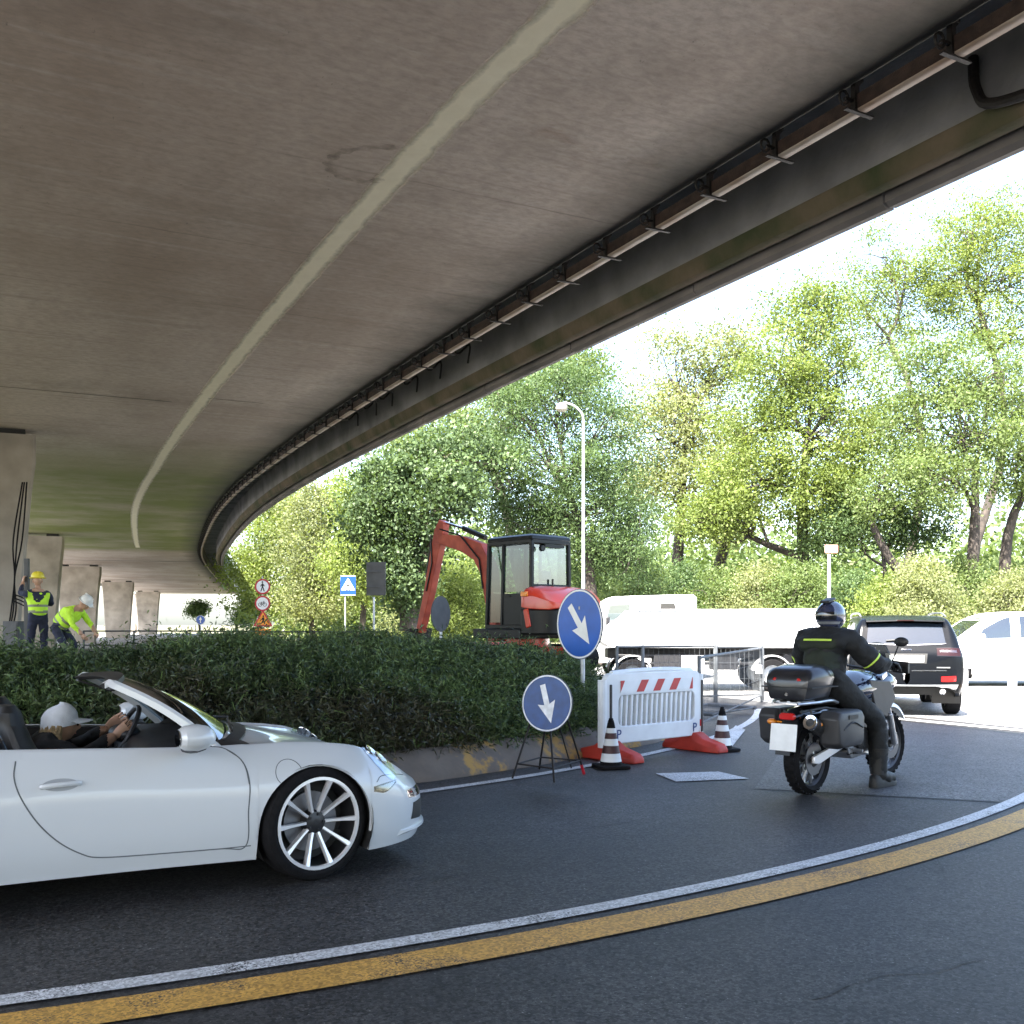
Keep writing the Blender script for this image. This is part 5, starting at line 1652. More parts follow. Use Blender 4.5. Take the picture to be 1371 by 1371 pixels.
for s in (-1, 1):
    mb = MB(); patch(mb, sbv, [(s * .46, .99), (s * .64, .985), (s * .82, .98)], [(s * .46, 1.105), (s * .64, 1.11), (s * .80, 1.105)], 10, 4, rear, dB, .006); tl_ = mb.build('tail_light', M['lens_smoked'], suv)
    mb = MB(); patch(mb, sbv, [(s * .50, 1.04), (s * .64, 1.038), (s * .76, 1.035)], [(s * .50, 1.075), (s * .64, 1.077), (s * .75, 1.072)], 8, 2, rear, dB, .010); mb.build('lamp_strip', M['lens_clear'], tl_)
    mb = MB(); patch(mb, sbv, [(s * .46, .985), (s * .64, .98), (s * .83, .975)], [(s * .46, 1.11), (s * .64, 1.115), (s * .81, 1.11)], 10, 4, rear, dB, .003); mb.build('lamp_housing', M['black_gloss'], tl_)
    mb = MB(); patch(mb, sbv, [(s * .52, .575), (s * .64, .575), (s * .74, .585)], [(s * .52, .655), (s * .64, .66), (s * .74, .665)], 6, 3, rear, dB, .006); mb.build('reflector', M['lens_red'], suv)
    mb = MB(); mb.lathe([(.045, -.05), (.05, .0), (.045, .01), (.03, -.02)], (-2.12, s * .55, .41), (-1, 0, -.1), 14); mb.build('exhaust_tip', M['chrome'], suv)
mb = MB(); patch(mb, sbv, [(-.60, .745), (0, .74), (.60, .745)], [(-.60, .76), (0, .755), (.60, .76)], 16, 1, rear, dB, .006)
mb.build('chrome_strip', M['chrome'], suv)
mb = MB(); patch(mb, sbv, [(-.50, 1.165), (0, 1.15), (.50, 1.165)], [(-.62, 1.182), (0, 1.16), (.62, 1.182)], 16, 1, rear, dB, .007); mb.build('window_trim', M['chrome'], suv)
mb = MB(); patch(mb, sbv, [(-.74, .44), (0, .43), (.74, .44)], [(-.78, .53), (0, .52), (.78, .53)], 18, 4, rear, dB, .007); mb.build('bumper_skid', M['galv'], suv)
mb = MB(); patch(mb, sbv, [(-.30, .86), (0, .86), (.30, .86)], [(-.32, 1.02), (0, 1.02), (.32, 1.02)], 10, 4, rear, dB, .004); mb.build('plate_recess', M['black'], suv)
pp_ = project(sbv, rear(0, .93), dB, .022)
mb = MB(); mb.box(tuple(pp_), (.012, .52, .115), (0, R(-5), 0)); mb.build('number_plate', M['sign_white'], suv, True, .003)
pb = project(sbv, rear(0, 1.07), dB, .008); mb = MB(); mb.box(tuple(pb), (.008, .16, .035), (0, R(-12), 0)); mb.build('badge', M['chrome'], suv, True, .003)
pb = project(sbv, rear(-.55, .80), dB, .006); mb = MB(); mb.box(tuple(pb), (.006, .20, .018)); mb.build('model_lettering', M['steel'], suv, False)
mb = MB(); mb.tube([(-2.16, .05, .60), (-2.22, .05, .62), (-2.25, .05, .68)], .018, 8); mb.ball((-2.25, .05, .70), .03); mb.build('tow_ball', M['chrome'], suv)
for s in (-1, 1):
    mb = MB(); mb.ball((.72, s * 1.0, 1.12), .11, sc=(.6, 1, .7)); mb.box((.74, s * .9, 1.08), (.08, .15, .05)); mb.build('door_mirror', M['car_black'], suv)

# pale people carrier behind the guard rail
MPV = dict(
    w=([-2.3, -2.28, -2.2, -2.0, -1, 0, 1.2, 1.8, 2.05, 2.2, 2.28, 2.3], [.1, .6, .82, .90, .92, .92, .91, .88, .80, .62, .35, .05]),
    zb=([-2.3, -2.0, -1.0, 1.0, 1.9, 2.3], [.40, .30, .24, .24, .26, .36]),
    by=([-2.3, 0, 2.3], [.94, .94, .92]),
    bz=([-2.3, -2.1, -1, 0, .9, 1.4, 2.0, 2.3], [.95, 1.10, 1.12, 1.10, 1.08, 1.02, .88, .60]),
    ry=([-2.3, -2, -1, 0, .6, 1.2, 2.3], [.86, .80, .80, .80, .80, .84, .8]),
    rz=([-2.3, -2.2, -2.05, -1.9, -1.5, -.5, .1, .6, 1.0, 1.35, 1.6, 2.1, 2.3], [.97, 1.30, 1.62, 1.73, 1.77, 1.79, 1.77, 1.62, 1.36, 1.12, 1.03, .90, .62]))
mpv, mbody, mbv = closed_car('white_people_carrier', (12.0, 25.2, 0), R(178), 'white people carrier at the right edge behind the guard rail', 'car', M['white_paint'], MPV, (-1.40, 1.40), .80, .34, .22,
    side_windows=[([(-1.85, 1.17), (-1.5, 1.17), (-1.15, 1.17)], [(-1.70, 1.60), (-1.5, 1.64), (-1.15, 1.66)]), ([(-1.06, 1.17), (-.6, 1.17), (-.12, 1.16)], [(-1.06, 1.66), (-.6, 1.67), (-.12, 1.67)]), ([(.10, 1.16), (.5, 1.15), (.92, 1.14)], [(.10, 1.66), (.30, 1.60), (.72, 1.38)])])
for s in (-1, 1):
    mb = MB(); mb.ball((.85, s * 1.02, 1.18), .12, sc=(.6, 1, .75)); mb.box((.88, s * .93, 1.13), (.08, .16, .05)); mb.build('door_mirror', M['white_paint'], mpv)
    mb = MB(); patch(mb, mbv, [(1.9, .72), (2.05, .72), (2.2, .72)], [(1.85, .84), (2.0, .85), (2.15, .80)], 6, 3, (lambda x, z: (x, s * 1.6, z)), (0, -s, 0), .004); mb.build('headlight', M['lens_clear'], mpv)
mb = MB(); patch(mb, mbv, [(-.6, 1.15), (0, 1.14), (.6, 1.15)], [(-.58, 1.62), (0, 1.64), (.58, 1.62)], 10, 6, (lambda y, z: (3.5, y, z)), (-1, 0, 0), .004); mb.build('windscreen', M['dark_glass'], mpv)

# white lorry: low flat bed with white sides, heading left
def simple_wheel(mb_t, mb_r, c, r, w, axis=(0, -1, 0)):
    h = w / 2
    mb_t.lathe([(r * .58, -h), (r - .04, -h), (r, -h * .6), (r, h * .6), (r - .04, h), (r * .58, h)], c, axis, 28, ring=True)
    mb_r.lathe([(.001, h * .35), (r * .22, h * .40), (r * .25, h * .25), (r * .50, h * .15), (r * .58, h * .85), (r * .62, h * .9), (r * .6, -h * .8), (.001, -h * .8)], c, axis, 24)
lorry = empty('flatbed_lorry', (4.6, 23.4, 0), R(0), 'white flatbed lorry with tall white sides standing behind the mesh fences', 'lorry')
mb = MB()
ol = [(-2.62, 1.22), (-2.50, 1.36), (-2.05, 1.66), (-1.92, 1.80), (2.30, 1.83), (2.30, .97), (-2.45, .97), (-2.62, 1.10)]
mb.prism(ol, 1.9, Matrix.Rotation(R(90), 4, 'X'))
mb.build('bed_side', M['white_paint'], lorry, True, .02)
mb = MB()
for x in np.linspace(-1.5, 2.2, 5): mb.box((x, -.97, 1.40), (.03, .02, .80))
mb.box((.1, -.965, .99), (4.3, .03, .04)); mb.box((.2, -.965, 1.80), (4.1, .03, .03))
mb.build('side_ribs', M['white_paint'], lorry, True, .004)
mb = MB()
mb.box((-.1, 0, .83), (4.7, .75, .22)); mb.box((-1.1, -.62, .62), (.75, .5, .42)); mb.box((.1, -.62, .66), (.55, .45, .35)); mb.box((1.8, -.3, .72), (.8, .9, .20))
mb.beam((-2.3, -.82, .62), (.7, -.82, .62), .06, .05); mb.beam((-2.3, -.82, .80), (.7, -.82, .80), .06, .05)
mb.build('chassis', M['black_plastic'], lorry, True, .01)
mb = MB(); mb.box((-.62, -.86, .62), (.5, .03, .36)); mb.build('side_box', M['white_paint'], lorry, True, .01)
for x in (-1.95, 1.12):
    for s in (-1, 1):
        t_, r_ = MB(), MB()
        simple_wheel(t_, r_, (x, s * .80, .37), .37, .24, (0, s, 0))
        wt = t_.build('wheel', M['rubber'], lorry); r_.build('rim', M['galv'], wt)
        mb = MB()
        mb.loft([[Vector((x - q * math.cos(a), s * yy_, .37 + q * math.sin(a))) for a in np.linspace(.25, PI - .25, 12)] for yy_, q in ((.68, .44), (.95, .44), (.95, .42), (.68, .42))], False, False)
        mb.build('mudguard', M['white_paint'], lorry)
mb = MB(); mb.box((1.82, -.93, .80), (.20, .05, .13)); mb.build('tail_light', M['lens_red'], lorry, True, .01)
mb = MB(); mb.box((2.08, -.93, .80), (.18, .04, .12)); mb.build('rear_marker', M['sign_white'], lorry, True, .01)
mb = MB()
rr_ = random.Random(3)
for k, z in enumerate((1.70, 1.60, 1.48, 1.40, 1.30)):
    x = 1.86
    for j in range(5):
        w_ = rr_.uniform(.03, .07); mb.box((x + w_ / 2, -.982, z), (w_, .006, .035)); x += w_ + .018
        if x > 2.22 - .02 * k: break
mb.build('lettering', M['sign_back'], lorry, False)

# white van cab behind the lorry
van = empty('white_van', (3.9, 28.3, 0), R(0), 'white van with small dark side windows behind the flatbed lorry', 'van')
mb = MB()
ol = [(-1.75, .55), (-1.75, 1.25), (-1.62, 1.55), (-1.42, 2.10), (-1.2, 2.22), (-.4, 2.25), (.95, 2.28), (1.05, 2.2), (1.05, .45), (-1.6, .45)]
mb.prism(ol, 1.8, Matrix.Rotation(R(90), 4, 'X')); mb.build('body', M['white_paint'], van, True, .04)
mb = MB()
mb.prism([(-1.40, 1.60), (-1.28, 2.0), (-.75, 2.02), (-.75, 1.60)], .02, Matrix.Translation((0, -.905, 0)) @ Matrix.Rotation(R(90), 4, 'X')); mb.build('side_window', M['tinted_glass'], van)
mb = MB(); mb.prism([(.05, 1.82), (.08, 2.05), (.45, 2.05), (.50, 1.82)], .02, Matrix.Translation((0, -.905, 0)) @ Matrix.Rotation(R(90), 4, 'X')); mb.build('rear_side_window', M['dark_glass'], van)
mb = MB()
for k in range(5): mb.box((.80 + k * .045, -.905, 1.98), (.02, .02, .36))
mb.build('vent_grille', M['sign_back'], van, False)
for x in (-1.0, .7):
    for s in (-1, 1):
        t_, r_ = MB(), MB(); simple_wheel(t_, r_, (x, s * .80, .33), .33, .22, (0, s, 0)); wt = t_.build('wheel', M['rubber'], van); r_.build('rim', M['galv'], wt)
mb = MB(); mb.box((-1.35, -1.02, 1.55), (.10, .16, .26)); mb.build('door_mirror', M['black_plastic'], van, True, .02)

# ------------------------------------------------------------------ excavator
M['digger_red'] = mat('digger_red', (.50, .035, .012), .35, var=.15, vscale=3, coat=.4)
M['digger_worn'] = mat('digger_worn', (.33, .030, .014), .55, var=.35, vscale=4, col2=(.42, .07, .035))
M['cab_black'] = mat('cab_black', (.007, .008, .009), .4, var=.2, vscale=5, spec=.25)
M['cab_glass'] = glass_mat('cab_glass', (.16, .22, .20), 0.2)
M['cab_glass_rear'] = glass_mat('cab_glass_rear', (.62, .74, .78), 1.6)
ex = empty('mini_excavator', (.303, 19.82, .60), math.atan2(.743, -.67), 'red mini excavator with black glazed cab parked on the island', 'excavator')
L0, L1, W = -.64, .62, .50
def cabpt(x, y, z):
    t = (z - .80) / 1.75
    return Vector((x * (1 - .05 * t) - .02 * t, y * (1 - .04 * t), z))
mb = MB()
for x in (L0, L1):
    for y in (-W, W): mb.beam(cabpt(x, y, .8), cabpt(x, y, 2.46), .07, .07, Vector((1, 0, 0)))
for z in (.84, 2.44):
    for y in (-W, W): mb.beam(cabpt(L0, y, z), cabpt(L1, y, z), .07, .08)
    for x in (L0, L1): mb.beam(cabpt(x, -W, z), cabpt(x, W, z), .07, .08)
for y in (-W, W):
    mb.beam(cabpt(.18, y, .84), cabpt(.18, y, 2.44), .06, .06, Vector((1, 0, 0)))
for x in (L0,):
    mb.beam(cabpt(x, -W, 1.60), cabpt(x, W, 1.60), .06, .07)
mb.build('cab_frame', M['cab_black'], ex, True, .012)
mb = MB(); mb.loft([[cabpt(a * (L1 - L0) / 2 * q + (L0 + L1) / 2, b_ * W * q, z) for a, b_ in ((-1, -1), (1, -1), (1, 1), (-1, 1))] for z, q in ((2.47, 1.07), (2.54, 1.05), (2.58, .9))])
mb.build('cab_roof', M['cab_black'], ex, True, .015)
for y in (-W, W):       # door: lower panel and windows
    mb = MB(); mb.box((-.22, y * .995, 1.16), (.72, .025, .62)); dr = mb.build('door', M['cab_black'], ex, True, .01)
    mb = MB(); mb.add([cabpt(-.56, y * .985, 1.50), cabpt(.13, y * .985, 1.50), cabpt(.13, y * .985, 2.38), cabpt(-.56, y * .985, 2.38)], [(0, 1, 2, 3)]); mb.build('door_window', M['cab_glass'], dr, False)
    mb = MB(); mb.box((.0, y * 1.03, 1.42), (.16, .03, .03)); mb.build('handle', M['black'], dr, True, .005)
    mb = MB(); mb.add([cabpt(.24, y * .985, .92), cabpt(.56, y * .985, .92), cabpt(.56, y * .985, 2.38), cabpt(.24, y * .985, 2.38)], [(0, 1, 2, 3)]); mb.build('side_window', M['cab_glass'], ex, False)
for x, z0, nm in ((L0, 1.64, 'rear_window'), (L1, .92, 'front_window')):
    mb = MB(); mb.add([cabpt(x * .99, -W + .05, z0), cabpt(x * .99, W - .05, z0), cabpt(x * .99, W - .05, 2.38), cabpt(x * .99, -W + .05, 2.38)], [(0, 1, 2, 3)]); mb.build(nm, M['cab_glass_rear'], ex, False)
mb = MB(); mb.box((-.25, 0, 1.0), (.45, .45, .25)); mb.box((-.44, 0, 1.38), (.14, .46, .62), (0, R(-8), 0)); mb.box((-.48, 0, 1.80), (.09, .28, .20)); mb.build('seat', M['black_plastic'], ex, True, .04)
mb = MB(); mb.lathe([(.001, 0), (.055, 0), (.055, .06), (.001, .06)], (L0 - .08, .33, 2.30), (-1, 0, 0), 12); mb.box((L0 - .04, -.05, 2.36), (.05, .5, .06)); mb.tube([(L0 - .05, .0, 1.62), (L0 - .05, .0, 1.74)], .02, 6); mb.build('work_lamp', M['cab_black'], ex)
# engine cover: rounded red lid over black grille
mb = MB()
rg = []
for x, hw, z0, z1 in ((-.68, .80, 1.20, 1.58), (-.80, .82, 1.18, 1.60), (-1.05, .80, 1.16, 1.56), (-1.28, .70, 1.15, 1.44), (-1.40, .52, 1.18, 1.32)):
    rg.append([Vector((x, -hw, z0)), Vector((x, -hw, z0 * .4 + z1 * .6)), Vector((x, -hw * .85, z1 - .03)), Vector((x, -hw * .5, z1)), Vector((x, hw * .5, z1)), Vector((x, hw * .85, z1 - .03)), Vector((x, hw, z0 * .4 + z1 * .6)), Vector((x, hw, z0))])
mb.loft(rg); bn = mb.build('bonnet', M['digger_red'], ex, True, .02, 50)
mb = MB()
rg = []
for x, hw in ((-.66, .80), (-.95, .80), (-1.22, .70), (-1.36, .5)):
    rg.append([Vector((x, -hw, .70)), Vector((x, -hw, 1.165)), Vector((x, hw, 1.165)), Vector((x, hw, .70))])
mb.loft(rg); mb.build('counterweight', M['cab_black'], ex, True, .03)
mb = MB(); mb.box((-.80, .83, 1.44), (.16, .05, .09)); mb.build('rear_lamp', M['lens_amber'], bn, True, .01)
mb = MB(); mb.box((-.86, .812, 1.0), (.13, .03, .34), (0, R(14), 0)); mb.build('red_stripe', M['digger_red'], bn, True, .02)
mb = MB(); mb.loft([[Vector((x, y, z)) for x, y in ((-.66, -.80), (.70, -.80), (.85, -.4), (.85, .4), (.70, .80), (-.66, .80))] for z in (.62, .80)]); mb.build('turntable', M['cab_black'], ex, True, .02)
mb = MB(); mb.lathe([(.001, .40), (.42, .40), (.42, .63), (.001, .63)], seg=24); mb.box((0, 0, .38), (1.0, 1.0, .16)); mb.build('undercarriage', M['digger_red'], ex, True, .02)
for s in (-1, 1):
    mb = MB()
    tr_ = [(x, z) for x, z in [(-.85 + .23 * math.cos(a) * -1, .25 + .23 * math.sin(a)) for a in np.linspace(-PI / 2, PI / 2, 9)] + [(.85 + .23 * math.cos(a), .25 + .23 * math.sin(a)) for a in np.linspace(PI / 2, -PI / 2, 9)]]
    mb.prism(tr_, .32, Matrix.Translation((0, s * .72, 0)) @ Matrix.Rotation(R(90), 4, 'X'))
    for k in range(22):
        x = -.85 + 1.7 * (k % 11) / 10; z = .02 if k < 11 else .48
        mb.box((x, s * .72, z), (.07, .33, .035))
    mb.build('track', M['rubber'], ex, True, .01)
    mb = MB(); mb.box((0, s * .90, .28), (1.5, .03, .20)); mb.build('track_frame', M['digger_red'], ex, True, .01)
mb = MB()
mb.loft([[Vector((1.45 + dx, y, z)) for dx, z in ((0, .08), (.08, .25), (.06, .45), (.0, .52), (-.05, .45), (-.02, .25), (-.06, .08))] for y in (-.85, .85)])
mb.beam((1.40, -.4, .26), (.6, -.4, .3), .10, .10); mb.beam((1.40, .4, .26), (.6, .4, .3), .10, .10)
mb.build('dozer_blade', M['digger_red'], ex, True, .01)
def arm_plate(mb, pts, w):
    """box-section arm: pts = (x, z, depth)"""
    rg = []
    for i, (x, z, h) in enumerate(pts):
        a = Vector((pts[max(i - 1, 0)][0], 0, pts[max(i - 1, 0)][1])); b_ = Vector((pts[min(i + 1, len(pts) - 1)][0], 0, pts[min(i + 1, len(pts) - 1)][1]))
        t = (b_ - a).normalized(); n = Vector((-t.z, 0, t.x)) * h / 2; c = Vector((x, 0, z))
        rg.append([c + n + Vector((0, -w / 2, 0)), c + n + Vector((0, w / 2, 0)), c - n + Vector((0, w / 2, 0)), c - n + Vector((0, -w / 2, 0))])
    mb.loft(rg)
mb = MB(); arm_plate(mb, [(.92, .72, .24), (1.0, 1.3, .30), (1.12, 1.95, .36), (1.40, 2.36, .40), (1.9, 2.55, .32), (2.45, 2.66, .24), (2.72, 2.70, .18)], .20)
bm_ = mb.build('boom', M['digger_worn'], ex, True, .015)
mb = MB(); mb.box((.86, 0, .75), (.3, .42, .40)); mb.build('swing_post', M['digger_worn'], ex, True, .02)
mb = MB(); arm_plate(mb, [(2.60, 3.08, .16), (2.70, 2.85, .30), (2.82, 2.5, .28), (3.1, 1.6, .22), (3.42, .72, .16)], .17); mb.build('stick', M['digger_worn'], ex, True, .012)
mb = MB(); mb.tube([(1.25, 0, 2.64), (1.95, 0, 2.88)], .055, 10); mb.build('arm_cylinder', M['cab_black'], ex)
mb = MB(); mb.tube([(1.9, 0, 2.865), (2.60, 0, 3.05)], .028, 8); mb.build('piston_rod', M['chrome'], ex)
mb = MB(); mb.tube([(3.02, .0, 2.62), (3.2, .0, 1.9)], .05, 8); mb.tube([(2.95, .09, 2.8), (2.9, .1, 2.2), (3.1, .1, 1.6)], .018, 6); mb.tube([(1.2, .12, 1.6), (1.3, .13, 2.2), (1.9, .13, 2.72), (2.6, .12, 2.9)], .018, 6); mb.build('hydraulic_hose', M['cab_black'], ex)
mb = MB()
bk = [(3.40, .80), (3.60, .75), (3.66, .50), (3.52, .22), (3.22, .10), (3.05, .16), (3.25, .22), (3.42, .40), (3.46, .62)]
mb.prism(bk, .62, Matrix.Rotation(R(90), 4, 'X'))
for k in range(5): mb.box((3.02, -.25 + k * .125, .15), (.12, .05, .03), (0, R(15), 0))
mb.build('bucket', M['rust_black'], ex, True, .008)
# ------------------------------------------------------------------ people
def skin_mesh(nodes, edges, root, sub=2):
    """nodes: name -> (pos, radius or (rx, ry)); a continuous skinned surface"""
    names = list(nodes); idx = {n: i for i, n in enumerate(names)}
    me = bpy.data.meshes.new('skeleton')
    me.from_pydata([tuple(nodes[n][0]) for n in names], [(idx[a], idx[b_]) for a, b_ in edges], [])
    o = bpy.data.objects.new('skeleton', me); COL.objects.link(o)
    sk = o.modifiers.new('skin', 'SKIN'); sk.use_smooth_shade = True
    sv = me.skin_vertices[0].data
    for n in names:
        r = nodes[n][1]
        sv[idx[n]].radius = r if hasattr(r, '__len__') else (r, r)
        sv[idx[n]].use_root = (n == root)
    ss = o.modifiers.new('sub', 'SUBSURF'); ss.levels = sub; ss.render_levels = sub
    bpy.context.view_layer.update()
    dg = bpy.context.evaluated_depsgraph_get()
    m2 = bpy.data.meshes.new_from_object(o.evaluated_get(dg))
    V = [v.co.copy() for v in m2.vertices]; Fc = [tuple(p.vertices) for p in m2.polygons]
    bpy.data.objects.remove(o); bpy.data.meshes.remove(me); bpy.data.meshes.remove(m2)
    return V, Fc
def hand_shapes(mb, wrist, direction, palm_n, curl=.5, s=1.0, side=1, mi=0):
    """palm, four bent fingers and a thumb that leaves the side of the palm"""
    d = Vector(direction).normalized(); n = Vector(palm_n); n = (n - d * n.dot(d)).normalized(); x = d.cross(n).normalized() * side
    w = Vector(wrist)
    rg = []
    for t, hw, th in ((-.01, .022, .018), (.03, .036, .016), (.07, .041, .014), (.088, .038, .011)):
        rg.append([w + d * t * s + (x * math.cos(a) * hw + n * math.sin(a) * th) * s for a in np.linspace(0, 2 * PI, 11)[:-1]])
    mb.loft(rg, True, True, mi)
    for k, (off, ln) in enumerate(((-.030, .062), (-.010, .074), (.011, .070), (.030, .055))):
        p = w + (d * .082 + x * off) * s
        pts = [p]
        a = curl * .35
        for f_ in (.45, .32, .23):
            dr = d * math.cos(a) + n * math.sin(a); p = p + dr * ln * f_ * s * 1.15; pts.append(p); a += curl * .95
        mb.tube(pts, [.0090 * s, .0085 * s, .0078 * s, .0058 * s], 7, True, mi)
    p = w + (d * .02 - x * .032) * s
    pts = [p, p + (d * .025 - x * .018 + n * .01) * s, p + (d * .052 - x * .022 + n * .022 * (1 + curl)) * s, p + (d * .072 - x * .014 + n * .030 * (1 + curl)) * s]
    mb.tube(pts, [.013 * s, .0115 * s, .010 * s, .007 * s], 7, True, mi)
def head_shapes(mb, c, yaw, pitch=0.0, s=1.0, mi=0, mi_eye=1, mi_lip=2):
    """head with brow, nose, mouth, chin, ears; c = centre of the skull, faces local +x"""
    Mx = Matrix.Translation(Vector(c)) @ Matrix.Rotation(yaw, 4, 'Z') @ Matrix.Rotation(-pitch, 4, 'Y')
    rg = []
    nA, nB = 32, 24
    for i in range(nB + 1):
        ph = -PI / 2 + PI * i / nB
        r = []
        for k in range(nA):
            th = 2 * PI * k / nA
            dx, dy, dz = math.cos(ph) * math.cos(th), math.cos(ph) * math.sin(th), math.sin(ph)
            x, y, z = dx * .098, dy * .077, dz * .118
            if dz < 0:      # jaw narrows, chin forward
                q = -dz
                y *= 1 - .28 * q; x = x * (1 - .18 * q) + .018 * q * (dx > 0) * dx
            if dx > 0.3:
                g = lambda cy, cz, sy, sz: math.exp(-((dy - cy) / sy) ** 2 - ((dz - cz) / sz) ** 2)
                x += .026 * g(0, -.22, .13, .16) + .012 * g(0, -.02, .10, .22) - .010 * g(.36, .02, .16, .10) - .010 * g(-.36, .02, .16, .10) + .006 * g(0, .17, .5, .10)
                x += .006 * g(0, -.50, .22, .06) + .006 * g(0, -.62, .20, .06) - .004 * g(0, -.56, .2, .03) + .008 * g(0, -.80, .22, .12)
            r.append(Mx @ (Vector((x, y, z)) * s))
        rg.append(r)
    mb.loft(rg, True, True, mi)
    for sd_ in (-1, 1):
        mb.ball(Mx @ (Vector((.078, sd_ * .031, .004)) * s), .013 * s, 10, 7, mi_eye)
        mb.loft([[Mx @ (Vector((-.005 + math.cos(a) * q * .020, sd_ * (.074 + o_), -.012 + math.sin(a) * q * .032)) * s) for a in np.linspace(0, 2 * PI, 13)[:-1]] for q, o_ in ((.9, -.006), (1.0, .008), (.75, .014), (.4, .006))], True, True, mi)
    mb.tube([Mx @ (Vector((.091, y, -.062 - abs(y) * .15)) * s) for y in (-.022, -.01, 0, .01, .022)], [.002, .0045 * s, .005 * s, .0045 * s, .002], 6, True, mi_lip)
    return Mx
def creases(V, Fc, amp=.010, sc=9.0, zcut=9.0, seed=0.0):
    """cloth folds: pushes the surface in and out along its normals"""
    N = [Vector() for _ in V]
    for f in Fc:
        n = (V[f[1]] - V[f[0]]).cross(V[f[2]] - V[f[0]])
        for i in f: N[i] += n
    out = []
    for v, n in zip(V, N):
        if n.length < 1e-12 or v.z > zcut: out.append(v); continue
        q = Vector((v.x * sc, v.y * sc + seed, v.z * sc * 1.9))
        w = 1 - abs(mnoise.noise(q)) * 2.2 + .5 * mnoise.noise(q * 2.3)
        out.append(v + n.normalized() * amp * w)
    return out
def person_mesh(name, parent, nodes, edges, root, classify, mats, extra=None, sub=3, fold=.008, zcut=9.0):
    V, Fc = skin_mesh(nodes, edges, root, sub)
    if fold: V = creases(V, Fc, fold, 9.0, zcut)
    mb = MB()
    mb.v = [tuple(v) for v in V]; mb.f = list(Fc)
    mb.m = [classify(sum((V[i] for i in f), Vector()) / len(f)) for f in Fc]
    if extra: extra(mb)
    return mb.build(name, mats, parent, True, 0, 60)
M['eye'] = mat('eye', (.6, .58, .55), .2)
M['lip'] = mat('lip', (.42, .17, .14), .5)
M['hair_blond'] = mat('hair_blond', (.32, .23, .12), .6, var=.4, vscale=40, bump=.6, bscale=120)
M['cap_white'] = mat('cap_white', (.62, .66, .72), .8, var=.08, vscale=20, bump=.2, bscale=150)
M['hivis'] = mat('hivis', (.50, .80, .04), .7, var=.12, vscale=9, bump=.4, bscale=18)
M['hivis_orange'] = mat('hivis_orange', (.75, .20, .04), .7, var=.12, vscale=9)
M['reflective'] = mat('reflective', (.50, .52, .50), .35, .3)
M['stripe_dark'] = mat('stripe_dark', (.19, .21, .13), .5)
M['helmet_yellow'] = mat('helmet_yellow', (.72, .60, .05), .35)
M['helmet_white'] = mat('helmet_white', (.70, .70, .66), .35)

# --- driver in the convertible (local car axes)
drv = empty('person', (-1.565, 6.695, 0), AX, 'driver in a white cap and dark top at the wheel of the open sports car', 'person')
hx, hy, hz = -1.24, .34, .878
nodes = {
    'pelvis': ((-1.36, .36, .50), (.15, .12)), 'waist': ((-1.37, .36, .60), (.135, .11)), 'chest': ((-1.365, .36, .70), (.155, .11)), 'upper': ((-1.33, .355, .765), (.13, .09)), 'neck': ((-1.285, .345, .815), .050), 'skull': ((-1.262, hy, .865), .052),
    'shR': ((-1.33, .19, .765), .058), 'elR': ((-1.14, .13, .70), .043), 'wrR': ((-.935, .225, .80), .030),
    'shL': ((-1.33, .52, .765), .058), 'elL': ((-1.14, .58, .70), .043), 'wrL': ((-.94, .49, .83), .030),
    'hipR': ((-1.28, .27, .50), .085), 'knR': ((-.93, .25, .56), .062), 'anR': ((-.62, .25, .42), .045), 'toR': ((-.50, .25, .46), .035),
    'hipL': ((-1.28, .45, .50), .085), 'knL': ((-.93, .46, .56), .062), 'anL': ((-.62, .46, .42), .045), 'toL': ((-.50, .46, .46), .035)}
edges = [('pelvis', 'waist'), ('waist', 'chest'), ('chest', 'upper'), ('upper', 'neck'), ('neck', 'skull'), ('upper', 'shR'), ('shR', 'elR'), ('elR', 'wrR'), ('upper', 'shL'), ('shL', 'elL'), ('elL', 'wrL'),
         ('pelvis', 'hipR'), ('hipR', 'knR'), ('knR', 'anR'), ('anR', 'toR'), ('pelvis', 'hipL'), ('hipL', 'knL'), ('knL', 'anL'), ('anL', 'toL')]
def cls(c):
    if c.x > -1.32 and c.z > .80 and abs(c.y - .345) < .09 and c.x < -1.2: return 0
    if c.x > -.99 and c.z > .70: return 0
    return 3
def ext(mb):
    head_shapes(mb, (hx, hy, hz), 0, -.03, .96, 0, 1, 2)
    hand_shapes(mb, (-.935, .225, .80), (.75, -.12, .55), (.1, .9, .1), 1.0, 1.0, 1)
    hand_shapes(mb, (-.94, .49, .83), (.75, .12, .45), (.1, -.9, .1), 1.0, 1.0, -1)
person_mesh('body', drv, nodes, edges, 'pelvis', cls, [M['skin'], M['eye'], M['lip'], M['dark_cloth']], ext)
mb = MB()
rg = []
for z, q in ((-.015, 1.10), (.02, 1.12), (.055, 1.07), (.082, .90), (.104, .68), (.116, .45), (.122, .22), (.124, .02)):
    rg.append([Vector((hx - .006 + math.cos(a) * .098 * q, hy + math.sin(a) * .082 * q, hz + z + .012 * math.cos(a) + (-.028 * max(0, -math.cos(a)) if z < .03 else 0))) for a in np.linspace(0, 2 * PI, 25)[:-1]])
mb.loft(rg)
rg = []
for u in np.linspace(-1, 1, 11):
    a = u * 1.0
    p0 = Vector((hx + math.cos(a) * .105, hy + math.sin(a) * .088, hz + .028)); L_ = .085 * (1 - .55 * u * u)
    p1 = p0 + Vector((L_, 0, -.012 - .012 * u * u))
    rg.append([p0 + Vector((-.02, 0, .006)), p1 + Vector((0, 0, .003)), p1 - Vector((0, 0, .004)), p0 + Vector((-.02, 0, -.006))])
mb.loft(rg)
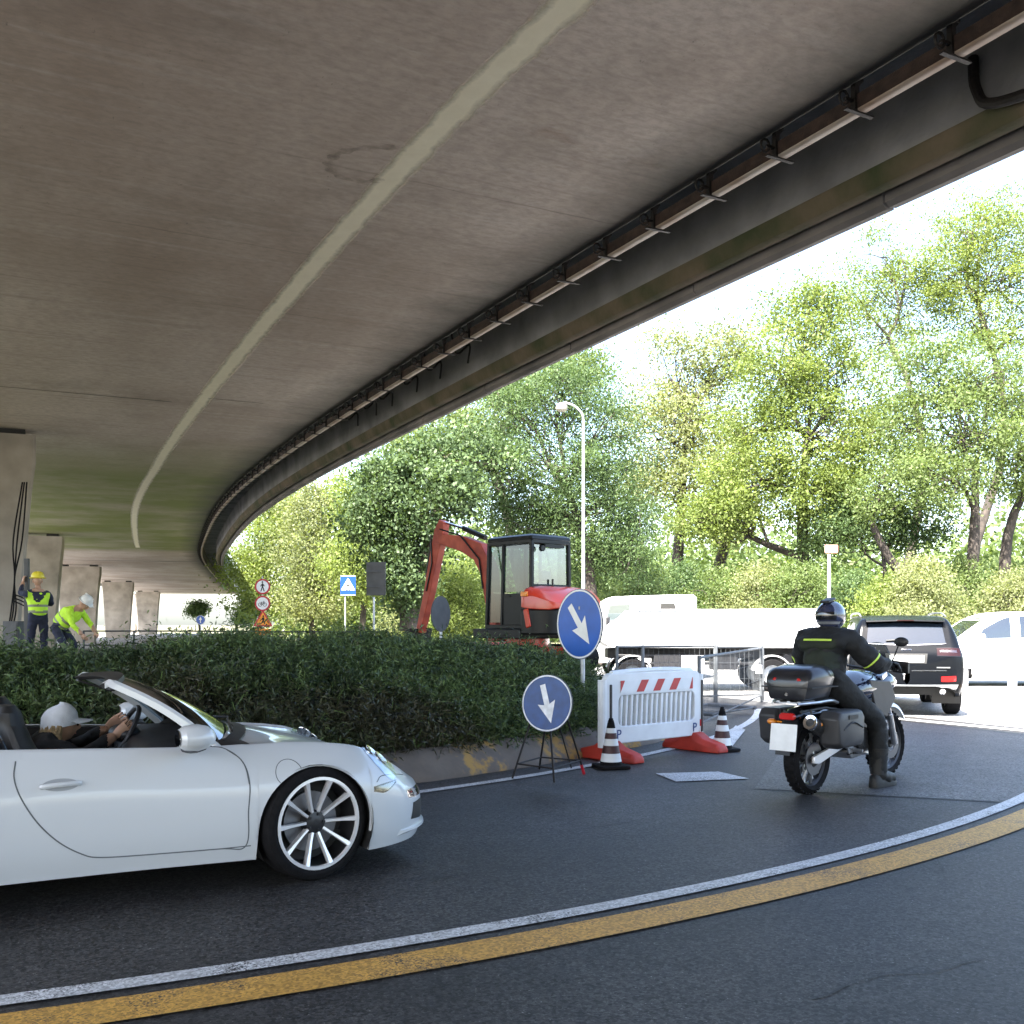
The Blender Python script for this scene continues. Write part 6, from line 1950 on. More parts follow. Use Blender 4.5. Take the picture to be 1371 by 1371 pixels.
mb.build('cap', M['cap_white'], drv)
mb = MB()
for k in range(9):
    a = PI * (.55 + .9 * k / 8)
    p = Vector((hx + math.cos(a) * .090, hy + math.sin(a) * .076, hz - .005))
    mb.tube([p, p + Vector((-.012, 0, -.06)), p + Vector((.0, math.sin(a) * .012, -.13)), p + Vector((.012, math.sin(a) * .02, -.165))], [.022, .026, .022, .008], 7)
mb.build('hair', M['hair_blond'], drv)
mb = MB()
for s in (-1, 1):
    mb.loft([[Vector((hx + .094 + o_, hy + s * .031 + math.cos(a) * .026, hz + .004 + math.sin(a) * .020)) for a in np.linspace(0, 2 * PI, 13)[:-1]] for o_ in (-.004, .006)])
    mb.tube([(hx + .09, hy + s * .055, hz + .010), (hx, hy + s * .081, hz + .010)], .004, 5)
mb.tube([(hx + .1, hy - .01, hz + .008), (hx + .1, hy + .01, hz + .008)], .004, 5)
mb.build('sunglasses', M['black_gloss'], drv)

# --- workers
def worker(loc, rz, label, pose, helmet_m, sleeve):
    o = empty('person', loc, rz, label, 'person', 'road workers')
    n = pose['nodes']
    def cls(c):
        return pose['cls'](c)
    def ext(mb):
        head_shapes(mb, pose['head'], pose.get('yaw', 0), pose.get('pitch', 0), 1.0, 0, 1, 2)
        for w in pose['hands']: hand_shapes(mb, *w)
    person_mesh('body', o, n, edges_w, 'pelvis', cls, [M['skin'], M['eye'], M['lip'], M['navy_cloth'], sleeve, M['leather']], ext)
    # vest: the same trunk, a little fuller
    vn = {k: (n[k][0], tuple(q * 1.20 for q in (n[k][1] if hasattr(n[k][1], '__len__') else (n[k][1],) * 2))) for k in ('pelvis', 'waist', 'chest', 'upper', 'shR', 'shL')}
    V, Fc = skin_mesh(vn, [('pelvis', 'waist'), ('waist', 'chest'), ('chest', 'upper'), ('upper', 'shR'), ('upper', 'shL')], 'pelvis', 3)
    V = creases(V, Fc, .004, 8.0, 9.0, rz)
    mb = MB(); mb.v = [tuple(v) for v in V]; mb.f = list(Fc)
    ax0, ax1 = Vector(n['pelvis'][0]), Vector(n['upper'][0])
    L_ = (ax1 - ax0).length
    mm = []
    for f in Fc:
        c = sum((V[i] for i in f), Vector()) / len(f)
        t = (c - ax0).dot(ax1 - ax0) / L_ ** 2
        mm.append(1 if (.18 < t < .27 or .44 < t < .53) else 0)
    mb.m = mm
    mb.build('vest', [M['hivis'], M['stripe_dark']], o, True, 0, 60)
    h = Vector(pose['head'])
    Mx = Matrix.Translation(h) @ Matrix.Rotation(pose.get('yaw', 0), 4, 'Z') @ Matrix.Rotation(-pose.get('pitch', 0), 4, 'Y')
    mb = MB(); mb.M = Mx
    mb.lathe([(.001, .03), (.145, .022), (.150, .032), (.118, .045), (.112, .09), (.085, .135), (.045, .155), (.001, .16)], (-.005, 0, .02), seg=22)
    mb.box((.12, 0, .045), (.09, .13, .012)); mb.box((-.005, 0, .165), (.20, .03, .02))
    mb.build('helmet', helmet_m, o)
edges_w = [('pelvis', 'waist'), ('waist', 'chest'), ('chest', 'upper'), ('upper', 'neck'), ('neck', 'skull'), ('upper', 'shR'), ('shR', 'elR'), ('elR', 'wrR'), ('upper', 'shL'), ('shL', 'elL'), ('elL', 'wrL'),
           ('pelvis', 'hipR'), ('hipR', 'knR'), ('knR', 'anR'), ('anR', 'toR'), ('pelvis', 'hipL'), ('hipL', 'knL'), ('knL', 'anL'), ('anL', 'toL')]
stand = {'pelvis': ((0, 0, .98), (.13, .16)), 'waist': ((0, 0, 1.12), (.115, .15)), 'chest': ((.01, 0, 1.30), (.125, .17)), 'upper': ((0, 0, 1.43), (.09, .12)), 'neck': ((.015, 0, 1.52), .055), 'skull': ((.03, 0, 1.60), .06),
         'shR': ((0, -.19, 1.42), .066), 'elR': ((.16, -.27, 1.22), .048), 'wrR': ((.36, -.20, 1.30), .033),
         'shL': ((0, .19, 1.42), .066), 'elL': ((.22, .27, 1.44), .048), 'wrL': ((.34, .20, 1.66), .033),
         'hipR': ((0, -.10, .92), .095), 'knR': ((.03, -.11, .50), .065), 'anR': ((0, -.12, .09), .048), 'toR': ((.16, -.14, .04), .042),
         'hipL': ((0, .10, .92), .095), 'knL': ((.04, .12, .50), .065), 'anL': ((.0, .13, .09), .048), 'toL': ((.16, .15, .04), .042)}
def cls_st(c):
    if c.z > 1.47 and abs(c.y) < .12: return 0
    if c.x > .27 and c.z > 1.0: return 0
    if c.z < .13: return 5
    return 3 if c.z < 1.0 else 4
worker((-8.98, 19.4, .64), R(125), 'standing worker in yellow vest and yellow helmet beside the nearest pier', dict(nodes=stand, head=(.035, 0, 1.675), hands=[((.36, -.20, 1.30), (.9, .2, .3), (0, .8, .2), .8), ((.34, .20, 1.66), (.4, -.1, .9), (.3, -.8, 0), .9, 1.0, -1)], cls=cls_st), M['helmet_yellow'], M['navy_cloth'])
bend = {'pelvis': ((-.16, 0, .80), (.14, .16)), 'waist': ((-.07, 0, .92), (.12, .15)), 'chest': ((.08, 0, 1.03), (.125, .17)), 'upper': ((.20, 0, 1.10), (.09, .12)), 'neck': ((.30, 0, 1.16), .055), 'skull': ((.36, 0, 1.20), .06),
        'shR': ((.19, -.19, 1.08), .066), 'elR': ((.30, -.25, .84), .048), 'wrR': ((.46, -.18, .66), .033),
        'shL': ((.19, .19, 1.08), .066), 'elL': ((.34, .24, .86), .048), 'wrL': ((.50, .16, .70), .033),
        'hipR': ((-.16, -.10, .78), .095), 'knR': ((.06, -.13, .44), .065), 'anR': ((-.10, -.13, .09), .048), 'toR': ((.06, -.15, .04), .042),
        'hipL': ((-.16, .10, .78), .095), 'knL': ((.10, .13, .44), .065), 'anL': ((-.04, .13, .09), .048), 'toL': ((.12, .15, .04), .042)}
def cls_b(c):
    if c.x > .245 and c.z > 1.08 and abs(c.y) < .14: return 0
    if c.x > .42: return 0
    if c.z < .13: return 5
    if c.x > .15 and c.z > .55: return 4
    return 3 if c.z < .86 or c.x < -.02 else 4
worker((-8.36, 19.2, .64), R(-12), 'bending worker in yellow vest and sleeves and white helmet', dict(nodes=bend, head=(.39, 0, 1.235), pitch=-.7, hands=[((.46, -.18, .66), (.6, .1, -.7), (0, .8, 0), .8), ((.50, .16, .70), (.6, -.1, -.7), (0, -.8, 0), .8, 1.0, -1)], cls=cls_b), M['helmet_white'], M['hivis'])
# ------------------------------------------------------------------ motorcycle and rider
MA = R(45)
moto = empty('motorcycle', (2.60, 9.02, 0), MA, 'black touring motorcycle with top case and two side cases at the give-way line', 'motorcycle')
M['tank_blue'] = mat('tank_blue', (.012, .016, .035), .12, coat=1.0)
M['case_black'] = mat('case_black', (.016, .016, .020), .32, var=.2, vscale=9, coat=.3)
M['case_matt'] = mat('case_matt', (.030, .030, .033), .5, var=.2, vscale=9)
M['engine'] = mat('engine', (.06, .06, .062), .45, .6, var=.4, vscale=25)
WB = 1.52
def moto_wheel(c, r, w, yaw, sp):
    o = empty('wheel', c, yaw); o.parent = moto
    mb = MB(); h = w / 2; rr = r - .075
    mb.lathe([(rr, -h * .7), (rr + .03, -h), (r - .03, -h * .82), (r, -h * .25), (r, h * .25), (r - .03, h * .82), (rr + .03, h), (rr, h * .7)], axis=(0, 1, 0), seg=40, ring=True)
    for k in range(34):
        a = 2 * PI * k / 34
        for s in (-1, 1): mb.box(((r - .007) * math.cos(a + s * .04), s * h * .36, (r - .007) * math.sin(a + s * .04)), (.014, h * .5, .026), (0, -a, 0))
    mb.build('tyre', M['rubber'], o)
    mb = MB(); mb.lathe([(rr + .006, -h * .7), (rr - .018, -h * .4), (rr - .018, h * .4), (rr + .006, h * .7)], axis=(0, 1, 0), seg=40, ring=True); mb.build('rim', M['alloy_dark'], o)
    mb = MB()
    for k in range(sp):
        a = 2 * PI * k / sp; s = 1 if k % 2 else -1
        mb.tube([(.04 * math.cos(a + .5 * s), s * .045, .04 * math.sin(a + .5 * s)), ((rr - .01) * math.cos(a), s * .01, (rr - .01) * math.sin(a))], .0032 if sp > 20 else .012, 5)
    mb.build('spokes', M['steel'], o)
    mb = MB(); mb.lathe([(.001, -.07), (.035, -.07), (.045, -.03), (.045, .03), (.035, .07), (.001, .07)], axis=(0, 1, 0), seg=16); mb.build('hub', M['engine'], o)
    mb = MB(); mb.lathe([(.07, .062), (.145, .062), (.145, .068), (.07, .068)], axis=(0, 1, 0), seg=28, ring=True); mb.lathe([(.07, -.062), (.145, -.062), (.145, -.068), (.07, -.068)], axis=(0, 1, 0), seg=28, ring=True); mb.build('brake_disc', M['disc_steel'], o)
moto_wheel((0, 0, .315), .315, .155, 0, 18)
moto_wheel((WB, 0, .325), .325, .115, R(-4), 32)
# fork, mudguard, headlight, bars
mb = MB()
for s in (-1, 1): mb.tube([(WB + .01, s * .095, .325), (WB - .10, s * .095, .62)], .030, 10)
mb.build('fork_slider', M['steel'], moto)
mb = MB()
for s in (-1, 1): mb.tube([(WB - .10, s * .095, .62), (WB - .26, s * .095, 1.02)], .022, 10)
mb.box((WB - .20, 0, .86), (.10, .26, .05), (0, R(-22), 0)); mb.box((WB - .255, 0, 1.0), (.10, .24, .04), (0, R(-22), 0))
mb.build('fork_stanchion', M['chrome'], moto)
mb = MB()
rg = []
for a in np.linspace(R(35), R(150), 12):
    rg.append([Vector((WB + math.cos(a) * (.37 + dr), y, .345 + math.sin(a) * (.37 + dr))) for y, dr in ((-.075, -.03), (-.06, .008), (0, .02), (.06, .008), (.075, -.03), (0, .008))])
mb.loft(rg); mb.build('front_mudguard', M['white_paint'], moto, True, 0, 60)
mb = MB()
rg = []
for x, hw, z0, z1 in ((WB - .30, .13, .78, 1.02), (WB - .16, .16, .80, 1.06), (WB - .02, .13, .84, 1.02), (WB + .07, .07, .88, .97)):
    rg.append([Vector((x, math.cos(a) * hw, (z0 + z1) / 2 + math.sin(a) * (z1 - z0) / 2)) for a in np.linspace(0, 2 * PI, 15)[:-1]])
mb.loft(rg); fa = mb.build('fairing', M['tank_blue'], moto)
mb = MB(); mb.ball((WB + .05, 0, .92), .075, sc=(.5, 1.1, .7)); mb.build('headlight', M['lens_clear'], fa)
mb = MB()
mb.loft([[Vector((WB - .06 - .16 * t, u * (.17 - .05 * t), 1.04 + .28 * t - .03 * u * u)) + Vector((.05 * (1 - u * u), 0, 0)) for u in np.linspace(-1, 1, 9)] for t in np.linspace(0, 1, 5)], False, False)
mb.build('windshield', M['tinted_glass'], fa)
mb = MB(); mb.tube(catmull([(WB - .58, -.40, 1.10), (WB - .48, -.30, 1.12), (WB - .30, -.10, 1.07), (WB - .30, .10, 1.07), (WB - .48, .30, 1.12), (WB - .58, .40, 1.10)], 4), .012, 8); mb.build('handlebar', M['black_plastic'], moto)
for s in (-1, 1):
    mb = MB(); mb.tube([(WB - .485, s * .295, 1.12), (WB - .595, s * .42, 1.10)], .019, 10); mb.build('grip', M['rubber'], moto)
    mb = MB(); mb.tube([(WB - .42, s * .26, 1.12), (WB - .42, s * .33, 1.30)], .007, 6); mb.ball((WB - .43, s * .36, 1.33), .07, sc=(.35, 1, .65)); mb.build('mirror', M['black_plastic'], moto)
    mb = MB(); mb.loft([[Vector((WB - .44 + .02 * math.cos(a), s * (.30 + .13 * u), 1.10 + .055 * math.sin(a) - .01 * u)) for a in np.linspace(0, 2 * PI, 9)[:-1]] for u in (-.1, .5, 1.05)]); mb.build('hand_guard', M['black_plastic'], moto)
    mb = MB(); mb.ball((-.22, s * .22, .64), .035, sc=(1, 1.3, .8)); mb.tube([(-.20, s * .08, .64), (-.21, s * .20, .64)], .008, 6); mb.build('indicator', M['lens_amber'], moto)
# tank, seat, tail
mb = MB()
rg = []
for x, hw, z0, z1 in ((.46, .10, .82, .90), (.56, .15, .76, .98), (.74, .20, .72, 1.06), (.92, .205, .72, 1.07), (1.08, .16, .76, 1.04), (1.20, .10, .80, .98)):
    rg.append([Vector((x, math.cos(a) * hw, (z0 + z1) / 2 + math.sin(a) * (z1 - z0) / 2)) for a in np.linspace(0, 2 * PI, 17)[:-1]])
mb.loft(rg); mb.build('fuel_tank', M['tank_blue'], moto)
mb = MB()
for s in (-1, 1):
    mb.loft([[Vector((x, s * y, z)) for x, y, z in ((.80 + dx, .17 + o_, .98), (1.16 + dx, .20 + o_, .96), (1.30 + dx, .19 + o_, .80), (1.12 + dx, .19 + o_, .62), (.92 + dx, .18 + o_, .66))] for dx, o_ in ((0, 0), (.0, .025))])
mb.build('radiator_cowl', M['case_matt'], moto, True, .01)
mb = MB()
rg = []
for x, hw, z0, z1 in ((-.14, .10, .80, .865), (.0, .14, .79, .875), (.20, .15, .77, .86), (.38, .135, .76, .845), (.52, .10, .78, .88)):
    rg.append([Vector((x, math.cos(a) * hw, (z0 + z1) / 2 + math.sin(a) * (z1 - z0) / 2)) for a in np.linspace(0, 2 * PI, 13)[:-1]])
mb.loft(rg); mb.build('seat', M['leather'], moto)
mb = MB()
rg = []
for x, hw, z0, z1 in ((-.34, .05, .66, .72), (-.22, .10, .66, .77), (.05, .14, .66, .79), (.45, .15, .62, .78)):
    rg.append([Vector((x, math.cos(a) * hw, (z0 + z1) / 2 + math.sin(a) * (z1 - z0) / 2)) for a in np.linspace(0, 2 * PI, 13)[:-1]])
mb.loft(rg); mb.build('tail', M['black_gloss'], moto)
mb = MB(); mb.loft([[Vector((-.36 + dx, y, z)) for y, z in ((-.065, .675), (.065, .675), (.075, .71), (.05, .735), (-.05, .735), (-.075, .71))] for dx in (0, .05)]); mb.build('tail_light', M['lens_red'], moto, True, .01)
mb = MB()
mb.loft([[Vector((x, y, z)) for y in (-.07, .07)] for x, z in ((-.28, .68), (-.36, .60), (-.41, .46), (-.42, .38))], False, False)
mb.build('plate_hanger', M['black_plastic'], moto, False)
mb = MB(); mb.box((-.405, 0, .53), (.006, .25, .23), (0, R(8), 0)); mb.build('number_plate', M['sign_white'], moto, True, .003)
mb = MB()
for s in (-1, 1): mb.tube(catmull([(.25, s * .16, .80), (.05, s * .20, .83), (-.20, s * .20, .825), (-.38, s * .12, .815)], 5), .013, 8)
mb.box((-.15, 0, .818), (.36, .30, .015))
for y in (-.1, 0, .1): mb.box((-.15, y, .828), (.34, .03, .012))
mb.build('luggage_rack', M['steel'], moto)
# cases
mb = MB()
def rsec(x, hw, z0, z1, r=.06, n=5):
    out = []
    for cx_, cz_, a0 in ((hw - r, z1 - r, 0), (-hw + r, z1 - r, PI / 2), (-hw + r, z0 + r * .6, PI), (hw - r, z0 + r * .6, 3 * PI / 2)):
        for k in range(n):
            a = a0 + PI / 2 * k / (n - 1); q = r if cz_ > (z0 + z1) / 2 else r * .6
            out.append(Vector((x, cx_ + math.cos(a) * q, cz_ + math.sin(a) * q)))
    return out
mb.loft([rsec(-.36, .14, .89, 1.00, .05), rsec(-.345, .20, .85, 1.06), rsec(-.28, .235, .84, 1.115, .09), rsec(-.10, .245, .835, 1.145, .11), rsec(.04, .235, .84, 1.13, .10), rsec(.10, .19, .86, 1.08)])
tc_ = mb.build('top_case', M['case_black'], moto, True, 0, 45)
mb = MB(); mb.box((-.13, 0, .955), (.462, .488, .010)); mb.build('lid_seam', M['black'], tc_, True, .003)
mb = MB()
for s in (-1, 1): mb.box((-.335, s * .14, 1.02), (.03, .09, .028), (0, R(20), s * R(-18)))
mb.build('reflector', M['lens_red'], tc_, True, .006)
mb = MB(); mb.lathe([(.001, 0), (.016, 0), (.016, .01), (.001, .01)], (-.35, 0, .895), (-1, 0, 0), 10); mb.build('lock', M['chrome'], tc_)
for s in (-1, 1):
    mb = MB()
    rg = []
    for y, k in ((.19, .86), (.22, 1.0), (.34, 1.0), (.385, .92), (.40, .75)):
        rg.append([Vector((cx_ * k + .06, s * y, .60 + cz_ * k)) for cx_, cz_ in ((-.22, -.13), (-.16, -.17), (.20, -.165), (.25, -.12), (.26, .10), (.21, .155), (-.20, .155), (-.25, .09))])
    mb.loft(rg); sc_ = mb.build('side_case', M['case_matt'], moto, True, .012, 35)
    mb = MB(); mb.tube(catmull([(-.10, s * .398, .60), (.06, s * .408, .655), (.24, s * .398, .60)], 5), .008, 6); mb.box((.06, s * .402, .70), (.16, .012, .035)); mb.build('latch', M['black'], sc_)
    mb = MB(); mb.tube(catmull([(.30, s * .17, .74), (.10, s * .19, .50), (-.15, s * .18, .60), (-.20, s * .14, .76)], 5), .010, 6); mb.build('case_bracket', M['black_plastic'], moto)
# engine, frame, exhaust, swing arm, pegs
mb = MB(); mb.box((.78, 0, .46), (.42, .30, .30)); mb.box((.92, 0, .66), (.24, .26, .26), (0, R(18), 0))
for s in (-1, 1):
    mb.lathe([(.001, 0), (.11, 0), (.12, .03), (.08, .06), (.001, .06)], (.70, s * .15, .44), (0, s, 0), 18); mb.lathe([(.001, 0), (.07, 0), (.07, .05), (.001, .05)], (.90, s * .15, .42), (0, s, 0), 16)
for k in range(5): mb.box((.93, 0, .58 + k * .035), (.27, .29, .010), (0, R(18), 0))
mb.build('engine', M['engine'], moto, True, .015)
mb = MB(); mb.loft([[Vector((x, y, z)) for x, z in ((.50, .34), (1.06, .36), (1.14, .50), (1.05, .30), (.55, .27))] for y in (-.14, .14)]); mb.build('sump_guard', M['steel'], moto, True, .01)
mb = MB()
for s in (-1, 1):
    mb.tube([(1.20, s * .03, .95), (.85, s * .14, .78), (.50, s * .15, .66), (.46, s * .13, .40)], .018, 8); mb.tube([(1.16, s * .04, .88), (1.12, s * .14, .55), (1.05, s * .13, .32), (.50, s * .13, .32)], .014, 8); mb.tube([(.55, s * .13, .70), (.10, s * .12, .76), (-.25, s * .08, .74)], .014, 8)
mb.build('frame', M['black_plastic'], moto)
mb = MB()
for s in (-1, 1):
    mb.loft([[Vector((x, s * .105 + y, z)) for y, z in ((-.015, zc - hh), (.015, zc - hh), (.015, zc + hh), (-.015, zc + hh))] for x, zc, hh in ((-.09, .315, .03), (.0, .318, .045), (.2, .36, .038), (.46, .42, .04))])
mb.build('swing_arm', M['alloy'], moto, True, .006)
mb = MB(); mb.tube([(.12, -.16, .46), (-.04, -.20, .56), (-.30, -.20, .66)], [.045, .065, .06], 14); ex_ = mb.build('silencer', M['engine'], moto)
mb = MB(); mb.lathe([(.061, -.02), (.066, .0), (.062, .02), (.038, .015), (.034, -.03)], (-.30, -.20, .66), (-.93, 0, .36), 16); mb.build('end_cap', M['chrome'], ex_)
mb = MB()
mb.tube(catmull([(.98, -.05, .60), (1.14, -.09, .45), (.95, -.14, .30), (.55, -.15, .36), (.30, -.155, .44), (.12, -.16, .46)], 5), .022, 8); mb.build('exhaust_pipe', M['steel'], moto)
for s in (-1, 1):
    mb = MB(); mb.tube([(.50, s * .15, .37), (.50, s * .27, .36)], .014, 8); mb.box((.46, s * .16, .42), (.10, .015, .16), (0, R(-25), 0)); mb.build('foot_peg', M['steel'], moto)
mb = MB(); mb.tube([(.56, -.06, .60), (.36, -.05, .38)], .035, 10)
for k in range(8): mb.lathe([(.040, -.006), (.052, 0), (.040, .006)], tuple(Vector((.56, -.06, .60)).lerp(Vector((.36, -.05, .38)), k / 7)), (-.2, 0, -.22), 12)
mb.build('rear_shock', M['steel'], moto)
mb = MB(); mb.loft([[Vector((math.cos(a) * .345 + .0, y, .315 + math.sin(a) * .345)) for y in (-.07, 0, .07)] for a in np.linspace(R(55), R(150), 9)], False, False); mb.build('rear_hugger', M['black_plastic'], moto)
mb = MB(); mb.tube([(.48, .14, .34), (.38, .20, .10), (.36, .21, .02)], .012, 6); mb.build('side_stand', M['black_plastic'], moto)
# rider
rd = empty('person', (2.60, 9.02, 0), MA, 'motorcyclist in black jacket with lime stripe and blue-black helmet, right foot on the road', 'person')
nodes = {
    'pelvis': ((.28, -.01, .96), (.15, .17)), 'waist': ((.30, -.01, 1.08), (.155, .195)), 'chest': ((.33, 0, 1.24), (.165, .215)), 'upper': ((.355, 0, 1.37), (.105, .13)), 'neck': ((.39, 0, 1.45), .06), 'skull': ((.41, 0, 1.53), .06),
    'shR': ((.37, -.205, 1.36), .094), 'elR': ((.55, -.37, 1.13), .074), 'wrR': ((.845, -.355, 1.135), .042),
    'shL': ((.37, .205, 1.36), .094), 'elL': ((.55, .37, 1.13), .074), 'wrL': ((.845, .355, 1.135), .042),
    'hipR': ((.34, -.13, .92), .125), 'knR': ((.78, -.27, .62), .094), 'shinR': ((.80, -.275, .36), .088), 'anR': ((.80, -.275, .10), .074), 'toR': ((1.04, -.30, .055), .056),
    'hipL': ((.34, .13, .92), .125), 'knL': ((.80, .27, .70), .078), 'shinL': ((.64, .26, .54), .066), 'anL': ((.50, .24, .43), .056), 'toL': ((.68, .25, .37), .046)}
e2 = [('pelvis', 'waist'), ('waist', 'chest'), ('chest', 'upper'), ('upper', 'neck'), ('neck', 'skull'), ('upper', 'shR'), ('shR', 'elR'), ('elR', 'wrR'), ('upper', 'shL'), ('shL', 'elL'), ('elL', 'wrL'),
      ('pelvis', 'hipR'), ('hipR', 'knR'), ('knR', 'shinR'), ('shinR', 'anR'), ('anR', 'toR'), ('pelvis', 'hipL'), ('hipL', 'knL'), ('knL', 'shinL'), ('shinL', 'anL'), ('anL', 'toL')]
def cls_r(c):
    if c.z > 1.52 and abs(c.y) < .12: return 0
    if c.z < .14 or (c.y > .1 and c.x < .75 and c.z < .44): return 4
    return 3
def ext_r(mb):
    head_shapes(mb, (.435, 0, 1.565), 0, 0, 1.0, 0, 1, 2)
    hand_shapes(mb, (.845, -.355, 1.135), (.95, -.05, -.15), (0, -.2, -.9), 1.25, 1.12, 1, 5)
    hand_shapes(mb, (.845, .355, 1.135), (.95, .05, -.15), (0, .2, -.9), 1.25, 1.12, -1, 5)
M['rider_cloth'] = mat('rider_cloth', (.007, .008, .009), .8, var=.4, vscale=9, bump=.6, bscale=14)
M['rider_green'] = mat('rider_green', (.011, .017, .009), .8, var=.3, vscale=9, bump=.5, bscale=14)
person_mesh('body', rd, nodes, e2, 'pelvis', cls_r, [M['skin'], M['eye'], M['lip'], M['rider_cloth'], M['leather'], M['black_plastic']], ext_r)
# jacket with skirt, collar and lime piping
jn = {k: (nodes[k][0], tuple(q * f for q in (nodes[k][1] if hasattr(nodes[k][1], '__len__') else (nodes[k][1],) * 2))) for k, f in (('pelvis', 1.13), ('waist', 1.10), ('chest', 1.09), ('upper', 1.12), ('shR', 1.14), ('shL', 1.14), ('elR', 1.16), ('elL', 1.16))}
jn['hemR'] = ((.77, -.358, 1.135), .062); jn['hemL'] = ((.77, .358, 1.135), .062)
V, Fc = skin_mesh(jn, [('pelvis', 'waist'), ('waist', 'chest'), ('chest', 'upper'), ('upper', 'shR'), ('shR', 'elR'), ('elR', 'hemR'), ('upper', 'shL'), ('shL', 'elL'), ('elL', 'hemL')], 'pelvis', 3)
V = creases(V, Fc, .017, 7.0, 9.0, 3.3)
mb = MB(); mb.v = [tuple(v) for v in V]; mb.f = list(Fc)
mb.m = [1 if (lambda c: c.x < .33 and 1.10 < c.z < 1.36 and abs(c.y) < .17)(sum((V[i] for i in f), Vector()) / len(f)) else 0 for f in Fc]
jk = mb.build('jacket', [M['rider_cloth'], M['rider_green']], rd, True, 0, 60)
jb = bvh_of(jk)
M['lime'] = mat('lime', (.55, .75, .10), .5)
mb = MB()
rg = []
for y in np.linspace(-.135, .135, 13):
    a = project(jb, (-.5, y, 1.345), (1, 0, 0), .004); b_ = project(jb, (-.5, y, 1.362), (1, 0, 0), .004)
    if a and b_: rg.append([a, b_])
mb.loft(rg, False, False)
for s in (-1, 1):
    c0, c1 = Vector(nodes['shR'][0]) * 1, Vector(nodes['elR'][0]) * 1
    c0.y *= -s; c1.y *= -s
    c0.y = s * abs(c0.y); c1.y = s * abs(c1.y)
    ax_ = (c1 - c0).normalized(); x_, y_, _ = frame_from(ax_); p = c0.lerp(c1, .80)
    rg = []
    for a in np.linspace(0, 2 * PI, 21):
        dv = x_ * math.cos(a) + y_ * math.sin(a)
        q0 = project(jb, p + dv * .3, -dv, .003); q1 = project(jb, p + ax_ * .016 + dv * .3, -dv, .003)
        if q0 and q1: rg.append([q0, q1])
    mb.loft(rg, False, False)
mb.build('lime_stripe', M['lime'], jk, False)
for nm_, an, to, dz in (('R', nodes['anR'][0], nodes['toR'][0], 0.0), ('L', nodes['anL'][0], nodes['toL'][0], .32)):
    A_, T_ = Vector(an), Vector(to); fd = (T_ - A_); fd.z = 0; fd.normalize(); sd_ = Vector((-fd.y, fd.x, 0))
    rg = []
    for t, hw, h1 in ((-.105, .030, .08), (-.085, .046, .13), (-.02, .052, .17), (.06, .050, .135), (.15, .054, .095), (.22, .050, .075), (.262, .028, .045)):
        p = Vector((A_.x, A_.y, dz)) + fd * t
        rg.append([p - sd_ * hw + Vector((0, 0, .004)), p - sd_ * hw * 1.05 + Vector((0, 0, .035)), p - sd_ * hw * .8 + Vector((0, 0, h1 * .8)), p + Vector((0, 0, h1)), p + sd_ * hw * .8 + Vector((0, 0, h1 * .8)), p + sd_ * hw * 1.05 + Vector((0, 0, .035)), p + sd_ * hw + Vector((0, 0, .004))])
    mb = MB(); mb.loft(rg)
    mb.tube([A_ + Vector((-.005, 0, .02)), A_ + Vector((0, 0, .14)), A_ + Vector((.0, 0, .26))], [.070, .076, .092], 14)
    bt = mb.build('boot', M['leather'], rd, True, 0, 60)
mb = MB(); mb.lathe([(.085, 0), (.078, .05), (.068, .05), (.075, 0)], (.385, 0, 1.415), (.25, 0, 1), 18, ring=True); mb.build('collar', M['rider_cloth'], jk)
# helmet
M['helmet_blue'] = mat('helmet_blue', (.035, .045, .10), .15, coat=1.0, col2=(.02, .02, .022), vscale=5)
hc = Vector((.425, 0, 1.575))
mb = MB()
rg = []
for i in range(17):
    ph = -R(62) + (PI / 2 + R(62)) * i / 16
    rg.append([hc + Vector((math.cos(ph) * math.cos(t) * .155 + (.02 if math.sin(ph) < 0 and math.cos(t) > 0 else 0) * abs(math.sin(ph)), math.cos(ph) * math.sin(t) * .128, math.sin(ph) * .135 + .0)) for t in np.linspace(0, 2 * PI, 33)[:-1]])
mb.loft(rg); hm = mb.build('helmet', M['helmet_blue'], rd)
mb = MB()
mb.loft([[hc + Vector((math.cos(ph) * math.cos(t) * .160, math.cos(ph) * math.sin(t) * .133, math.sin(ph) * .140)) for t in np.linspace(-1.15, 1.15, 15)] for ph in np.linspace(-.30, .42, 6)], False, False); mb.build('visor', M['dark_glass'], hm)
mb = MB()
mb.loft([[hc + Vector((math.cos(ph) * math.cos(t) * .158, math.cos(ph) * math.sin(t) * .131, math.sin(ph) * .138)) for t in np.linspace(PI - 1.3, PI + 1.3, 15)] for ph in np.linspace(-.62, -.42, 3)], False, False); mb.build('helmet_band', M['galv'], hm)
mb = MB()
mb.loft([[hc + Vector((math.cos(ph) * math.cos(t) * .158, math.cos(ph) * math.sin(t) * .131, math.sin(ph) * .138)) for t in np.linspace(PI - .95, PI + .95, 15)] for ph in np.linspace(-.30, .22, 5)], False, False); mb.build('rear_panel', M['black_gloss'], hm)
mb = MB(); mb.box(tuple(hc + Vector((-.05, 0, .135))), (.14, .09, .025), (0, R(-14), 0)); mb.build('air_vent', M['black_plastic'], hm, True, .01)
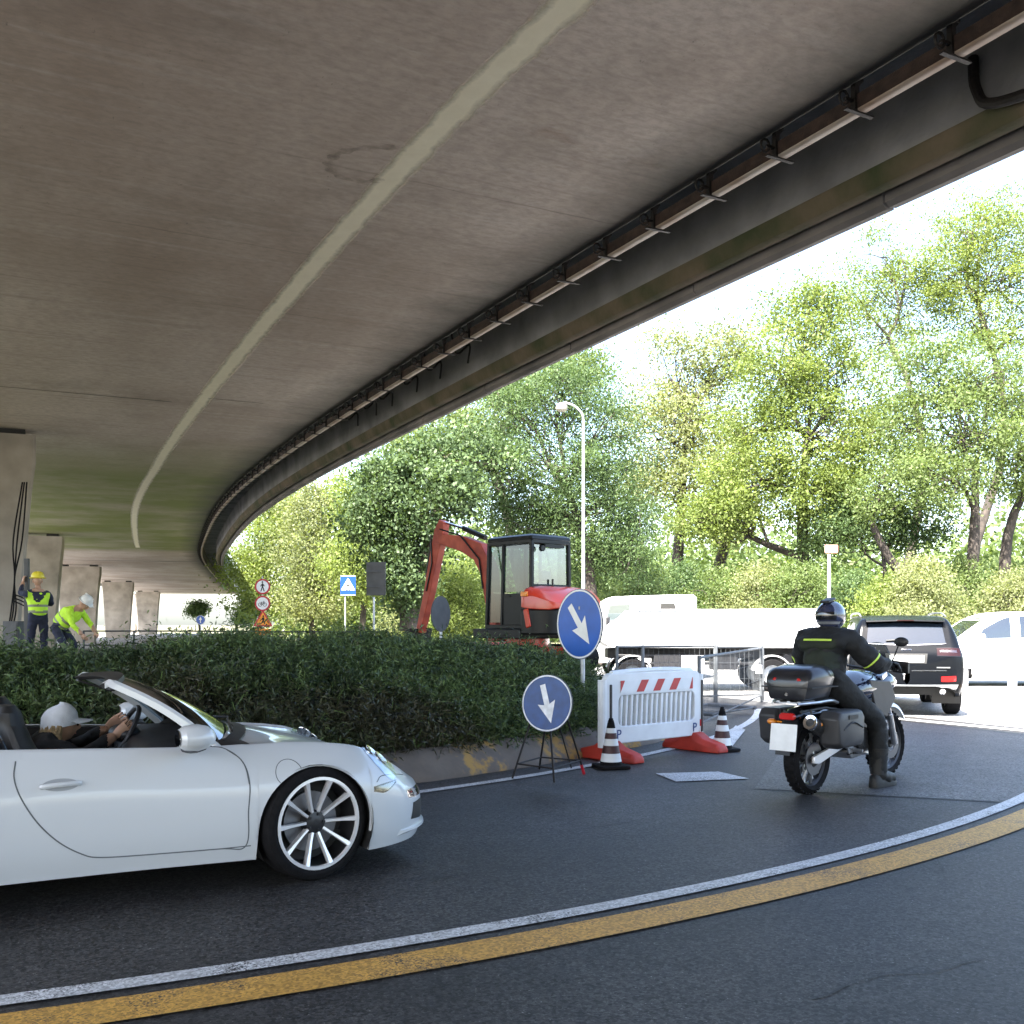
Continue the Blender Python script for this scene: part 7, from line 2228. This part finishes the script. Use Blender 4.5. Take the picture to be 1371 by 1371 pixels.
# ------------------------------------------------------------------ signs
def frame_facing(loc, nrm):
    """matrix whose local +z is nrm and local +y is up"""
    n = Vector(nrm).normalized(); x = Vector((0, 0, 1)).cross(n).normalized(); y = n.cross(x)
    return Matrix.Translation(Vector(loc)) @ Matrix((x, y, n)).transposed().to_4x4()
def circle(r, n=48): return [(r * math.cos(2 * PI * k / n), r * math.sin(2 * PI * k / n)) for k in range(n)]
def flat(mb, outline, Mx, z, mi=0):
    mb.add([Mx @ Vector((p[0], p[1], z)) for p in outline], [tuple(range(len(outline)))], mi)
def ring_flat(mb, r0, r1, Mx, z, n=48, mi=0):
    a, b_ = circle(r0, n), circle(r1, n)
    P = [Mx @ Vector((p[0], p[1], z)) for p in a] + [Mx @ Vector((p[0], p[1], z)) for p in b_]
    mb.add(P, [(i, (i + 1) % n, n + (i + 1) % n, n + i) for i in range(n)], mi)
def rot2(P, a): return [(x * math.cos(a) - y * math.sin(a), x * math.sin(a) + y * math.cos(a)) for x, y in P]
ARROW = [(-.12, .76), (.12, .76), (.12, -.06), (.40, .04), (0, -.82), (-.40, .04), (-.12, -.06)]
def arrow_disc(root, Mx, r, ang, mb_, mw, name='sign_disc'):
    mb = MB(); mb.prism(circle(r), .012, Mx); ds = mb.build(name, M['sign_back'], root, False)
    mb = MB(); flat(mb, circle(r * .985), Mx, .0075); mb.build('face', mb_, ds, False)
    mb = MB(); ring_flat(mb, r * .93, r * .98, Mx, .009); mb.build('white_rim', mw, ds, False)
    mb = MB(); flat(mb, rot2([(x * r * .88, y * r * .88) for x, y in ARROW], ang), Mx, .010); mb.build('arrow', mw, ds, False)
    return ds
# upper keep-right sign on its post in the hedge
up_c = at(776, 835.5, 12.8)
us = empty('keep_right_sign', (0, 0, 0), 0, 'large blue round sign with white arrow standing in the island hedge', 'road sign')
Mx = frame_facing(up_c, (-.80, -.60, 0))
arrow_disc(us, Mx, .44, R(38), M['sign_blue'], M['sign_white'])
mb = MB(); q = up_c + Vector((.80, .60, 0)) * .05; mb.tube([(q.x, q.y, .2), (q.x, q.y, 1.75)], .030, 10); mb.box(tuple(up_c + Vector((.8, .6, 0)) * .02 + Vector((0, 0, .2))), (.06, .06, .04)); mb.build('post', M['galv'], us)
# lower sign on a wire trestle
lo_c = at(732.5, 941.5, 9.95)
ls = empty('trestle_sign', (0, 0, 0), 0, 'smaller worn blue arrow sign on a thin black trestle by the kerb', 'road sign')
Mx = frame_facing(lo_c, (-.50, -.86, .10))
arrow_disc(ls, Mx, .278, R(17), M['sign_blue_old'], M['sign_white_old'])
mb = MB()
A, B, C_, D = gp(686, 1043), gp(742, 1048), gp(782, 1036), gp(722, 1030)
tops = [lo_c + Vector((-.14, .14, -.14)), lo_c + Vector((.03, .06, -.22)), lo_c + Vector((.19, .0, -.14)), lo_c + Vector((.0, .12, -.15))]
for t, f in zip(tops, (A, B, C_, D)): mb.tube([t, f + Vector((0, 0, .005))], .010, 6)
E_ = gp(765, 1029); mb.tube([lo_c + Vector((.09, .10, -.12)), E_ + Vector((0, 0, .005))], .008, 6)
h = .24
mids = [A.lerp(tops[0], h), B.lerp(tops[1], h), C_.lerp(tops[2], h), D.lerp(tops[3], h)]
mb.tube([mids[0], mids[1]], .009, 6); mb.tube([mids[1], mids[2]], .009, 6); mb.tube([mids[0], mids[3]], .008, 6); mb.tube([mids[3], mids[2]], .008, 6)
mb.build('trestle', M['rust_black'], ls)
mb = MB(); mb.tube([C_ + Vector((0, 0, .0)), C_.lerp(tops[2], .16)], .016, 6); mb.build('red_tape', M['sign_red'], ls)

def post(root, loc, h, r=.03, m='galv'):
    mb = MB(); mb.tube([(loc[0], loc[1], loc[2]), (loc[0], loc[1], loc[2] + h)], r, 8); return mb.build('post', M[m], root)
man = [[(-.05, .30), (.05, .30), (.09, .10), (.05, -.02), (-.05, -.02), (-.08, .10)], [(-.05, 0), (.04, 0), (-.10, -.42), (-.19, -.42)], [(-.02, 0), (.06, 0), (.20, -.40), (.11, -.42)], [(.04, .28), (.20, .06), (.15, .02), (.02, .20)], [(-.04, .28), (-.20, .04), (-.15, .0), (-.02, .20)]]
def pictogram(mb, Mx, s, z, mi=0, dy=0):
    for P in man: flat(mb, [(x * s, (y + dy) * s) for x, y in P], Mx, z, mi); z += .0006
    flat(mb, [(x, y + (.40 + dy) * s) for x, y in circle(.075 * s, 14)], Mx, z, mi)
# three stacked signs on the left: no pedestrians, no bicycles, road works
d = 41
pb = at(351, 835, d)
ps = empty('prohibition_sign_post', (0, 0, 0), 0, 'post with two red-ringed round signs above an orange triangle', 'road sign')
post(ps, (pb.x, pb.y + .06, 0), 3.4)
for py, kind in ((785.5, 'man'), (808, 'bike')):
    c = at(351.5, py, d); Mx = frame_facing(c, (.0, -1, 0)); r = .315
    mb = MB(); mb.prism(circle(r), .015, Mx); ds = mb.build('round_sign', M['sign_back'], ps, False)
    mb = MB(); flat(mb, circle(r * .99), Mx, .009); mb.build('face', M['sign_white'], ds, False)
    mb = MB(); ring_flat(mb, r * .78, r * .985, Mx, .011); mb.build('red_ring', M['sign_red'], ds, False)
    mb = MB()
    if kind == 'man': pictogram(mb, Mx, .46, .012)
    else:
        for x in (-.095, .095): ring_flat(mb, .058, .078, Mx @ Matrix.Translation((x, -.045, 0)), .012, 20)
        for a, b_ in (((-.095, -.045), (-.04, .05)), ((-.04, .05), (.06, .05)), ((.06, .05), (0, -.04)), ((0, -.04), (-.095, -.045)), ((0, -.04), (-.045, .07)), ((.095, -.045), (.055, .085)), ((.03, .09), (.075, .085))):
            v = Vector((b_[0] - a[0], b_[1] - a[1])).normalized() * .009
            flat(mb, [(a[0] - v.y, a[1] + v.x), (a[0] + v.y, a[1] - v.x), (b_[0] + v.y, b_[1] - v.x), (b_[0] - v.y, b_[1] + v.x)], Mx, .0125)
    mb.build('pictogram', M['black'], ds, False)
M['sign_orange'] = mat('sign_orange', (.85, .30, .03), .45, var=.1)
c = at(352, 831, d - .1); Mx = frame_facing(c, (0, -1, 0))
tri = lambda s: [(-.5 * s, -.29 * s), (.5 * s, -.29 * s), (0, .577 * s)]
mb = MB(); mb.prism(tri(.78), .012, Mx); ds = mb.build('works_triangle', M['sign_red'], ps, False)
mb = MB(); flat(mb, tri(.58), Mx, .009); mb.build('face', M['sign_orange'], ds, False)
mb = MB()
for P in ([(-.03, .12), (.05, .14), (.07, .02), (-.02, -.02)], [(-.02, 0), (.04, 0), (-.06, -.14), (-.10, -.14)], [(.01, 0), (.07, .0), (.10, -.14), (.06, -.14)], [(.03, .11), (-.10, -.02), (-.12, 0), (0, .12)], [(-.18, -.14), (-.07, -.14), (-.12, -.07)]): flat(mb, P, Mx, .011)
flat(mb, [(x + .02, y + .18) for x, y in circle(.035, 12)], Mx, .011); mb.build('pictogram', M['black'], ds, False)
mb = MB(); mb.box(tuple(c + Vector((0, .02, -.45))), (.62, .012, .26)); mb.build('supplementary_plate', M['sign_orange'], ps, False)
# blue crossing sign
d = 41; c = at(466, 784, d); cs = empty('crossing_sign', (0, 0, 0), 0, 'square blue pedestrian crossing sign with white triangle in front of the far trees', 'road sign')
post(cs, (c.x - .12, c.y + .05, 0), 3.35)
Mx = frame_facing(c, (0.1, -1, 0))
mb = MB(); mb.prism([(-.30, -.39), (.30, -.39), (.30, .39), (-.30, .39)], .015, Mx); ds = mb.build('plate', M['sign_blue_sun'], cs, False)
mb = MB(); flat(mb, [(x, y - .02) for x, y in tri(.56)], Mx, .010); mb.build('white_triangle', M['sign_white'], ds, False)
mb = MB(); pictogram(mb, Mx, .40, .014, 0, -.12); mb.build('pictogram', M['black'], ds, False)
mb = MB()
for a, b_, c2, e in ((-.30, .30, -.39, -.375), (-.30, .30, .375, .39)): flat(mb, [(a, c2), (b_, c2), (b_, e), (a, e)], Mx, .009)
mb.build('white_edge', M['sign_white'], ds, False)
# dark back of a rectangular sign and back of a round sign
d = 27; c = at(503.5, 775, d); bs = empty('sign_back_panel', (0, 0, 0), 0, 'dark grey back of a tall rectangular sign left of the leaning ivy tree', 'road sign')
post(bs, (c.x - .05, c.y - .06, .2), 2.0, .028)
Mx = frame_facing(c, (-.25, -1, 0)); mb = MB(); mb.prism([(-.27, -.44), (.27, -.44), (.27, .44), (-.27, .44)], .025, Mx); mb.build('plate', M['sign_back'], bs, True, .006)
for q_ in (.2, -.2):
    mb = MB(); mb.box(tuple(c + Vector((-.02, -.04, q_))), (.50, .03, .04)); mb.build('clamp', M['sign_back'], bs, False)
d = 17.8; c = at(590, 822, d); rs = empty('round_sign_back', (0, 0, 0), 0, 'grey back of a round sign seen edgewise between digger arm and cab', 'road sign')
post(rs, (c.x, c.y + .05, .55), .95, .026)
Mx = frame_facing(c, (.88, -.47, 0)); mb = MB(); mb.prism(circle(.31), .02, Mx); mb.build('disc', M['sign_back'], rs, True, .004)
# far small blue sign
d = 80; c = at(268.5, 830, d); fs = empty('far_blue_sign', (0, 0, 0), 0, 'tiny blue round sign with white arrow far away under the viaduct end', 'road sign')
Mx = frame_facing(c, (0, -1, 0)); arrow_disc(fs, Mx, .36, R(180), M['sign_blue'], M['sign_white']); post(fs, (c.x, c.y + .06, 0), 1.8)

# ------------------------------------------------------------------ barrier, cones
M['barrier_white'] = mat('barrier_white', (.66, .69, .72), .45, var=.08, vscale=4)
M['barrier_red'] = mat('barrier_red', (.40, .012, .02), .4, var=.1, vscale=8)
M['foot_red'] = mat('foot_red', (.42, .035, .022), .6, var=.2, vscale=6)
pl, pr = gp(808, 1018), gp(934, 1003)
ba = empty('plastic_barrier', tuple((pl + pr) / 2), math.atan2(pr.y - pl.y, pr.x - pl.x), 'white plastic barrier with red slanted stripes on two red feet', 'barrier')
hl = (pr - pl).length / 2
def oval(x0, x1, z0, z1, r, n=6):
    out = []
    for cx_, cz_, a0 in ((x1 - r, z1 - r, 0), (x0 + r, z1 - r, PI / 2), (x0 + r, z0 + r, PI), (x1 - r, z0 + r, 3 * PI / 2)):
        for k in range(n): out.append((cx_ + r * math.cos(a0 + PI / 2 * k / (n - 1)), cz_ + r * math.sin(a0 + PI / 2 * k / (n - 1))))
    return out
RX = Matrix.Rotation(R(90), 4, 'X')
def oval_band(x0, x1, z0, z1, xi0, xi1, zi0, zi1, t):
    """frame between an outer and an inner rounded rectangle"""
    o_, i_ = oval(x0, x1, z0, z1, .09), oval(xi0, xi1, zi0, zi1, .07)
    n = len(o_); P = []
    for y in (-t / 2, t / 2): P += [Vector((x, y, z)) for x, z in o_] + [Vector((x, y, z)) for x, z in i_]
    Fc = []
    for k in range(n):
        j = (k + 1) % n
        Fc += [(k, j, n + j, n + k), (2 * n + k, 3 * n + k, 3 * n + j, 2 * n + j), (k, 2 * n + k, 2 * n + j, j), (n + k, n + j, 3 * n + j, 3 * n + k)]
    return P, Fc
mb = MB()
ztop = .95
P, Fc = oval_band(-hl, hl, .17, ztop, -hl + .20, hl - .10, .36, .70, .075); mb.add(P, Fc)
pnl = mb.build('panel', M['barrier_white'], ba, True, .012, 40)
mb = MB(); mb.tube([Vector((x, 0, ztop - .012 + .03 * math.sin(PI * (x + hl) / (2 * hl)))) for x in np.linspace(-hl + .12, hl - .12, 9)], .034, 8); mb.build('top_rail', M['barrier_white'], pnl)
mb = MB()
nb = 15
for k in range(nb):
    x = -hl + .22 + (2 * hl - .34) * (k + .5) / nb
    mb.beam((x - .012, 0, .345), (x + .012, 0, .715), .036, .045, Vector((0, 1, 0)))
mb.build('slats', M['barrier_white'], pnl, True, .006)
mb = MB(); mb.box((.04, -.042, .80), (2 * hl - .36, .006, .135)); sb = mb.build('stripe_board', M['barrier_white'], pnl, False)
mb = MB()
w = (2 * hl - .36); x0 = -hl + .22
for k in range(5):
    xa = x0 + w * (k / 4.45) - .02; xb = xa + w * .125
    P = [(max(x0, xa), .7335), (max(x0, xb - .03), .7335), (min(x0 + w, xb + .055), .8665), (min(x0 + w, xa + .085), .8665)]
    if k == 0: P = [(x0, .735), (x0 + .07, .8665), (x0, .8665)]
    if k == 4: P = [(x0 + w - .06, .7335), (x0 + w, .7335), (x0 + w, .8665), (x0 + w - .01, .8665)]
    mb.add([(x, -.0465, z) for x, z in P], [tuple(range(len(P)))])
mb.build('red_stripe', M['barrier_red'], sb, False)
mb = MB()
for s, x in ((-1, -hl - .015), (1, hl + .03)): mb.box((x + .09 * (s < 0), 0, .52), (.035, .10, .62))
mb.build('hinge_post', M['black_plastic'], ba, True, .01)
mb = MB(); mb.tube([(hl + .03, 0, .14), (hl + .03, 0, .90)], .045, 10); mb.build('end_post', M['barrier_white'], ba)
mb = MB(); mb.tube([(-hl - .02, 0, .14), (-hl - .02, 0, .88)], .05, 10); mb.build('end_post', M['barrier_white'], ba)
mb = MB(); mb.lathe([(.047, .28), (.049, .28), (.049, .36), (.047, .36)], (hl + .03, 0, 0), seg=12, ring=True); mb.build('tape_ring', M['barrier_red'], ba)
for x in (-hl + .10, hl - .06):
    mb = MB()
    rg = []
    for y, hw, z1 in ((-.44, .08, .05), (-.40, .11, .10), (-.18, .12, .15), (-.08, .12, .21), (.08, .12, .21), (.18, .12, .15), (.40, .11, .10), (.44, .08, .05)):
        rg.append([Vector((x - hw, y, 0)), Vector((x - hw, y, z1 * .6)), Vector((x - hw * .6, y, z1)), Vector((x + hw * .6, y, z1)), Vector((x + hw, y, z1 * .6)), Vector((x + hw, y, 0))])
    mb.loft(rg); mb.build('foot', M['foot_red'], ba, True, .012, 40)
def text_obj(body, size, parent, m, Mx, name='lettering'):
    cu = bpy.data.curves.new('t', 'FONT'); cu.body = body; cu.size = size; cu.extrude = .0015; cu.align_x = 'CENTER'; cu.align_y = 'CENTER'
    to = bpy.data.objects.new('t', cu); COL.objects.link(to); bpy.context.view_layer.update()
    me = bpy.data.meshes.new_from_object(to.evaluated_get(bpy.context.evaluated_depsgraph_get()))
    bpy.data.objects.remove(to); me.transform(Mx); me.materials.clear(); me.materials.append(m)
    o = bpy.data.objects.new(name, me); COL.objects.link(o); o.parent = parent; return o
for x in (-hl + .20, hl - .10):
    text_obj('P', .15, pnl, M['sign_blue_old'], Matrix.Translation((x, -.042, .268)) @ RX)

M['cone_dark'] = mat('cone_dark', (.045, .012, .012), .55, var=.2, vscale=12)
cone0 = None
def traffic_cone(loc, label):
    o = empty('traffic_cone', loc, random.uniform(0, 1), label, 'traffic cone', 'striped cones by the barrier')
    mb = MB(); mb.prism(oval(-.17, .17, -.17, .17, .05, 4), .035, Matrix.Translation((0, 0, .0175))); mb.build('base', M['rubber'], o, True, .008)
    def rad(z): return .118 - .088 * (z - .035) / .465
    bands = [(.035, .07, 'rubber'), (.07, .155, 'barrier_white'), (.155, .235, 'cone_dark'), (.235, .305, 'barrier_white'), (.305, .365, 'cone_dark'), (.365, .415, 'barrier_white'), (.415, .47, 'rubber')]
    mb = MB(); rg = []
    for i, (a, b_, m_) in enumerate(bands): mb.lathe([(rad(a), a), (rad(b_), b_)], seg=24, mi={'rubber': 0, 'barrier_white': 1, 'cone_dark': 2}[m_])
    mb.build('cone', [M['rubber'], M['barrier_white'], M['cone_dark']], o)
    mb = MB(); mb.lathe([(.034, .468), (.030, .49), (.024, .50), (.022, .515), (.001, .52)], seg=14); mb.build('tip', M['rubber'], o)
traffic_cone(tuple(gp(818, 1028)), 'striped cone standing in front of the left red foot of the barrier')
traffic_cone(tuple(gp(967, 1005)), 'striped cone standing right of the barrier towards the motorcycle')

# ------------------------------------------------------------------ mesh fences behind the barrier
def fence_panel(a, b_, h0, h1, label, name='mesh_fence', flatten=False):
    a, b_ = Vector(a), Vector(b_)
    o = empty(name, tuple((a + b_) / 2), math.atan2(b_.y - a.y, b_.x - a.x), label, 'fence', 'steel mesh fence panels')
    L = (b_ - a).length; hl_ = L / 2
    mb = MB(); up_ = lambda x, z: Vector((x, 0, z)) if not flatten else Vector((x, z, .06 + .04 * (x > 0)))
    z0, z1 = h0, h1
    mb.tube([up_(-hl_, 0 if not flatten else 0), up_(-hl_, z1)], .030, 8); mb.tube([up_(hl_, 0), up_(hl_, z1)], .030, 8)
    mb.tube([up_(-hl_, z1 - .03), up_(hl_, z1 - .03)], .022, 8); mb.tube([up_(-hl_, z0), up_(hl_, z0)], .015, 8)
    mb.build('frame', M['fence_steel'], o)
    mb = MB()
    n = int(L / .10)
    for k in range(1, n):
        x = -hl_ + L * k / n; mb.tube([up_(x, z0), up_(x, z1 - .03)],   .003, 4, False)
    for z in (z0 + (z1 - z0) * .33, z0 + (z1 - z0) * .66): mb.tube([up_(-hl_, z), up_(hl_, z)],   .003, 4, False)
    mb.build('mesh', M['fence_steel'], o)
    return o
f1 = fence_panel(gp(826, 944), gp(860, 943), .12, 1.10, 'leftmost steel mesh fence panel, half behind the hedge')
f2 = fence_panel(gp(861, 942), gp(957, 940), .12, 1.10, 'steel mesh fence panel above the barrier, between two thick posts')
f3 = fence_panel(gp(959, 940), gp(1021, 938), .12, 1.08, 'steel mesh fence panel just left of the top case of the motorcycle')
f4 = fence_panel(gp(936, 981), gp(1019, 939.5), .12, 1.06, 'slanting steel mesh fence panel running back from behind the barrier')
f5 = fence_panel(gp(955, 962), gp(1012, 956), .05, 1.0, 'steel mesh fence panel lying on the ground behind the right cone', 'fallen_fence', True)
q = at(1016, 896, 19.6); mb = MB(); mb.box((0, 0, 0), (.13, .02, .17)); tg = mb.build('fence_notice', M['sign_white'], None, True, .003); tg.location = q; tag(tg, 'small white notice fixed to the fence post beside the top case', 'notice')

# ------------------------------------------------------------------ guard rail on the right
gr = empty('guard_rail', (0, 0, 0), 0, 'white guard rail on short posts in full sun at the right edge', 'guard rail')
g0, g1 = Vector((8.6, 22.6, 0)), Vector((16.0, 21.2, 0))
mb = MB(); gd = (g1 - g0).normalized(); gn = Vector((gd.y, -gd.x, 0))
rg = []
for t in np.linspace(0, 1, 12):
    p = g0.lerp(g1, t)
    rg.append([p + gn * dy + Vector((0, 0, z)) for dy, z in ((.0, .52), (.06, .56), (.06, .62), (.0, .68), (.06, .74), (.06, .80), (0, .84), (-.02, .84), (-.02, .52))])
mb.loft(rg); mb.build('rail', M['white_paint'], gr, True, 0, 50)
for k in range(8):
    p = g0.lerp(g1, .04 + k * .132) - gn * .06
    mb = MB(); mb.box((p.x, p.y, .36), (.16, .12, .72), (0, 0, math.atan2(gd.y, gd.x))); mb.box((p.x + .05, p.y - .05, .03), (.34, .22, .06), (0, 0, .2)); mb.build('post', M['white_paint'], gr, True, .008)

# ------------------------------------------------------------------ lamp posts
lp = empty('street_lamp', (0, 0, 0), 0, 'tall pale lamp post with curved arm and round lantern behind the excavator', 'street lamp')
M['lamp_grey'] = mat('lamp_grey', (.27, .29, .29), .6, var=.1, vscale=2)
d = 31; b0 = at(781, 835, d); tz = at(781, 562, d).z
mb = MB(); mb.tube([(b0.x, d, 0), (b0.x, d, tz * .5), (b0.x, d, tz)], [.062, .05, .042], 12); mb.build('pole', M['lamp_grey'], lp)
hd = at(752, 545, d)
mb = MB(); mb.tube(catmull([(b0.x, d, tz - .05), (b0.x - .04, d, tz + .18), (b0.x - .28, d, tz + .42), (hd.x + .08, d, hd.z + .14)], 6), .035, 8); mb.build('arm', M['lamp_grey'], lp)
M['lantern'] = mat('lantern', (.30, .28, .22), .5)
mb = MB(); mb.lathe([(.001, .14), (.07, .13), (.16, .05), (.185, -.02), (.17, -.08), (.10, -.14), (.001, -.155)], tuple(hd), seg=18); mb.build('lantern', M['lantern'], lp)
sl = empty('slim_pole', (0, 0, 0), 0, 'slim pale pole with a small reddish sign right above the helmet', 'pole')
d = 37; b0 = at(1110, 835, d); tz = at(1110, 742, d).z
mb = MB(); mb.tube([(b0.x, d, 0), (b0.x, d, tz)], [.075, .06], 10); mb.build('pole', M['lamp_grey'], sl)
c = at(1113, 735, d); M['faded_red'] = mat('faded_red', (.52, .22, .18), .6, var=.3, vscale=9)
mb = MB(); mb.prism(oval(-.24, .24, -.15, .15, .05, 4), .03, frame_facing(c, (0, -1, 0))); mb.build('small_sign', M['faded_red'], sl, True, .005)

# ------------------------------------------------------------------ railing behind the hedge, cabinet, cables
rl = empty('low_railing', (0, 0, 0), 0, 'thin dark two-bar railing running along behind the hedge', 'railing')
pts = [at(112, 845, 25.5), at(250, 845, 24.5), at(400, 846, 24), at(520, 846, 23.5)]
top = catmull(pts, 6); mb = MB(); mb.tube(top, .022, 6); mb.tube([p - Vector((0, 0, .35)) for p in top], .018, 6); mb.build('bars', M['sign_back'], rl)
for k in range(0, len(top), 3):
    p = top[k]; mb = MB(); mb.tube([(p.x, p.y, .5), (p.x, p.y, p.z)], .025, 6); mb.build('post', M['sign_back'], rl)
c = at(20, 822, 20.6)
cb = empty('grey_cabinet', (c.x, c.y, .62), R(-10), 'grey electrical cabinet at the foot of the nearest pier', 'cabinet')
mb = MB(); mb.box((0, 0, .62), (.34, .30, .62)); mb.build('box', M['sign_back'], cb, True, .015)
mb = MB(); mb.box((0, -.155, .62), (.29, .012, .55)); dr = mb.build('door', M['sign_back'], cb, True, .004)
mb = MB(); mb.box((.11, -.168, .62), (.02, .02, .10)); mb.build('handle', M['black'], dr, False)
mb = MB(); mb.tube([(-.12, 0, 0), (-.12, 0, .32)], .03, 6); mb.tube([(.12, 0, 0), (.12, 0, .32)], .03, 6); mb.build('stand', M['galv'], cb)
mb = MB()
for k, (dx, dz) in enumerate(((.0, .0), (.05, .03), (-.04, .05))):
    p0 = Vector((c.x - .05 + dx, c.y - .05, 1.50)); mb.tube(catmull([p0, p0 + Vector((.05, 0, .35)), p0 + Vector((.02 - dx, .1, .9 + dz)), p0 + Vector((.0 + dx, .25, 1.7)), p0 + Vector((.05, .45, 2.9))], 5), .016, 5)
for k in range(3):
    p0 = Vector((c.x + .02, c.y - .1, 1.95 + .07 * k)); mb.tube(catmull([p0, p0 + Vector((.25, 0, -.12)), p0 + Vector((.48, 0, -.33 - .05 * k)), p0 + Vector((.62, .05, -.75))], 5), .014, 5)
cbm = mb.build('cable_bundle', M['rubber'], None); tag(cbm, 'loose black cables hanging down the nearest pier to the cabinet', 'cables')
c = at(36, 790, 19.7)
mb = MB(); mb.box((0, 0, 1.3), (.08, .08, 2.3)); sp_ = mb.build('dark_stake', M['sign_back'], None, True, .006); sp_.location = (c.x, c.y, .3); tag(sp_, 'dark upright stake held by the standing worker', 'stake')
